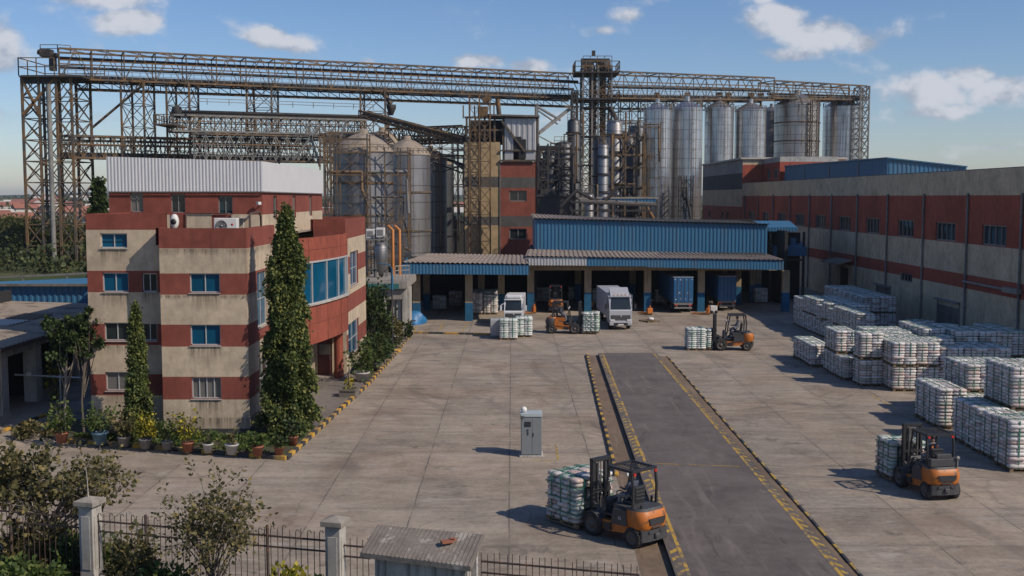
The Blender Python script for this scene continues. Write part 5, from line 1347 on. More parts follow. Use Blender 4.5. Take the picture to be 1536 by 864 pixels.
def make_load(layers, label, mat='sack', w=PW, d=PDp, lh=.148, tidy=True):
    t = thing('sack_pallet', label, 'pallet of sacks', (0,0,0))
    b = MB(); pallet_base(b, w, d); b.build('pallet', MT['wood'], t, world=False)
    b = MB(); z = .14
    for L in range(layers):
        sh, sh2 = rng.normal()*.012, rng.normal()*.012
        top = L == layers-1
        if tidy: nx, ny = 2, 4
        else: nx, ny = (4, 3) if L % 2 == 0 else (3, 4)
        for i in range(nx):
            for j in range(ny):
                sx, sy = w/nx*1.07, d/ny*1.05
                c = (-w/2+w*(i+.5)/nx+sh+rng.normal()*.008, -d/2+d*(j+.5)/ny+sh2+rng.normal()*.008, z+lh/2+(rng.random()*(.03 if tidy else .06)-.01 if top else rng.normal()*.003))
                if L % 2 == 0 and not tidy:
                    v, f = sack_verts(c, sx, sy, lh*1.15*(.94+.1*rng.random()))
                else:
                    v, f = sack_verts((0,0,0), sy, sx, lh*1.15*(.94+.1*rng.random()))
                    v = [(c[0]+p[1], c[1]+p[0], c[2]+p[2]) for p in v]
                b.add(v, f, 0, True)
        z += lh
    b.build('sacks', MT[mat if tidy or mat != 'sack' else 'sackm'], t, world=False)
    b = MB(); s = .012; zt = z+.035
    for x in ((-w*.25, w*.25) if tidy else (-w*.30, w*.01, w*.30)):
        b.box(x-.022,-d/2-s-.01,.12,x+.022,-d/2-.006,zt-.03); b.box(x-.014,d/2+.006,.12,x+.014,d/2+s+.01,zt-.03); b.box(x-.016,-d/2+.02,zt-.012,x+.016,d/2-.02,zt)
    for y in ((-d*.25, d*.25) if tidy else (-d*.30, .0, d*.30)):
        b.box(-w/2-s-.012,y-.02,.12,-w/2-.006,y+.02,zt-.03); b.box(w/2+.006,y-.02,.12,w/2+s+.012,y+.02,zt-.03); b.box(-w/2+.02,y-.016,zt-.006,w/2-.02,y+.016,zt+.008)
    for zz in ([] if tidy else [.14+lh*k for k in range(2,layers,3)]):
        b.box(-w/2-.02,-d/2-.02,zz-.011,w/2+.02,-d/2-.008,zz+.011); b.box(-w/2-.02,d/2+.008,zz-.011,w/2+.02,d/2+.02,zz+.011)
        b.box(-w/2-.022,-d/2,zz-.011,-w/2-.010,d/2,zz+.011); b.box(w/2+.010,-d/2,zz-.011,w/2+.022,d/2,zz+.011)
    b.build('straps', MT['strap'], t, world=False)
    t['h'] = z+.02
    return t
LOADS = {}
USED = set()
def load_height(L): return .14 + L*.148 + .012
def put_load(x, y, z, layers, label, rz=0., mat='sack', group='strapped sack pallets', s=(1,1,1), tidy=True):
    key = (layers, mat, tidy, int(rng.integers(0,2)))
    if key not in LOADS: LOADS[key] = make_load(layers, label, mat, tidy=tidy); fresh = True
    else: fresh = False
    o = LOADS[key]
    rr = rz + float(rng.normal()*.02) + (math.pi if rng.random() < .5 else 0)
    xx, yy = x + float(rng.normal()*.03), y + float(rng.normal()*.03)
    if fresh:
        o.location = (xx,yy,z); o.rotation_euler = (0,0,rr); o['label'] = label; o['group'] = group
    else:
        o = copy_tree(o, (xx,yy,z), rr, label, group)
    o.scale = s
    return o
def in_(s): return s
ORD = ['first','second','third','fourth','fifth','sixth','seventh','eighth','ninth','tenth','eleventh','twelfth','thirteenth']
def stackblock(x0, y0, nx, ny, tiers, layers, where, gapx=.07, gapy=.08, jag=None, s=(1,1,1), skipf=None):
    """x0,y0: front left corner; rows go away from the camera"""
    px, py_ = PW*s[0]+gapx, PDp*s[1]+gapy
    for i in range(nx):
        for j in range(ny):
            tt = tiers if jag is None else jag(i,j)
            for k in range(tt):
                if skipf and skipf(i,j,k): continue
                L = layers + (int(rng.choice([-1,0,0,0,0,0,0,0])) if k == tt-1 else 0)
                parts = []
                if tt > 1: parts.append('upper' if k == tt-1 else 'lower')
                side = '' if nx == 1 else ('left' if i == 0 else ('right' if i == nx-1 else ORD[i] + ' across'))
                dep = '' if ny == 1 else ('front' if j == 0 else ('rear' if j == ny-1 else ORD[j] + ' back'))
                adj = ', '.join(q for q in parts + [side, dep] if q)
                lab = 'sack pallet, ' + (adj + ', ' if adj else '') + where
                put_load(x0+PW*s[0]/2+i*px, y0+PDp*s[1]/2+j*py_, k*load_height(L)*s[2], L, lab, s=s)
q = G(1216.5,551); stackblock(q.x, q.y, 1, 3, 1, 8, in_('short single-tier row at the yard edge'), s=(1,1.05,1.05))
q = G(1265,571); stackblock(q.x, q.y, 1, 3, 1, 8, in_('row behind the sunlit two-tier stack'), jag=lambda i,j: 1 if j == 0 else 2)
q = G(1290,580); stackblock(q.x, q.y, 1, 1, 2, 9, in_('sunlit two-tier stack at the yard edge'), s=(1.02,1,1)); 
q = G(1327,583); stackblock(q.x+.1, q.y-.9, 5, 3, 2, 8, in_('wide two-tier middle block'), jag=lambda i,j: 2 if not (i in (2,) and j == 2) else 1)
q = G(1407.5,645); stackblock(q.x, q.y, 1, 2, 1, 11, in_('pair right behind the boxed forklift'), s=(1.03,1.12,1.05))
stackblock(q.x+1.36, q.y+.9, 2, 2, 1, 9, in_('low group right of the forklift pair'))
q = G(1492.6,694); stackblock(q.x, q.y+.1, 1, 3, 1, 11, in_('file leading to the nearest corner stack'), s=(1.02,1.0,1.05))
q2 = G(1511.7,708); stackblock(q2.x, q2.y-.15, 1, 1, 1, 12, 'tall single stack at the nearest corner of the sack yard', s=(1.05,1.02,1.04))
stackblock(q2.x+1.45, q2.y+.2, 2, 4, 1, 11, in_('group right of the nearest corner stack'), jag=lambda i,j: 1 if j < 2 else 2)
stackblock(20.85, 62.2, 2, 3, 2, 8, 'in the two-tier group hidden behind the sunlit stack')
stackblock(20.5, 53.95, 5, 1, 1, 8, 'in the low row just before the wide middle block')
stackblock(21.3, 50.9, 4, 2, 2, 8, in_('two-tier group before the middle block'))
stackblock(24.6, 47.2, 2, 2, 2, 8, in_('two-tier right edge group'))
stackblock(23.6, 62.6, 1, 3, 2, 9, in_('file at the wall block left end'))
stackblock(25.0, 61.3, 3, 3, 2, 9, in_('wall block under the horizontal pipe'))
stackblock(29.0, 61.9, 2, 2, 2, 9, in_('right end of the wall block'))
stackblock(21.6, 68.6, 2, 2, 1, 9, in_('low group behind the sunlit stack'))
stackblock(23.2, 73.5, 1, 12, 2, 8, in_('long far file beside the dock'), jag=lambda i,j: 2)
stackblock(24.6, 76.0, 1, 8, 2, 8, in_('second far file'), jag=lambda i,j: 2 if j > 1 else 1)
stackblock(27.7, 86.0, 2, 8, 2, 8, in_('farthest double file by the warehouse door'))
stackblock(29.6, 79.5, 1, 2, 1, 9, 'standing alone near the wall shutter')
# pallets on the yard near the dock
def yard_load(px, py_, layers, label, mat='sack', rz=0., s=(1,1,1), z=0.):
    q = G(px, py_); return put_load(q.x, q.y+PDp/2, z, layers, label, rz, mat, 'sack pallets standing in the yard', s)
yard_load(763, 510, 10, 'grey wrapped sack pallet, left of the pair in front of the small white truck', 'sackg', s=(1.05,1,.92))
yard_load(786, 506, 10, 'grey wrapped sack pallet, right of the pair in front of the small white truck', 'sackg', s=(1.0,1,.92))
yard_load(1045, 526, 10, 'grey wrapped sack pallet in front of the forklift that faces left', 'sackg', s=(1.02,1.05,.92))
qd = G(725,472); stackblock(qd.x-1.3, qd.y, 2, 3, 1, 11, 'under the left canopy', s=(1,1,1.1))
qd = G(757,472)
for k,(px,dy,L,lab) in enumerate(((815,9,9,'sack pallet in the shade at the back left of the second loading bay'),(862,11,8,'sack pallet deep in the dark of the second loading bay'),(898,7,9,'sack pallet in the dark left of the silver truck'),(992,8,8,'sack pallet in the dark left of the scuffed blue trailer'),(1140,8,9,'sack pallet in the dark right of the darker blue trailer'),(660,9,8,'sack pallet at the back of the left canopy hall'),(684,12,9,'sack pallet deepest in the left canopy hall'))):
    y = (YD if px > 790 else YDL)+dy; put_load(PY(px,440,y).x, y, 0, L, lab, 0, 'sack', 'sack pallets inside the dock')
# silver sheeted bundle and blue drum by those pallets
t = thing('drum', 'dull blue drum standing behind the yard pallet of the far forklift', 'drum', tuple(G(1066,520)))
b = MB(); b.lathe([(0,0),(.36,0),(.38,.03),(.37,.55),(.39,.58),(.37,.62),(.37,1.15),(.39,1.18),(.37,1.22),(.34,1.2),(0,1.2)], (0,.6,0), 20); b.build('body', MT['tarp'], t, world=False)
q = G(746,509); t = thing('covered_crate', 'silver sheeted bundle leaning by the left yard pallet', 'bundle', (q.x,q.y+1.6,0))
b = MB(); b.box(-.55,-.6,.1,.5,.6,1.35); b.box(-.5,-.5,0,.5,.5,.1); b.build('cover', MT['cladg'], t, world=False, bevel=.08)

# ------------------------------------------------------------------ forklift
def wheel(par, x, y, r, w, name='wheel'):
    b = MB(); b.lathe([(r*.62,-w/2),(r*.9,-w/2),(r,-w*.36),(r,w*.36),(r*.9,w/2),(r*.62,w/2)], (x,y,r), 26, axis='Y')
    for k in range(18):
        a = 2*math.pi*k/18; b.obox((x+(r+.004)*math.cos(a), y, r+(r+.004)*math.sin(a)), (.05,w*.8,.022), Matrix.Rotation(-(a+math.pi/2),3,'Y'))
    o = b.build(name, MT['tyre'], par, world=False)
    b = MB()
    s = 1 if y > 0 else -1
    b.lathe([(r*.62,s*w*.5),(r*.58,s*w*.42),(r*.30,s*w*.30),(r*.28,s*w*.5),(0,s*w*.52)], (x,y,r), 20, axis='Y'); b.lathe([(r*.62,-s*w*.5),(0,-s*w*.3)], (x,y,r), 20, axis='Y')
    b.build('rim', MT['rim'], o, world=False); return o
def make_forklift(label, boxed=False, number=None, hood='charcoal', dark_rear=False):
    t = thing('forklift', label, 'forklift', (0,0,0), 0, 'orange forklifts')
    W = 1.36
    # counterweight: rounded plan, stepped profile
    def plan(xf, xr, w, rr, n=7):
        pts = [(xf,-w/2),(xr+rr,-w/2)]
        for k in range(1,n): a = math.pi*1.5 - (math.pi/2)*k/n; pts.append((xr+rr+rr*math.cos(a), -w/2+rr+rr*math.sin(a)))
        pts.append((xr,-w/2+rr)); pts.append((xr, w/2-rr))
        for k in range(1,n): a = math.pi - (math.pi/2)*k/n; pts.append((xr+rr+rr*math.cos(a), w/2-rr+rr*math.sin(a)))
        pts += [(xr+rr,w/2),(xf,w/2)]
        return pts
    def loft(b, secs, mi=0, capb=True):
        n = len(secs[0][0]); vs = []
        for pl, z in secs: vs += [(p[0],p[1],z) for p in pl]
        fs = [(i*n+j, i*n+(j+1)%n, (i+1)*n+(j+1)%n, (i+1)*n+j) for i in range(len(secs)-1) for j in range(n)]
        b.add(vs, fs, mi, True); b.add(vs[-n:], [tuple(range(n))], mi); b.add(vs[:n], [tuple(range(n))[::-1]], mi)
    cw = 'charcoal' if dark_rear else 'orange'
    b = MB(); loft(b, [(plan(-.66,-1.27,W*.91,.34),.62),(plan(-.64,-1.32,W*.95,.36),.70),(plan(-.6,-1.34,W*.97,.36),.95),(plan(-.6,-1.30,W*.95,.36),1.12),(plan(-.6,-1.24,W*.91,.34),1.20)]); c = b.build('counterweight', MT[cw], t, world=False)
    b = MB(); b.extr([(-1.17,-.60,.24),(-1.17,.60,.24),(-1.24,.57,.24),(-1.30,.36,.24),(-1.32,0,.24),(-1.30,-.36,.24),(-1.24,-.57,.24)],(0,0,.37)); b.obox((-1.34,0,.42),(.10,.20,.16)); b.build('bumper', MT['charcoal'], t, world=False, bevel=.03)
    # grille recess (dark) with slats
    b = MB(); b.extr([(-1.36,-.30,.77),(-1.36,.30,.77),(-1.36,.38,.99),(-1.36,-.38,.99)],(.05,0,0)); g = b.build('grille', MT['black'], c, world=False, bevel=.02)
    b = MB()
    for k in range(4): b.obox((-1.362,0,.81+k*.045),(.012,.56,.016))
    b.build('slat', MT['charcoal'], g, world=False)
    b = MB(); b.obox((-1.325,-.25,.545),(.03,.18,.09)); b.obox((-1.325,.25,.545),(.03,.18,.09)); b.obox((-1.345,0,.70),(.03,.44,.05)); b.build('rear_trim', MT['charcoal'], t, world=False)
    # hood and chassis
    b = MB(); loft(b, [(plan(-.55,-1.22,W*.90,.34),1.20),(plan(-.55,-1.15,W*.84,.32),1.27)]); b.box(-.60,-.5,.95,.12,.5,1.22); b.build('hood', MT[hood], t, world=False)
    b = MB(); b.extr([(-.66,-W*.45,.42),(.30,-W*.45,.30),(.72,-W*.45,.36),(.72,-W*.45,.62),(.15,-W*.45,.66),(-.66,-W*.45,1.0)], (0,W*.9,0)); b.build('chassis', MT['orange'], t, world=False, bevel=.02)
    for s in (-1,1):
        b = MB(); b.extr([(-.66,s*.62,.66),(.08,s*.62,.60),(-.02,s*.62,1.12),(-.60,s*.62,1.15)], (0,s*.05,0)); pnl = b.build('side_panel', MT['orange' if dark_rear else 'charcoal'], t, world=False, bevel=.015)
        b = MB(); b.extr([(.10,s*.60,.36),(.42,s*.60,.31),(.42,s*.60,.55),(.10,s*.60,.60)], (0,s*.065,0)); b.build('step', MT['black'], t, world=False)
        if number and s == 1 or number and s == -1:
            cu = bpy.data.curves.new('number','FONT'); cu.body = number; cu.size = .15; cu.align_x = 'CENTER'; cu.extrude = .002
            tmp = bpy.data.objects.new('number_tmp', cu); COL.objects.link(tmp); bpy.context.view_layer.update()
            me = bpy.data.meshes.new_from_object(tmp.evaluated_get(bpy.context.evaluated_depsgraph_get())); bpy.data.objects.remove(tmp)
            me.transform(Matrix.Translation((-.34, s*.685, .82)) @ Matrix.Rotation(math.pi if s > 0 else 0,4,'Z') @ Matrix.Rotation(math.pi/2,4,'X'))
            me.materials.clear(); me.materials.append(MT['white']); no = bpy.data.objects.new('number', me); COL.objects.link(no); link_child(no, pnl)
    # front fenders
    for s in (-1,1):
        b = MB(); pts = []
        for k in range(9):
            a = R(10+k*19); pts.append((.92+.44*math.cos(a), .37+.44*math.sin(a)))
        for (p, q) in zip(pts, pts[1:]): b.extr([(p[0],s*.44,p[1]),(q[0],s*.44,q[1]),(q[0]*.985+.014,s*.44,q[1]+.03),(p[0]*.985+.014,s*.44,p[1]+.03)], (0,s*.3,0))
        b.build('fender', MT['charcoal'] if s > 0 else MT['charcoal'], t, world=False)
    for s in (-1,1): wheel(t, .92, s*.60, .40, .30)
    for s in (-1,1): wheel(t, -.85, s*.54, .33, .25)
    # cowl, dash, steering, seat
    b = MB(); b.extr([(.50,-.5,.55),(.70,-.5,.55),(.70,-.5,1.25),(.60,-.5,1.32),(.50,-.5,1.22)], (0,1.0,0)); b.build('dashboard', MT['charcoal'], t, world=False, bevel=.02)
    b = MB(); b.tube((.55,0.05,1.15),(.22,0.05,1.42),.025)
    for k in range(16):
        a0, a1 = 2*math.pi*k/16, 2*math.pi*(k+1)/16; cc = V((.21,.05,1.43)); e1 = V((0,1,0)); e2 = V((.83,0,.55))
        b.bar(cc+e1*(.17*math.cos(a0))+e2*(.17*math.sin(a0)), cc+e1*(.17*math.cos(a1))+e2*(.17*math.sin(a1)), .028)
    b.build('steering_wheel', MT['black'], t, world=False)
    b = MB(); b.obox((-.28,0,1.28),(.48,.5,.13)); b.build('seat', MT['black'], t, world=False, bevel=.04)
    b = MB(); b.obox((-.52,0,1.58),(.12,.48,.56), Matrix.Rotation(-.15,3,'Y')); sb = b.build('seat_back', MT['black'], t, world=False, bevel=.04)
    b = MB()
    for k in range(3): b.obox((-.60,0,1.45+k*.12),(.03,.40,.03))
    b.build('rib', MT['charcoal'], sb, world=False)
    b = MB(); b.box(-.1,-.55,.80,.55,.55,.86); b.build('floor_plate', MT['black'], t, world=False)
    # overhead guard
    HT = 2.42
    for s in (-1,1):
        b = MB(); b.path([(.50,s*.52,1.15),(.44,s*.52,1.7),(.30,s*.52,HT)], .045, 6); b.build('guard_post', MT['black'], t, world=False)
        b = MB(); b.path([(-.78,s*.54,1.18),(-.80,s*.54,1.9),(-.72,s*.54,HT)], .05, 6); b.build('guard_post', MT['black'], t, world=False)
    b = MB()
    for s in (-1,1): b.bar((.34,s*.54,HT),(-.76,s*.54,HT),.08)
    b.bar((.32,-.56,HT),(.32,.56,HT),.08); b.bar((-.74,-.56,HT),(-.74,.56,HT),.08)
    for k in range(1,7): x = .32-1.06*k/7; b.bar((x,-.52,HT+.01),(x,.52,HT+.01),.02,.025)
    b.bar((.32,0,HT+.012),(-.74,0,HT+.012),.05,.03)
    b.build('overhead_guard', MT['black'], t, world=False)
    for s in (-1,1):
        b = MB(); b.obox((-.80,s*.48,HT-.08),(.06,.09,.07)); b.build('tail_light', MT['redl'], t, world=False)
        b = MB(); b.lathe([(0,.0),(.07,.0),(.075,.05),(.04,.08),(0,.08)], (.40,s*.46,1.95), 12, axis='X'); b.build('headlight', MT['lampw'], t, world=False)
    # mast
    for s in (-1,1):
        b = MB(); b.box(1.20,s*.36-.045,.12,1.36,s*.36+.045,2.40); b.box(1.24,s*.26-.035,.16,1.38,s*.26+.035,2.33); b.build('mast_rail', MT['black'], t, world=False)
        b = MB(); b.tube((1.22,s*.18,.3),(1.22,s*.18,2.3),.05,.045); b.build('lift_cylinder', MT['charcoal'], t, world=False)
        b = MB(); b.bar((1.16,s*.4,1.0),(.42,s*.40,.62),.09); b.build('tilt_cylinder', MT['charcoal'], t, world=False)
    for bb in ((1.20,-.40,2.34,1.37,.40,2.46),(1.18,-.42,1.3,1.24,.42,1.42),(1.20,-.4,.14,1.36,.4,.28)):
        b = MB(); b.box(*bb); b.build('mast_crossbar', MT['black'], t, world=False)
    b = MB()
    for y in (-.05,.05): b.bar((1.30,y,.4),(1.30,y,2.4),.03)
    b.build('lift_chain', MT['steelm'], t, world=False)
    b = MB(); b.box(1.40,-.56,.22,1.46,.56,.34); b.box(1.40,-.56,.62,1.46,.56,.72)
    for k in range(6): y = -.5+k*.2; b.bar((1.43,y,.7),(1.43,y,1.45),.04)
    b.bar((1.43,-.52,1.45),(1.43,.52,1.45),.05); b.build('load_backrest', MT['black'], t, world=False)
    for s in (-1,1):
        b = MB(); b.box(1.465,s*.30-.06,.07,1.52,s*.30+.06,.66); b.extr([(1.465,s*.30-.06,.05),(2.62,s*.30-.06,.05),(2.62,s*.30-.06,.065),(1.52,s*.30-.06,.10),(1.465,s*.30-.06,.10)],(0,.12,0)); b.build('fork', MT['steelm'], t, world=False)
    # lifting knobs, mirror, exhaust
    b = MB(); b.tube((-.62,-.50,1.2),(-.62,-.50,1.46),.04); b.tube((-1.0,.36,1.26),(-1.0,.36,1.36),.05); b.build('exhaust', MT['black'], t, world=False)
    if boxed:
        b = MB(); b.box(-1.12,-.56,1.28,-.86,.56,1.58); b.box(-1.08,-.3,1.581,-.90,.3,1.74); b.build('battery_box', MT['charcoal'], t, world=False, bevel=.02)
        b = MB(); b.tube((-1.14,-.5,1.25),(-1.14,-.5,1.66),.03); b.lathe([(0,-.02),(.08,-.02),(.08,.02),(0,.02)], (-1.16,-.5,1.60), 10, axis='X'); b.build('rear_lamp', MT['dframe'], t, world=False)
    return t
# seated driver
def tube_body(name, nodes, edges, radii, mats, matof, par, sub=1):
    me = bpy.data.meshes.new(name); me.from_pydata([tuple(n) for n in nodes], edges, []); o = bpy.data.objects.new(name, me); COL.objects.link(o)
    sk = o.modifiers.new('skin','SKIN'); sk.use_smooth_shade = True
    for v, r in zip(me.skin_vertices[0].data, radii): v.radius = r if hasattr(r,'__len__') else (r,r)
    me.skin_vertices[0].data[0].use_root = True
    ss = o.modifiers.new('sub','SUBSURF'); ss.levels = sub; ss.render_levels = sub
    bpy.context.view_layer.update()
    ev = o.evaluated_get(bpy.context.evaluated_depsgraph_get()); m2 = bpy.data.meshes.new_from_object(ev)
    bpy.data.objects.remove(o)
    for m in mats: m2.materials.append(m)
    for p in m2.polygons: p.material_index = matof(p.center); p.use_smooth = True
    o = bpy.data.objects.new(name, m2); COL.objects.link(o); link_child(o, par); return o
def make_driver(label, shirt='navy', trousers='greyc', vest=False):
    t = thing('person', label, 'person', (0,0,0), 0, 'forklift drivers')
    hip = V((0,0,.10)); N = [hip]; E = []; Rr = [(.13,.16)]
    def add(p, par, r): N.append(V(p)); E.append((par, len(N)-1)); Rr.append(r); return len(N)-1
    sp1 = add((-.02,0,.30),0,(.11,.15)); ch = add((0,0,.52),sp1,(.12,.18)); nk = add((.03,0,.68),ch,(.055,.06)); 
    hd0 = add((.05,0,.77),nk,(.075,.07)); hd = add((.06,0,.87),hd0,(.098,.082)); add((.05,0,.955),hd,(.065,.058))
    for s in (-1,1):
        sh = add((0,s*.19,.60),ch,.065); el = add((.12,s*.25,.36),sh,.048); wr = add((.38,s*.13,.33),el,.034)
        pm = add((.44,s*.11,.345),wr,(.036,.03)); 
        for f in range(4):
            k1 = add((.475,s*(.085+.018*f),.36),pm,.010); k2 = add((.50,s*(.083+.018*f),.345 - .003*f),k1,.0095); add((.492,s*(.083+.018*f),.318),k2,.008)
        tb_ = add((.445,s*.075,.36),pm,.011); add((.475,s*.06,.37),tb_,.009)
        kn = add((.46,s*.14,.13),0,.078); an = add((.52,s*.14,-.32),kn,.05); ft = add((.56,s*.14,-.40),an,.05); add((.70,s*.15,-.41),ft,.04)
    def mo(c):
        if c.z > .665 or (c.x > .34 and c.z > .27 and c.x < .53 and abs(c.y) < .17 and c.z > .29): return 0
        if c.z < .17 and c.z > -.33: return 2
        if c.z <= -.33: return 3
        return 1
    tube_body('body', N, E, Rr, [MT['skin'], MT[shirt], MT[trousers], MT['black']], mo, t)
    b = MB(); b.lathe([(.0,.985),(.07,.97),(.098,.92),(.10,.87),(.085,.84)], (.042,0,0), 14); o = b.build('hair', MT['hair'], t, world=False)
    b = MB(); b.obox((.150,0,.85),(.035,.026,.045)); b.obox((.142,0,.80),(.012,.05,.010))
    for s in (-1,1): b.obox((.142,s*.032,.875),(.012,.022,.010)); b.obox((.05,s*.085,.86),(.035,.016,.05))
    b.build('face', MT['skin'], t, world=False)
    if vest:
        b = MB()
        for s in (-1,1): b.obox((.125,s*.09,.46),(.02,.07,.30)); b.obox((-.125,s*.09,.46),(.02,.07,.30))
        b.build('vest', MT['vest'], t, world=False)
    return t
def place_forklift(f, wf, wr, drv=None):
    """wf, wr: ground contact of the visible front and rear wheels (same side)"""
    d = V((wf.x-wr.x, wf.y-wr.y, 0)); a = math.atan2(d.y, d.x); f.rotation_euler.z = a
    return a
def at(f, x, y, z=0): m = rootmat(f); return m @ (V((x,y,z))*f.scale.x)
fk1 = make_forklift('near orange forklift marked 65 turned with its rounded back toward the weighbridge', number='65')
a1, r1 = G(887,803), G(945,823); h1 = math.atan2(a1.y-r1.y, a1.x-r1.x)
# visible wheels are on the left side (+y) of the machine
def set_fork(f, wf, wr, side, heading=None, sc=1.0):
    h = heading if heading is not None else math.atan2(wf.y-wr.y, wf.x-wr.x)
    f.rotation_euler.z = h; m = Matrix.Rotation(h,3,'Z')
    mid = (wf+wr)/2; off = m @ V((.035, side*.72, 0))*sc; f.scale = (sc,sc,sc); f.location = (mid.x-off.x, mid.y-off.y, 0); return h
set_fork(fk1, a1, r1, 1, None, .94)
fk2 = make_forklift('orange forklift with black box on its back driving away beside the sack stacks', boxed=True)
a2, r2 = G(1345,729), G(1386,750); set_fork(fk2, a2, r2, 1, None, .92)
fk3 = make_forklift('dark backed orange forklift facing right in front of the middle loading bays', dark_rear=True, hood='orange')
a3, r3 = G(858,503), G(831,499); set_fork(fk3, a3, r3, -1, R(-8))
fk4 = make_forklift('orange forklift facing left with a seated driver near the sack rows')
a4, r4 = G(1085,526), G(1117,527); set_fork(fk4, a4, r4, 1, R(176))
fk5 = make_forklift('dim forklift with amber rear lamps facing into the second loading bay', hood='black')
q = G(835,472); fk5.location = (q.x, q.y+2.6, 0); fk5.rotation_euler.z = R(88)
for s in (-1,1):
    b = MB(); b.lathe([(0,-.04),(.08,-.04),(.085,0),(0,0)], (-1.335,s*.38,1.08), 10, axis='X'); b.build('rear_lamp', MT['ambl'], fk5, world=False)
for f, lab, shirt, vest in ((fk1,'driver in dark clothes seated in the near forklift','navy',False),(fk2,'driver with an orange striped vest in the forklift by the sack stacks','navy',True),(fk4,'driver in dark cap and clothes seated in the forklift facing left','greyc',False),(fk3,'driver in dark clothes seated in the forklift facing right','navy',False)):
    p = make_driver(lab, shirt, 'navy' if shirt == 'greyc' else 'greyc', vest); w = at(f, -.30, .02, 1.34); p.location = w; p.rotation_euler.z = f.rotation_euler.z; p.scale = f.scale
def fork_load(f, layers, lab, mat='sack', s=(1,1,1), z=.09, dx=0, tidy=False):
    w = at(f, 2.16+dx, 0, z); o = put_load(w.x, w.y, w.z, layers, lab, f.rotation_euler.z, mat, 'sack pallets on forklift tines', s, tidy); o.location = w; o.rotation_euler.z = f.rotation_euler.z
fork_load(fk1, 10, 'sack pallet carried on the tines of the near forklift', s=(1.2,1.18,.97), dx=.14)
fork_load(fk2, 9, 'sack pallet carried on the tines of the forklift by the sack stacks', s=(1,1,.96))
fork_load(fk3, 10, 'grey wrapped sack pallet on the tines of the forklift facing right', 'sackg', s=(1,1,.95))
fork_load(fk4, 9, 'sack pallet on the tines of the forklift facing left', 'sackg', s=(.95,1,.9))

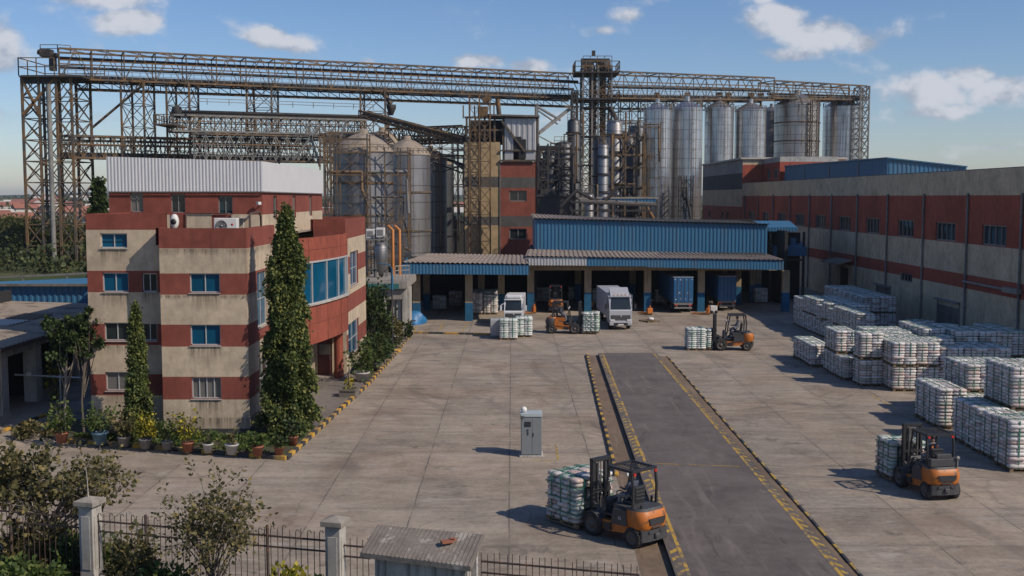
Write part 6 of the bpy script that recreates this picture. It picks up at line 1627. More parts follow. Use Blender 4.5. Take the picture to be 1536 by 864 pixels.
# ------------------------------------------------------------------ trucks
def make_truck(label, w, h, L, paint, deflector=True, roofbox=False):
    """faces +x; cab nose at x=0"""
    t = thing('truck', label, 'truck', (0,0,0), 0, 'trucks at the dock')
    ch = .42; cl = 1.75
    prof = [(-cl,ch+.12),(-cl,h-.02),(-cl+.12,h),(-.62,h),(-.42,h-.08),(-.10,h*.63),(-.02,h*.57),(0,ch+.35),(0,ch+.12)]
    b = MB(); b.extr([(x,-w/2,z) for x,z in prof], (0,w,0)); cab = b.build('cab', MT[paint], t, world=False, bevel=.05)
    p0, p1 = V((-.40,0,h-.14)), V((-.075,0,h*.61)); nrm = V((p0.z-p1.z,0,p1.x-p0.x)).normalized()*.012
    b = MB(); ws = w*.45; b.add([p1+nrm+V((0,-ws,0)), p1+nrm+V((0,ws,0)), p0+nrm+V((0,ws*.93,0)), p0+nrm+V((0,-ws*.93,0))], [(0,1,2,3)]); wsd = b.build('windscreen', MT['gdark'], t, world=False)
    b = MB()
    for (y0,y1) in ((-ws*.7,-.05),(.1,ws*.75)): b.bar(p1+nrm*1.8+V((0,y0,.02)), p1+(p0-p1)*.3+nrm*1.8+V((0,y1,0)), .02)
    b.build('wiper', MT['black'], wsd, world=False)
    b = MB(); b.box(-.46,-w*.46,h-.06,-.24,w*.46,h-.0); b.build('sun_visor', MT[paint], t, world=False, bevel=.02)
    for s in (-1,1):
        b = MB(); y = s*(w/2+.006); b.add([(-1.35,y,h*.60),(-.32,y,h*.60),(-.55,y,h-.2),(-1.35,y,h-.2)], [(0,1,2,3)]); b.build('side_window', MT['gdark'], t, world=False)
        b = MB(); b.bar((-.30,s*w/2,h*.85),(-.05,s*(w/2+.24),h*.82),.04); b.obox((-.04,s*(w/2+.26),h*.70),(.09,.16,.44)); b.build('mirror', MT['black'] if paint != 'white' else MT['white'], t, world=False, bevel=.02)
        b = MB(); b.obox((.02,s*w*.37,ch+.34),(.10,w*.20,.17)); b.build('headlight', MT['lampw'], t, world=False, bevel=.03)
        b = MB(); b.obox((-.05,s*w*.47,ch+.5),(.06,.06,.1)); b.build('indicator', MT['ambl'], t, world=False)
    b = MB(); b.box(-.22,-w/2-.01,.36,.09,w/2+.01,ch+.24); b.build('bumper', MT['silver'] if paint != 'white' else MT['white'], t, world=False, bevel=.05)
    b = MB(); b.obox((.09,0,ch+.07),(.03,w*.62,.19)); b.build('lower_grille', MT['black'], t, world=False, bevel=.01)
    b = MB(); b.obox((.012,0,ch+.56),(.03,w*.86,.40)); g = b.build('grille', MT['charcoal'], t, world=False, bevel=.015)
    b = MB()
    for k in range(4): b.obox((.03,0,ch+.42+.095*k),(.02,w*.78,.022))
    b.lathe([(.08,.03),(.08,.045),(0,.05)], (.0,0,ch+.66), 16, axis='X'); b.build('slat', MT['steelm'], g, world=False)
    b = MB(); b.obox((.115,0,.44),(.012,.46,.11)); b.build('number_plate', MT['acw'], t, world=False)
    b = MB(); b.box(-L,-.42,.55,-.3,.42,.72); b.build('chassis', MT['black'], t, world=False)
    for x in (-.95, -L+1.3, -L+2.2):
        for s in (-1,1): wheel(t, x, s*(w/2-.16), .43, .28)
    b = MB(); zb = .85; hb = h*1.06
    b.box(-L,-w/2-.03,zb,-cl-.12,w/2+.03,hb); bd = b.build('cargo_box', MT['silver'] if paint != 'white' else MT['cladw'], t, world=False, bevel=.03)
    b = MB()
    for s in (-1,1):
        n = int(L/.6)
        for k in range(n): b.box(-L+.2+.6*k,s*(w/2+.031),zb+.05,-L+.26+.6*k,s*(w/2+.055),hb-.05)
    b.build('rib', MT['silver'], bd, world=False)
    if deflector:
        b = MB(); b.extr([(-cl+.05,-w*.42,h),(-.55,-w*.42,h),(-.75,-w*.42,h+.14),(-cl+.05,-w*.42,h+.62)], (0,w*.84,0)); d = b.build('roof_deflector', MT[paint], t, world=False, bevel=.04)
        b = MB()
        for y in (-.45,-.15,.15,.45): b.obox((-.62,y,h+.10),(.07,.1,.06))
        b.build('marker_light', MT['ambl'], d, world=False)
    if roofbox:
        b = MB(); b.box(-1.5,-w*.42,h+.02,-.55,w*.42,h+.30); b.build('roof_box', MT['white'], t, world=False, bevel=.1)
    return t
q = G(931,495); tr = make_truck('silver box truck with roof deflector standing nose out in the loading bay', 1.78, 2.65, 9.0, 'silver'); tr.location = (q.x, q.y, 0); tr.rotation_euler.z = R(-88)
q = G(770,492); tr = make_truck('small white truck with rounded roof box behind two sack pallets', 1.48, 2.28, 5.2, 'white', False, True); tr.location = (q.x, q.y, 0); tr.rotation_euler.z = R(-93)
def make_trailer(label, w, h, L, worn):
    t = thing('trailer', label, 'trailer', (0,0,0), 0, 'blue trailers in the dock')
    zb = .95
    b = MB(); b.box(0,-w/2,zb,L,w/2,h); bd = b.build('body', MT['contb'], t, world=False, bevel=.02)
    b = MB()
    for s in (-1,1): b.corr((L,s*(w/2+.002),zb+.1) if s > 0 else (0.1,s*(w/2+.002),zb+.1), (.1,s*(w/2+.002),zb+.1) if s > 0 else (L,s*(w/2+.002),zb+.1), (L,s*(w/2+.002),h-.1) if s > 0 else (0.1,s*(w/2+.002),h-.1), .3, .03)
    b.build('ribbed_side', MT['contb'], bd, world=False)
    b = MB(); b.box(-.01,-w/2-.02,h-.01,L,w/2+.02,h+.04); b.build('roof', MT['cladg'], t, world=False)
    for s in (-1,1):
        b = MB(); b.box(-.05,min(s*.01,s*(w/2-.04)),zb+.03,-.005,max(s*.01,s*(w/2-.04)),h-.06); d = b.build('door', MT['contb'], t, world=False, bevel=.01)
        b = MB()
        for y in (.16,.52): b.tube((-.075,s*y,zb+.08),(-.075,s*y,h-.1),.018); b.obox((-.085,s*(y+.07),zb+.75),(.02,.16,.035))
        b.build('lock_rod', MT['steelm'], d, world=False)
        if worn:
            b = MB()
            for (y,z) in ((.2,h-.22),(.70,h-.2),(.18,zb+.35),(.33,zb+.9),(.66,zb+.3)): b.obox((-.055,s*(y+.02*z),z),(.008,.10+.03*s,.07), Matrix.Rotation(.3*s,3,'X'))
            b.build('worn_patch', MT['acw'], d, world=False)
        b = MB(); b.obox((-.06,s*w*.36,.74),(.05,.24,.10)); b.build('tail_light', MT['redl'], t, world=False)
        for x in (1.2,2.3): wheel(t, x, s*(w/2-.17), .44, .3)
    b = MB(); b.box(-.02,-w*.48,.86,L,w*.48,.95); b.bar((.0,-w*.45,.48),(.0,w*.45,.48),.14); b.bar((0,-w*.33,.5),(0,-w*.33,.9),.1); b.bar((0,w*.33,.5),(0,w*.33,.9),.1); b.bar((-.01,-w*.45,.80),(-.01,w*.45,.80),.10); b.build('underrun_frame', MT['dframe'], t, world=False)
    b = MB(); b.box(.4,-.35,.5,3.4,.35,.86); b.build('axle_frame', MT['black'], t, world=False)
    b = MB(); b.box(L-1.2,-.5,0,L-1.0,-.3,.9); b.box(L-1.2,.3,0,L-1.0,.5,.9); b.build('landing_leg', MT['dframe'], t, world=False)
    return t
q = G(1028,472); tr = make_trailer('blue trailer with scuffed rear doors and two locking rods in the loading bay', 1.78, 3.25, 9, True); tr.location = (q.x, q.y+1.3, 0); tr.rotation_euler.z = R(91)
q = G(1101,472); tr = make_trailer('darker blue trailer parked deepest in the right hand loading bay', 1.66, 3.2, 9, False); tr.location = (q.x, q.y+3.2, 0); tr.rotation_euler.z = R(90)

# ------------------------------------------------------------------ small things at the dock
def pallet_jack(px, py_, label, rz=0):
    q = G(px,py_); t = thing('pallet_jack', label, 'pallet jack', (q.x,q.y,0), rz, 'orange pallet jacks by the dock columns')
    for s in (-1,1):
        b = MB(); b.box(-.1,s*.2-.08,.08,1.2,s*.2+.08,.15); b.build('fork', MT['orange'], t, world=False, bevel=.01)
    b = MB(); b.box(-.35,-.28,.1,-.1,.28,.62); b.tube((-.28,0,.55),(-.28,0,.85),.09); b.build('pump', MT['orange'], t, world=False, bevel=.03)
    b = MB(); b.path([(-.3,0,.8),(-.5,0,1.35)], .03); b.bar((-.5,-.2,1.35),(-.5,.2,1.35),.05); b.build('handle', MT['black'], t, world=False)
    for y in (-.12,.12):
        b = MB(); b.lathe([(0,-.04),(.1,-.04),(.1,.04),(0,.04)], (-.3,y,.1), 12, axis='Y'); b.build('wheel', MT['tyre'], t, world=False)
    return t
pallet_jack(797,470,'orange pallet jack at the column left of the dim forklift', R(200))
pallet_jack(972,472,'orange pallet jack at the column right of the silver truck', R(120))
pallet_jack(1058,472,'orange pallet jack at the column between the two blue trailers', R(160))
pallet_jack(885,462,'orange pallet jack behind the raised load of the forklift facing right', R(100))
q = G(976,484); t = thing('empty_pallet', 'wooden pallet with a white sack lying on it near the silver truck', 'pallet', (q.x,q.y+.7,0), R(25))
b = MB(); pallet_base(b, 1.2, 1.5); b.build('boards', MT['wood'], t, world=False)
b = MB(); v, f = sack_verts((.1,.0,.25), .5, .8, .24); b.add(v, f, 0, True); o = solo('sack', b, MT['sack'], 'single white sack on the wooden pallet near the silver truck', 'sack'); o.location = (q.x+.1,q.y+.7,.14)
q = G(1070,470); t = thing('hand_cart', 'small white and orange hand cart by the column between the blue trailers', 'cart', (q.x,q.y,0))
b = MB(); b.box(-.3,-.3,.15,.3,.3,.7); b.build('box', MT['acw'], t, world=False, bevel=.03)
b = MB(); b.path([(.28,0,.3),(.45,0,1.0)], .03); b.bar((.45,-.2,1.0),(.45,.2,1.0),.04); b.build('handle', MT['orange'], t, world=False)
for x in (-.2,.2):
    b = MB(); b.lathe([(0,-.34),(.15,-.34),(.15,-.28),(0,-.28)], (x,0,.15), 12, axis='Y'); b.build('wheel', MT['tyre'], t, world=False)
# blue tarpaulin heap and drums by the canopy column
q = G(622,487); b = MB(); vs = []; n = 14
for (r, z) in ((.75,0),(.78,.25),(.66,.55),(.52,.85),(.34,1.05),(.0,1.12)):
    for k in range(n):
        a = 2*math.pi*k/n; rr = r*(1+.28*math.sin(3*a+z*3)+.14*math.sin(7*a+z*5)); vs.append((q.x+rr*math.cos(a), q.y+.5+rr*math.sin(a), z))
b.add(vs, [(i*n+k, i*n+(k+1)%n, (i+1)*n+(k+1)%n, (i+1)*n+k) for i in range(5) for k in range(n)], 0, True)
solo('tarpaulin', b, MT['tarp'], 'heap of bright blue tarpaulin at the leftmost canopy column', 'tarpaulin')
q = G(614,482); t = thing('bin', 'pale grey waste bin behind the blue tarpaulin heap', 'bin', (q.x,q.y+1,0))
b = MB(); b.extr([(-.35,-.35,0),(.35,-.35,0),(.35,.35,0),(-.35,.35,0)],(0,0,1.0)); b.build('body', MT['potgrey'], t, world=False, bevel=.05)
b = MB(); b.box(-.4,-.4,1.0,.4,.4,1.08); b.build('lid', MT['potdark'], t, world=False, bevel=.02)
q = G(645,497); 
t = thing('bench', 'thin dark metal rack standing by the planting bed beside the canopy', 'rack', tuple(G(606,497)))
b = MB(); b.bar((-.7,0,.8),(.9,.3,.8),.09)
for x,y in ((-.6,0),(.4,.2)): b.bar((x,y,0),(x,y,.8),.08)
b.build('frame', MT['dsteel'], t, world=False)
# control cabinet
q = G(797,686); t = thing('control_cabinet', 'grey steel weighing cabinet with dark screen on the open yard', 'cabinet', (q.x,q.y+.38,0))
w, h, d = .84, 1.78, .72
b = MB(); b.box(-w/2-.06,-d/2-.06,0,w/2+.06,d/2+.06,.07); b.build('plinth', MT['concw'], t, world=False, bevel=.01)
b = MB(); b.box(-w/2,-d/2,.07,w/2,d/2,h-.12); bd = b.build('body', MT['cabinet'], t, world=False, bevel=.015)
b = MB(); b.extr([(-w/2-.02,-d/2-.03,h-.118),(w/2+.02,-d/2-.03,h-.118),(w/2+.02,d/2+.02,h-.118),(-w/2-.02,d/2+.02,h-.118)],(0,0,.12)); b.build('top', MT['cabtop'], t, world=False, bevel=.02)
for s,(xa,xb) in enumerate(((-w/2+.02,.02),(.035,w/2-.02))):
    b = MB(); b.box(xa,-d/2-.018,.12,xb,-d/2-.002,h-.2); dr = b.build('door', MT['cabinet'], t, world=False, bevel=.006)
    if s == 0:
        b = MB(); b.box(-.28,-d/2-.035,1.25,-.02,-d/2-.019,1.46); sc_ = b.build('screen', MT['black'], t, world=False, bevel=.008)
        b = MB(); b.box(-.2,-d/2-.04,1.30,-.1,-d/2-.036,1.40); b.build('display', MT['gteal'], sc_, world=False)
        b = MB(); b.lathe([(.035,-d/2-.02),(.035,-d/2-.05),(0,-d/2-.05)], (-.14,0,1.12), 12, axis='Y'); b.box(-.165,-d/2-.035,.92,-.115,-d/2-.019,1.04); b.build('switch', MT['black'], t, world=False)
    else:
        b = MB(); b.box(.06,-d/2-.04,.85,.09,-d/2-.019,1.0); b.build('handle', MT['black'], dr, world=False)
b = MB(); b.lathe([(0,-.12),(.07,-.11),(.12,-.04),(.125,.03),(.09,.1),(.0,.13)], (-.30,-.1,h+.12), 18); b.tube((-.30,-.1,h),(-.30,-.1,h+.04),.05); b.build('dome_lamp', MT['acw'], t, world=False)
b = MB(); b.box(-w/2-.03,-d/2-.1,h-.18,-w/2+.12,-d/2-.02,h-.08); b.build('camera', MT['potdark'], t, world=False)
# ------------------------------------------------------------------ leaves, plants, trees
def leaf_obj(name, pts, dirs, size, mat, parent=None, width=.38, fold=.12, world=True):
    pts = np.asarray(pts, float); n = len(pts); a = np.asarray(dirs, float)
    a = a / (np.linalg.norm(a, axis=1, keepdims=True) + 1e-9)
    r = rng.normal(size=(n,3)); b = np.cross(a, r); b /= (np.linalg.norm(b, axis=1, keepdims=True)+1e-9); c = np.cross(a, b)
    sz = (size*(.65+.7*rng.random(n)))[:,None]; w = sz*width
    v = np.empty((n,4,3))
    v[:,0] = pts; v[:,1] = pts + a*sz*.45 + b*w + c*sz*fold; v[:,2] = pts + a*sz; v[:,3] = pts + a*sz*.45 - b*w + c*sz*fold
    v = v.reshape(-1,3)
    if parent is not None and world:
        q = parent
        while q.parent is not None: q = q.parent
        v = v - np.array(q.location)
    me = bpy.data.meshes.new(name)
    me.vertices.add(n*4); me.vertices.foreach_set('co', v.astype(np.float32).ravel())
    me.loops.add(n*4); me.loops.foreach_set('vertex_index', np.arange(n*4, dtype=np.int32))
    me.polygons.add(n); me.polygons.foreach_set('loop_start', np.arange(0,n*4,4,dtype=np.int32)); me.polygons.foreach_set('loop_total', np.full(n,4,np.int32))
    me.materials.append(MT[mat] if isinstance(mat,str) else mat); me.update(calc_edges=True); me.validate()
    o = bpy.data.objects.new(name, me); COL.objects.link(o)
    if parent is not None: link_child(o, parent)
    return o
def clumps(centers, spread, k, out=None, droop=.3):
    C = np.repeat(np.asarray(centers,float), k, 0); n = len(C)
    off = rng.normal(size=(n,3))*spread
    d = off + rng.normal(size=(n,3))*np.mean(spread)*.6
    if out is not None: d = d + np.repeat(np.asarray(out,float), k, 0)*np.mean(spread)*1.2
    d[:,2] -= droop*np.mean(spread)*1.5
    return C+off, d
def column_tree(loc, h, r, label, mat, nclump=420, k=42, leaf=.24, cat='tree', name='column_tree', prof=None):
    t = thing(name, label, cat, loc); x,y,z = loc
    b = MB(); b.path([(x,y,z),(x+.05,y,z+h*.5),(x,y,z+h*.97)], [.14,.09,.02], 8); b.build('trunk', MT['bark'], t)
    cs, outs = [], []
    def rad(f, th): return (prof(f) if prof else min(1, (1-f)*2.6)**.6)*r*(1+.16*math.sin(th*2+f*9)+.12*math.sin(th*3-f*21))
    # inner fill close to the stem
    for i in range(nclump//3):
        f = rng.random()**.9; th = rng.random()*2*math.pi; rr = rad(f,th)*.62*rng.random()**.5
        cs.append((x+rr*math.cos(th), y+rr*math.sin(th), z+.2+f*(h-.5))); outs.append((math.cos(th), math.sin(th), -.4))
    P1_, D1 = clumps(cs, np.array([.13*min(1,r),.13*min(1,r),.2]), k, outs, .6)
    # hanging tufts of very uneven length
    tp, td = [], []
    b = MB()
    for i in range(int(nclump*.55)):
        f = rng.random()**.9; th = rng.random()*2*math.pi
        if math.sin(f*31+th*2.3)+math.sin(th*5-f*14)+rng.normal()*.5 < -.75: continue
        q = rad(f,th)*(.62+.58*rng.random()); L_ = (.25+.5*rng.random())*min(1.,.35+r)
        c0 = np.array([x+q*math.cos(th), y+q*math.sin(th), z+.35+f*(h-.45)]); m = int(k*(1.2+1.2*rng.random()))
        s_ = rng.random(m)**.8; sp = (.05+.11*s_*(1.15-s_)*2)*(.45+.55*min(1., q/.6))
        off = rng.normal(size=(m,3))*sp[:,None]; off[:,2] -= s_*L_; off[:,0] += math.cos(th)*s_*L_*.22; off[:,1] += math.sin(th)*s_*L_*.22
        tp.append(c0+off); dd = rng.normal(size=(m,3))*.5; dd[:,0] += math.cos(th)*.55; dd[:,1] += math.sin(th)*.55; dd[:,2] -= .75; td.append(dd)
        if i % 4 == 0: b.path([(x,y,c0[2]+.15),tuple(c0)], [.02,.008], 4, cap=False)
    b.build('branch', MT['bark'], t)
    P_ = np.concatenate([P1_]+tp); D = np.concatenate([D1]+td)
    leaf_obj('crown', P_, D, leaf, mat, t); 
    return t
def limb_tree(loc, label, trunk_h, crown_c, crown_r, nl, mat, leaf=.16, per=26, twigs=5, bark='barkp', tr=.07, name='tree', cat='tree', dens=1., group=None):
    t = thing(name, label, cat, loc, 0, group); x,y,z = loc
    b = MB(); top = V((x+.03*trunk_h, y, z+trunk_h)); b.path([(x,y,z-.1),(x-.02*trunk_h,y+.02,z+trunk_h*.5),top], [tr*1.25,tr,tr*.8], 8)
    cen, outs = [], []
    cc = V(crown_c); cr = V(crown_r)
    for i in range(nl):
        u = V(rng.normal(size=3)); u.normalize(); u.z = abs(u.z)*.9 - .25 if rng.random() < .7 else u.z
        e = cc + V((u.x*cr.x, u.y*cr.y, u.z*cr.z))*(.6+.45*rng.random())
        st = V((x,y,z)).lerp(top, .55+.45*rng.random()); mid = st.lerp(e, .5) + V(rng.normal(size=3))*cr.x*.08 + V((0,0,-cr.z*.10))
        b.path([st, mid, e], [tr*.5, tr*.3, tr*.12], 6)
        for k in range(twigs):
            s = mid.lerp(e, .25+.75*rng.random()); f = s + V(rng.normal(size=3))*cr.x*.24 + V((0,0,cr.z*.05))
            b.path([s, f], [tr*.14, tr*.06], 4, cap=False)
            for g in (.45,.75,1.0): cen.append(tuple(s.lerp(f,g))); outs.append(tuple((f-s).normalized()))
    b.build('trunk', MT[bark], t)
    sp = cr.x*.048
    P_, D = clumps(cen, np.array([sp,sp,sp]), max(1,int(per*dens)), outs, .25)
    leaf_obj('crown', P_, D, leaf, mat, t)
    return t
# conifer-like climbers by the office
q = G(436,667); column_tree((PY(434,667,q.y+1.5).x,q.y+1.5,.1), PY(434,309,q.y+1.5).z-.1, .92, 'tall dense column tree at the front corner of the office', 'leaf_col', 800, 105, .135,
                            prof=lambda f: (.36+.64*(1-f)**1.05)*min(1,((1-f)*4.2))**.8*(1+.10*math.sin(f*17)))
q = G(212,640); column_tree((PY(208,640,YF-.75).x,YF-.75,.1), PY(205,457,YF-.7).z-.1, .50, 'shorter pointed column tree against the recessed front of the office', 'leaf_col', 440, 85, .12, prof=lambda f: (max(.0,(1-f))**1.05*.97+.02)*(1+.14*math.sin(f*26)))
# spruce beside the steel tower
q = PY(147,268,95); column_tree((q.x,95,0), q.z, 1.3, 'dark pointed conifer behind the left corner of the office', 'leaf_dark', 420, 34, .42, name='conifer', prof=lambda f: (1-f)**.8*(.75+.35*abs(math.sin(f*30))))
# potted plants along the kerb
def pot_plant(x, y, z, label, pot, pr, phh, fh, fr, mat, n=260, leaf=.15, name='potted_plant', stem=True, group='potted plants round the office', upright=.3):
    t = thing(name, label, 'potted plant', (x,y,z), 0, group)
    b = MB(); b.lathe([(0,0),(pr*.70,0),(pr*.98,phh*.84),(pr*1.08,phh*.86),(pr*1.08,phh),(pr*.92,phh),(pr*.9,phh*.9),(0,phh*.9)], (0,0,0), 18); b.build('pot', MT[pot], t, world=False)
    b = MB(); cs, outs = [], []
    for k in range(9):
        a = rng.random()*6.28; rr = fr*(.25+.75*rng.random()); f = .35+.65*rng.random()
        e = V((rr*math.cos(a), rr*math.sin(a), phh+fh*f)); b.path([(0,0,phh*.88),(e.x*.25,e.y*.25,phh+fh*f*.5),e], [.018,.013,.006], 5, cap=False)
        for g in (.45,.62,.8,1.0):
            p = V((0,0,phh)).lerp(e, g); cs.append((p.x*1.0,p.y*1.0,p.z)); outs.append((math.cos(a),math.sin(a),upright))
    b.build('stem', MT['bark'], t, world=False)
    P_, D = clumps(cs, np.array([fr*.20,fr*.20,fh*.09]), max(2,n//36), outs, .25)
    leaf_obj('foliage', P_, D, leaf, mat, t, world=False)
    return t
FR = [ # px of pot base, pot kind, label, size
 (91,665,'terra','potted shrub in a terracotta pot, leftmost of the front row',.27,.46,1.25,.75,'leaf_bri',420),
 (149,667,'potblue','leafy bush in the blue bucket pot of the front row',.32,.52,1.15,.72,'leaf_bri',420),
 (185,670,'potgrey','potted shrub with yellow fruit-like leaves next to the blue bucket pot',.26,.42,1.05,.50,'leaf_oliv',300),
 (217,673,'potgrey','bright yellow leaved bush in a grey pot before the pointed column tree',.26,.40,1.0,.46,'leaf_yel',360),
 (250,675,'potgrey','thin green potted shrub right of the bright yellow bush',.24,.36,1.05,.50,'leaf_bri',220),
 (281,678,'terra','tall gangly yellow green shrub in a terracotta pot below the office window',.25,.40,1.35,.52,'leaf_yel',240),
 (311,679,'potwhite','small plant in a pale pinkish pot left of the white pot',.21,.36,.5,.3,'leaf_bri',120),
 (347,682,'potwhite','nearly bare stem in a whitish pot at the office corner',.26,.42,.62,.16,'leaf_oliv',30),
 (386,684,'terra','low round plant in a terracotta pot left of the kerb corner',.23,.40,.5,.34,'leaf_bri',200),
 (418,684,'terra','last low plant in a terracotta pot at the kerb corner',.20,.36,.42,.30,'leaf_dark',160)]
for (px,py_,pot,lab,pr,phh,fh,fr,mat,n) in FR:
    q = G(px,py_,.14); pot_plant(q.x,q.y+.1,.14,lab,pot,pr,phh,fh,fr,mat,n)
q = G(436,672,.14); pot_plant(q.x,q.y+.5,.14,'dark spiky plant in a terracotta pot right under the tall column tree','terra',.22,.4,.75,.4,'leaf_dark',220)
q = G(463,632,.14); pot_plant(q.x,q.y,.14,'small plant in a dark pot behind the tall column tree by the kerb','potdark',.22,.42,.35,.25,'leaf_bri',90)
q = G(543,571,.14); pot_plant(q.x,q.y,.14,'bushy shrub in a big pale bowl pot beside the far office wing','potwhite',.42,.5,1.9,.95,'leaf_bri',420, leaf=.2)
q = G(563,556,.14); pot_plant(q.x,q.y,.14,'dark leafed shrub in a small dark pot behind the pale bowl pot','potdark',.32,.5,1.8,.9,'leaf_dark',400, leaf=.2)
q = G(524,594,.1); t = thing('planter', 'square grey brick planter with a tiny yellow plant by the entrance path', 'planter', (q.x,q.y,.1), R(-8))
b = MB(); b.box(-.42,-.42,0,.42,.42,.32,0); b.box(-.46,-.46,.321,.46,.46,.40,0); b.box(-.36,-.36,.401,.36,.36,.41,1); b.build('box', [MT['concd'], MT['soil']], t, world=False, bevel=.015)
P_, D = clumps([(0,0,.5),(0,.02,.75)], np.array([.12,.12,.1]), 26, None, 0); leaf_obj('plant', P_, D, .15, 'leaf_yel', t, world=False)
q = G(524,581,.1); b = MB(); b.tube((q.x,q.y,.1),(q.x,q.y,1.35),.035); b.tube((q.x,q.y,.9),(q.x,q.y,1.0),.05); solo('bollard_post', b, MT['yline'], 'thin yellow post beside the grey brick planter', 'post')
# low greenery in the beds
def bed(label, quad, n, mat, leaf, hgt, name='ground_cover'):
    u, v = rng.random(n), rng.random(n); A,B,C,D_ = [np.array(k,float) for k in quad]
    p = (A[None]*(1-u)[:,None]+B[None]*u[:,None])*(1-v)[:,None] + (D_[None]*(1-u)[:,None]+C[None]*u[:,None])*v[:,None]
    nz = np.sin(p[:,0]*2.1)+np.cos(p[:,1]*2.7+p[:,0]); keep = nz + rng.normal(size=n)*.6 > -.4; p = p[keep]
    d = rng.normal(size=p.shape)*.6; d[:,2] = np.abs(d[:,2])+.5; p[:,2] += rng.random(len(p))*hgt*.5
    o = leaf_obj(name, p, d, leaf, mat); o['kind'] = 'stuff'; o['label'] = label; o['category'] = 'ground cover'; return o
bed('low weeds and grass in the bed along the office front', [(E[0].x+.2,E[0].y+.4,.13),(E[1].x-.4,E[1].y+.3,.13),(-10.6,YF-.2,.13),(-19,YF-.2,.13)], 5200, 'leaf_bri', .13, .18)
bed('low weeds along the right hand bed by the tall column tree', [(E[1].x-.5,E[1].y+.4,.13),(-8.9,E[1].y+5.5,.13),(-10.5,E[1].y+6,.13),(-10.6,E[1].y+2,.13)], 1700, 'leaf_bri', .13, .18)
bed('grass in the bed beside the far wing', [(-8.3,60.8,.13),(-8.2,70,.13),(-9.4,70,.13),(-9.3,64.4,.13)], 1500, 'leaf_bri', .14, .2)
bed('tangled low greenery in front of the concrete porch', [(-8.2,72,.15),(-8.0,75,.15),(-10,83,.15),(-12.5,76,.15)], 3200, 'leaf_dark', .2, .5)
def shrub(loc, label, r, h, mat, nc, k, leaf, name='shrub', group=None, white=False):
    t = thing(name, label, 'shrub', loc, 0, group); cs = []; outs = []
    b = MB()
    for i in range(nc):
        th = rng.random()*6.28; f = rng.random()**.7; rr = r*(.35+.65*rng.random()**.5)*math.sqrt(max(.1,1-(f-.4)**2*1.6))
        e = (rr*math.cos(th), rr*math.sin(th), h*f*(.8+.3*rng.random())); cs.append(e); outs.append((math.cos(th),math.sin(th),.4))
        if i % 3 == 0: b.path([(e[0]*.1,e[1]*.1,0),(e[0]*.5,e[1]*.5,e[2]*.55),e], [.022,.015,.006], 5, cap=False)
    b.build('stem', MT['bark'], t, world=False)
    P_, D = clumps(cs, np.array([r*.15,r*.15,h*.09]), k, outs, .2); leaf_obj('foliage', P_, D, leaf, mat, t, world=False)
    if white:
        P_, D = clumps([(r*.3,-r*.6,h*.5),(r*.7,-r*.4,h*.35),(-r*.2,-r*.8,h*.3)], np.array([.2,.1,.15]), 9, None, 0); leaf_obj('flower', P_, D, .14, MT['acw'], t, width=.6, world=False)
    return t
q = G(557,527); shrub((q.x,q.y,.1), 'tall tangled shrub between the far office wing and the porch columns', 1.25, 4.0, 'leaf_dark', 90, 26, .26)
q = G(578,524); shrub((q.x,q.y+.6,.1), 'white flowering shrub at the foot of the lamp post', .95, 1.9, 'leaf_oliv', 60, 24, .22, white=True)
q = G(560,538); shrub((q.x,q.y,.1), 'low dark shrub before the white flowering one', .8, 1.3, 'leaf_dark', 46, 22, .22)
q = G(607,508); shrub((q.x,q.y,.05), 'small weed clump at the corner of the concrete porch', .45, 1.2, 'leaf_dark', 24, 18, .2)
# slim trees in front of the open shed
q = G(92,655); limb_tree((q.x,q.y+.6,0), 'slim tree with white painted trunk before the open shed', 3.0, (q.x+.1,q.y+1.2,4.6), (1.15,1.0,.85), 12, 'leaf_dark', .15, 20, 5, 'barkp', .06)
q = G(121,660); limb_tree((q.x,q.y+.4,0), 'slim reddish trunked tree touching the left corner of the office', 3.2, (q.x-.1,q.y+1.4,4.8), (.85,.9,1.15), 12, 'leaf_dark', .15, 20, 5, 'bark', .05)
q = G(83,600); shrub((q.x,q.y,.0), 'yellow green climbing shrub round the slim white trunk', .4, 2.1, 'leaf_yel', 22, 16, .16)
q = G(52,655); shrub((q.x,q.y,.0), 'trailing weeds spilling over the kerb near the terracotta pot', .8, .5, 'leaf_oliv', 30, 18, .18)

# ------------------------------------------------------------------ foreground fence, pillars, booth
fa, fb = V((-14.6,29.9,0)), V((3.2,25.2,0))
fd = (fb-fa).normalized(); FANG = math.atan2(fd.y, fd.x)
def fx(x): t = (x-fa.x)/(fb.x-fa.x); return fa + (fb-fa)*t
P1 = fx(PY(134,770,29.0).x); P2 = fx(PY(497,803,26.6).x)
def pillar(p, w, h, label, rod=False):
    t = thing('fence_pillar', label, 'pillar', (p.x,p.y,0), FANG, 'concrete fence pillars')
    b = MB(); b.box(-w/2,-w/2,0,w/2,w/2,h-.18)
    for s in (-1,1): b.box(-w*.32,s*(w/2+.001),.5,w*.32,s*(w/2+.02),h-.45); b.box(s*(w/2+.001),-w*.32,.5,s*(w/2+.02),w*.32,h-.45)
    b.build('shaft', MT['concw'], t, world=False, bevel=.02)
    b = MB(); c = w*.72; b.box(-c,-c,h-.178,c,c,h-.05); b.add([(-c,-c,h-.049),(c,-c,h-.049),(c,c,h-.049),(-c,c,h-.049),(0,0,h+.06)], [(0,1,4),(1,2,4),(2,3,4),(3,0,4)]); b.build('cap', MT['conc'], t, world=False, bevel=.012)
    if rod:
        b = MB(); b.path([(.0,-.05,h),(-.02,-.05,h+.5),(-.05,-.05,h+.85)], [.018,.012,.008], 6); b.build('rod', MT['concw'], t, world=False)
    return t
pillar(P1, .42, 2.42, 'taller whitish fence pillar with a flat cap and thin rod, at bottom left', True)
pillar(P2, .40, 2.42, 'weathered fence pillar with a pointed cap, left of the guard booth')
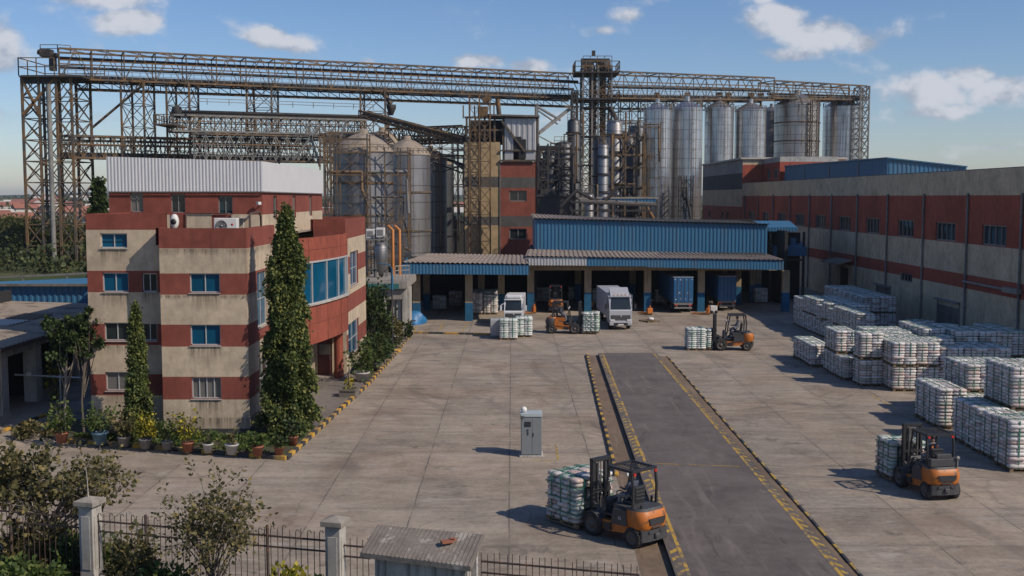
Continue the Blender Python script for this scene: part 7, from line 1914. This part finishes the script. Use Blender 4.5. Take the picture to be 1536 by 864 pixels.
def panel(xa, xb, label, top, step=.17, posts=(), curled=True):
    a, c = fx(xa), fx(xb); t = thing('iron_fence', label, 'fence', (a.x,a.y,0), FANG, 'iron fence panels'); L = (c-a).length
    b = MB(); n = int(L/step)
    for k in range(n+1):
        x = k*step + float(rng.normal()*.012); h = top+.22+float(rng.normal()*.03)
        if curled and k % 2 == 0: b.path([(x,0,.15),(x,0,h-.06),(x+.03,-.02,h+.02),(x+.09,-.03,h+.03),(x+.13,-.03,h-.03)], .011, 5, cap=False)
        else: b.path([(x,0,.15),(x+float(rng.normal()*.01),0,h)], .011, 5, cap=False)
    b.build('pickets', MT['iron'], t, world=False)
    for z in (top-.28, top, .35):
        b = MB(); b.bar((0,0,z),(L,0,z), .035 if z != top else .045, .04); b.build('rail', MT['iron'], t, world=False)
    for x in posts:
        b = MB(); b.tube((x,0,0),(x,0,top+.28),.042,.04); b.build('post', MT['iron'], t, world=False)
    return t
panel(-14.6, P1.x-.24, 'rusty iron fence panel left of the tall whitish pillar, behind the bushes', 1.85, posts=(.8,))
panel(P1.x+.24, P2.x-.22, 'rusty iron fence panel between the two pillars with curled picket tops', 1.80, posts=(1.45, 3.3, 5.0))
panel(P2.x+.22, -3.55, 'short straight iron fence panel between pointed pillar and guard booth', 1.72, curled=False)
panel(-.75, 3.0, 'low spiked iron fence panel right of the guard booth', 1.62, .16, curled=False)
# guard booth
b0, b1, b2_, b3 = G(540,829,2.62), G(706,850,2.62), G(727,802,2.95), G(566,787,2.95)
cx_, cy_ = (b0.x+b2_.x)/2, (b0.y+b2_.y)/2
gb = thing('guard_booth', 'small guard booth with weathered sloping ribbed roof at the bottom of the view', 'guard booth', (cx_,cy_,0))
b = MB(); b.extr([b0,b1,b2_,b3], (0,0,-.11)); b.build('roof', MT['thatch'], gb)
b = MB(); n = 26
for k in range(n):
    t_ = (k+.5)/n; p, q = b0.lerp(b1,t_), b3.lerp(b2_,t_); b.bar(p+V((0,0,.006)), q+V((0,0,.006)), .016+.02*rng.random(), .02)
b.build('roof_batten', MT['thatch'], gb)
ux, uy = (b1-b0).normalized(), (b3-b0); uy.z = 0; uy.normalize()
def bp(u, v, z): q = b0 + ux*u + uy*v; return V((q.x,q.y,z))
Lb = (b1-b0).length; Wb = V((b3.x-b0.x,b3.y-b0.y,0)).length
b = MB()
def slab(b, u0,u1,v0,v1,z0,z1): b.extr([bp(u0,v0,z0),bp(u1,v0,z0),bp(u1,v1,z0),bp(u0,v1,z0)],(0,0,z1-z0))
slab(b,.28,.34+.02,.2,Wb-.15,0,2.5); slab(b,.362,Lb*.66,.2,.27,0,2.5); slab(b,Lb*.82,Lb-.22,.2,.27,0,2.5); slab(b,Lb-.22,Lb-.14,.2,Wb-.15,0,2.52); slab(b,.362,Lb-.222,Wb-.22,Wb-.15,0,2.72); slab(b,Lb*.66,Lb*.82,.2,.27,0,.9); slab(b,Lb*.66,Lb*.82,.2,.27,2.2,2.5)
b.build('wall', MT['concw'], gb)
b = MB(); slab(b,Lb*.66,Lb*.82,.235,.25,.9,2.2); b.build('window', MT['gdark'], gb)
b = MB()
for u in (.36,Lb*.2,Lb*.42,Lb*.66,Lb*.82,Lb-.2): slab(b,u-.02,u+.02,.165,.198,0,2.5)
b.build('frame_post', MT['dframe'], gb)
b = MB(); slab(b,Lb-.12,Lb-.02,Wb-.55,Wb-.42,0,2.75); b.build('corner_post', MT['potwhite'], gb)
q = b3.lerp(b2_,.72).lerp(b0.lerp(b1,.72),.45); b = MB(); b.obox((q.x,q.y,q.z+.09),(.28,.16,.05),Matrix.Rotation(.4,3,'Z')); b.obox((q.x+.12,q.y+.07,q.z+.12),(.14,.1,.04),Matrix.Rotation(-.5,3,'Z')); solo('broken_tile', b, MT['terra'], 'broken reddish tile lying on the guard booth roof', 'tile')
# bushes and small trees in front
limb_tree((-13.4,31.0,0), 'large untidy bush tree in the bottom left corner behind the fence', 1.2, (-12.9,30.8,2.45), (1.75,1.5,.95), 26, 'leaf_oliv', .135, 7, 6, 'barkp', .07)
limb_tree((-15.4,31.2,0), 'second untidy bush tree at the left picture edge', 1.1, (-14.9,31.0,2.45), (1.2,1.3,1.1), 18, 'leaf_oliv', .15, 16, 6, 'barkp', .06)
limb_tree((-7.3,26.0,0), 'small sparse olive green tree before the fence between the pillars', 1.5, (-7.05,26.2,3.0), (1.35,1.1,1.05), 20, 'leaf_oliv', .10, 6, 7, 'bark', .045)
SH = [(-13.6,30.6,1.1,1.0,'leaf_oliv','dense olive shrub under the large bush tree'),(-12.0,30.0,.7,1.0,'leaf_bri','dense shrub left of the tall whitish pillar'),(-12.2,27.4,.7,.9,'leaf_bri','bright low shrub at the foot of the tall whitish pillar'),
 (-9.6,27.3,.6,1.75,'leaf_oliv','thin upright weed shrub right of the tall whitish pillar'),(-8.6,26.3,.7,1.15,'leaf_bri','rounded green shrub left of the small sparse tree'),(-7.6,25.5,.7,.9,'leaf_oliv','low ragged shrub under the small sparse tree'),(-6.4,25.7,.55,.8,'leaf_dark','low shrub right of the small sparse tree'),
 (-5.4,26.1,.6,1.25,'leaf_yel','yellowish shrub left of the pointed pillar'),(-4.9,25.4,.5,1.2,'leaf_bri','green shrub at the foot of the pointed pillar'),(-13.2,27.6,1.0,.9,'leaf_bri','low bright shrub in the extreme bottom left')]
for (x,y,r,h,m,lab) in SH: shrub((x,y,0), lab, r, h, m, int(70*r+20), 26, .15)
# verge in front of the fence
b = MB(); b.quad((-30,10,-.02),(8,10,-.02),(8,25.0,.002),(-30,30.9,.002)); setting('verge', b, MT['soil'])
bed('weeds on the verge before the fence', [(-14,24,.0),(-4,24,.0),(-4,26.6,.0),(-14,29,.0)], 5000, 'leaf_oliv', .14, .3)

# ------------------------------------------------------------------ beyond the site
FT = [(-72,172,9,6,'leaf_far','broad sunlit yellow green tree below the steel tower, at the left edge'),(-84,190,9,6.5,'leaf_far','yellow green tree behind the broad one at the left edge'),(-64,190,8,5,'leaf_fard','dark rounded tree behind the legs of the steel tower'),(-56,178,8,4.5,'leaf_fard','dark tree right of the steel tower legs'),(-60,215,10,6,'leaf_fard','tall dark tree far behind the steel tower'),(-93,215,8,6,'leaf_fard','dark broad tree farther left behind the yellow ones'),(-78,235,9,7,'leaf_fard','dark spreading tree in the second line beyond the fence'),(-52,200,9,5,'leaf_fard','dark tree near the conifer top'),(-108,240,9,7,'leaf_far','olive tree out at the far left'),(-50,150,7,3.5,'leaf_far','light green tree just left of the office conifer')]
for (x,y,h,r,m,lab) in FT:
    h *= .62; r *= .8
    t = thing('tree', lab, 'tree', (x,y,-.03), 0, 'trees beyond the site')
    b = MB(); b.path([(0,0,0),(.2,0,h*.35),(0,.1,h*.7)], [.4,.3,.1], 7)
    cs = []; outs = []
    for i in range(70):
        u = V(rng.normal(size=3)).normalized(); rr = .55+.5*rng.random(); e = (u.x*r*rr, u.y*r*rr, h*.55+abs(u.z)*h*.5*rr-.1*h*(u.z<0)); cs.append(e); outs.append(tuple(u))
        if i % 7 == 0: b.path([(0,0,h*.35),(e[0]*.6,e[1]*.6,e[2]*.85)], [.14,.05], 5, cap=False)
    b.build('trunk', MT['bark'], t, world=False)
    P_, D = clumps(cs, np.array([r*.14,r*.14,h*.08]), 80, outs, .1); leaf_obj('crown', P_, D, .46, m, t, world=False, width=.42)
# far woodland, one mass
def woods():
    pts, dr, = [], []
    for i in range(1500):
        Y = 150*math.exp(rng.random()**1.15*2.95); u = -.80 + 1.15*rng.random()
        if Y < 240 and u > -.36: continue
        if u > -.32 and rng.random() < .55: continue
        x = u*Y
        if x > -45 and Y < 260: continue
        hh = (1.6+2.6*rng.random()) if Y < 480 else 2.5+3*rng.random(); rr = (3+4*rng.random())*(1 if Y < 480 else 1.4)
        if 420 < Y < 1300 and rng.random() < .45: continue
        k = 300 if Y < 260 else (110 if Y < 450 else 50)
        off = rng.normal(size=(k,3))*np.array([rr*.5,rr*.5,hh*.26]); off[:,2] = np.abs(off[:,2]+hh*.5)
        pts.append(off+np.array([x,Y,gz(Y)])); dr.append(rng.normal(size=(k,3)))
    return np.concatenate(pts), np.concatenate(dr)
p_, d_ = woods()
o = leaf_obj('woodland', p_, d_, np.clip(p_[:,1]*.0034, .42, 2.2), 'leaf_fard', width=.45); o['kind'] = 'stuff'; o['label'] = 'dark wooded land stretching to the horizon'; o['category'] = 'woodland'
# town houses among the trees
def house(w, d, h, rh):
    b = MB(); b.box(-w/2,-d/2,0,w/2,d/2,h,1); b.add([(-w/2-.5,-d/2-.6,h),(w/2+.5,-d/2-.6,h),(w/2+.5,d/2+.6,h),(-w/2-.5,d/2+.6,h),(-w/2-.5,0,h+rh),(w/2+.5,0,h+rh)], [(0,1,5,4),(2,3,4,5),(0,4,3),(1,2,5)], 0)
    for k in range(max(2,int(w/3))): b.box(-w/2+1+k*3,-d/2-.03,1,-w/2+2.2+k*3,-d/2-.005,2.4,2)
    return b
HS = []
for i,(w,d,h,rh) in enumerate(((9,7,3.2,2.2),(14,8,3.4,2.4),(20,9,3.8,2.2),(7,7,5.6,1.8))):
    for roof in ('houser','housew'):
        me = house(w,d,h,rh).build('house', [MT[roof],MT['housew'],MT['gdark']]); HS.append((me, roof))
first = {k: True for k in range(len(HS))}
for i in range(120):
    k = int(rng.choice([0,2,4,6,0,2,4,1,3,7,5]))
    o, roof = HS[k]
    if not first[k]: o = o.copy(); COL.objects.link(o)
    first[k] = False
    Y = 330*math.exp(rng.random()**1.1*1.55); u = -.62+.30*rng.random() if i < 88 else -.32+.34*rng.random()
    o.location = (u*Y, Y, gz(Y)-.1); o.rotation_euler.z = rng.normal()*.4
    tag(o, 'small red roofed house in the distant town' if roof == 'houser' else 'small pale roofed house in the distant town', 'house', 'red roofed houses of the distant town' if roof == 'houser' else 'pale roofed houses of the distant town')
for k,(o,_) in enumerate(HS):
    if first[k]: bpy.data.objects.remove(o)
# ------------------------------------------------------------------ light, sky, camera
SUN_EL, SUN_A = R(40), R(29)
to_sun = V((math.cos(SUN_EL)*math.cos(SUN_A), -math.cos(SUN_EL)*math.sin(SUN_A), math.sin(SUN_EL)))
sd = bpy.data.lights.new('sun', 'SUN'); sd.energy = 3.7; sd.angle = R(.5); sd.color = (1, .89, .75)
so = bpy.data.objects.new('sun', sd); COL.objects.link(so); so.rotation_euler = to_sun.to_track_quat('Z', 'Y').to_euler(); so.location = (60, -20, 60)
W = bpy.data.worlds.new('World'); SC.world = W; W.use_nodes = True
nt = W.node_tree; nt.nodes.clear()
def nn_(typ, **kw):
    x = nt.nodes.new(typ)
    for k, v in kw.items(): setattr(x, k, v)
    return x
def mth(op, a, b=None, clamp=False):
    m = nn_('ShaderNodeMath', operation=op); m.use_clamp = clamp
    for i, v in enumerate((a, b)):
        if v is None: continue
        if hasattr(v, 'links'): nt.links.new(v, m.inputs[i])
        else: m.inputs[i].default_value = v
    return m.outputs[0]
def smooth(v, lo, hi):
    m = nn_('ShaderNodeMapRange', interpolation_type='SMOOTHSTEP'); nt.links.new(v, m.inputs[0]); m.inputs[1].default_value = lo; m.inputs[2].default_value = hi; return m.outputs[0]
sky = nn_('ShaderNodeTexSky', sky_type='NISHITA'); sky.sun_disc = False; sky.sun_elevation = SUN_EL; sky.sun_rotation = math.pi/2 + SUN_A
sky.altitude = 300; sky.air_density = 1.0; sky.dust_density = .6; sky.ozone_density = 2.6
tint = nn_('ShaderNodeMix', data_type='RGBA', blend_type='MULTIPLY'); tint.inputs[0].default_value = 1; nt.links.new(sky.outputs[0], tint.inputs[6]); tint.inputs[7].default_value = (.93,.93,1.04,1)
hs = nn_('ShaderNodeHueSaturation'); nt.links.new(tint.outputs[2], hs.inputs['Color']); hs.inputs['Saturation'].default_value = 1.14
bg = nn_('ShaderNodeBackground'); nt.links.new(hs.outputs[0], bg.inputs[0]); bg.inputs[1].default_value = .095
tc = nn_('ShaderNodeTexCoord'); sx = nn_('ShaderNodeSeparateXYZ'); nt.links.new(tc.outputs['Generated'], sx.inputs[0])
ax = mth('ARCTAN2', sx.outputs[0], sx.outputs[1]); el = mth('ARCSINE', sx.outputs[2])
def noise3(scale, detail, off=(0,0,0), rough=.6):
    m = nn_('ShaderNodeMapping'); nt.links.new(tc.outputs['Generated'], m.inputs[0]); m.inputs['Location'].default_value = off; m.inputs['Scale'].default_value = (1,1,1.5)
    n = nn_('ShaderNodeTexNoise'); nt.links.new(m.outputs[0], n.inputs['Vector']); n.inputs['Scale'].default_value = scale; n.inputs['Detail'].default_value = detail; n.inputs['Roughness'].default_value = rough
    return n.outputs[0]
# each cloud: bearing and height in degrees, half sizes, weight
def deg(px, py): return math.degrees(math.atan((px-768)/1650)), math.degrees(math.atan((295-py)/1650))
CL = [(165,14,62,22,1.05),(205,50,48,17,.85),(120,4,40,18,.8),(405,66,30,15,.95),(435,76,30,9,.7),(-8,98,42,28,1.1),(-20,180,42,20,.75),(160,188,26,14,.5),(720,96,42,12,.9),(790,102,30,11,.85),(555,98,18,7,.7),(830,178,24,22,.5),(440,150,40,14,.4),
      (1165,42,38,20,1.0),(1230,66,56,22,1.05),(1285,78,30,15,.85),(1195,92,50,12,.7),(1395,148,44,24,1.0),(1445,132,40,20,1.05),(1490,150,40,22,1.0),(1400,178,58,12,.75),(940,30,20,8,.55),(905,52,14,6,.45),(1137,10,16,8,.55),(1505,228,30,8,.42),(1330,185,40,8,.35),(990,8,60,6,.25),
      (2300,100,180,60,1.0),(2900,180,160,50,.9),(-900,120,170,60,1.0),(-1700,60,200,60,.9)]
acc = None
for (px,py,rx,ry,wt) in CL:
    if 0 <= px+60 and px < 1600: a0, e0_ = deg(px,py)
    else: a0, e0_ = (px-768)*.0347, (295-py)*.0347
    dx = mth('DIVIDE', mth('SUBTRACT', ax, math.radians(a0)), math.radians(rx*.0347)); dy = mth('DIVIDE', mth('SUBTRACT', el, math.radians(e0_)), math.radians(ry*.0347))
    g = mth('MULTIPLY', mth('EXPONENT', mth('MULTIPLY', mth('ADD', mth('MULTIPLY', dx, dx), mth('MULTIPLY', dy, dy)), -.75)), wt)
    acc = g if acc is None else mth('MAXIMUM', acc, g)
n1 = noise3(21, 12, rough=.58); n2 = noise3(21, 12, (.014,-.004,.018), .58); nb = noise3(7, 4)
mask = smooth(mth('ADD', acc, mth('MULTIPLY', mth('SUBTRACT', n1, .5), 1.9)), .16, .68)
thin = smooth(mth('ADD', mth('MULTIPLY', nb, .6), mth('MULTIPLY', n1, .4)), .52, .80)
light = smooth(mth('ADD', mth('SUBTRACT', n1, n2), mth('MULTIPLY', acc, .09)), -.08, .17)
cc = nn_('ShaderNodeMix', data_type='RGBA'); nt.links.new(light, cc.inputs[0]); cc.inputs[6].default_value = (.33,.38,.47,1); cc.inputs[7].default_value = (.58,.60,.66,1)
cb = nn_('ShaderNodeBackground'); nt.links.new(cc.outputs[2], cb.inputs[0]); cb.inputs[1].default_value = 1.0
mx = nn_('ShaderNodeMixShader'); fac = mth('MAXIMUM', mth('MULTIPLY', mask, .93), mth('MULTIPLY', thin, .16)); nt.links.new(mth('MULTIPLY', fac, smooth(el, -.005, .03)), mx.inputs[0])
nt.links.new(bg.outputs[0], mx.inputs[1]); nt.links.new(cb.outputs[0], mx.inputs[2])
ow = nn_('ShaderNodeOutputWorld'); nt.links.new(mx.outputs[0], ow.inputs[0])

cam = bpy.data.cameras.new('camera'); co = bpy.data.objects.new('camera', cam); COL.objects.link(co)
cam.sensor_width = 36; cam.lens = 36*F/1536; cam.clip_start = .5; cam.clip_end = 9000
co.location = (0,0,CAMH); co.rotation_euler = (math.pi/2 - PIT, 0, 0); SC.camera = co
SC.view_settings.view_transform = 'Standard'; SC.view_settings.look = 'None'; SC.view_settings.gamma = 1; SC.view_settings.exposure = .1
SC.view_settings.use_curve_mapping = False
SC.render.engine = 'CYCLES'; SC.render.resolution_x = 1024; SC.render.resolution_y = 576

hz = MB(); hz.box(-4600,-450,-4,4600,6600,45)
hm = bpy.data.materials.new('air'); hm.use_nodes = True; ht = hm.node_tree; ht.nodes.clear()
pv = ht.nodes.new('ShaderNodeVolumePrincipled'); pv.inputs['Color'].default_value = (.80,.86,.95,1); pv.inputs['Density'].default_value = .00012; pv.inputs['Anisotropy'].default_value = .2
mo_ = ht.nodes.new('ShaderNodeOutputMaterial'); ht.links.new(pv.outputs[0], mo_.inputs['Volume'])
ho = hz.build('haze', hm); ho['kind'] = 'stuff'; ho['label'] = 'thin daylight haze over the whole scene'
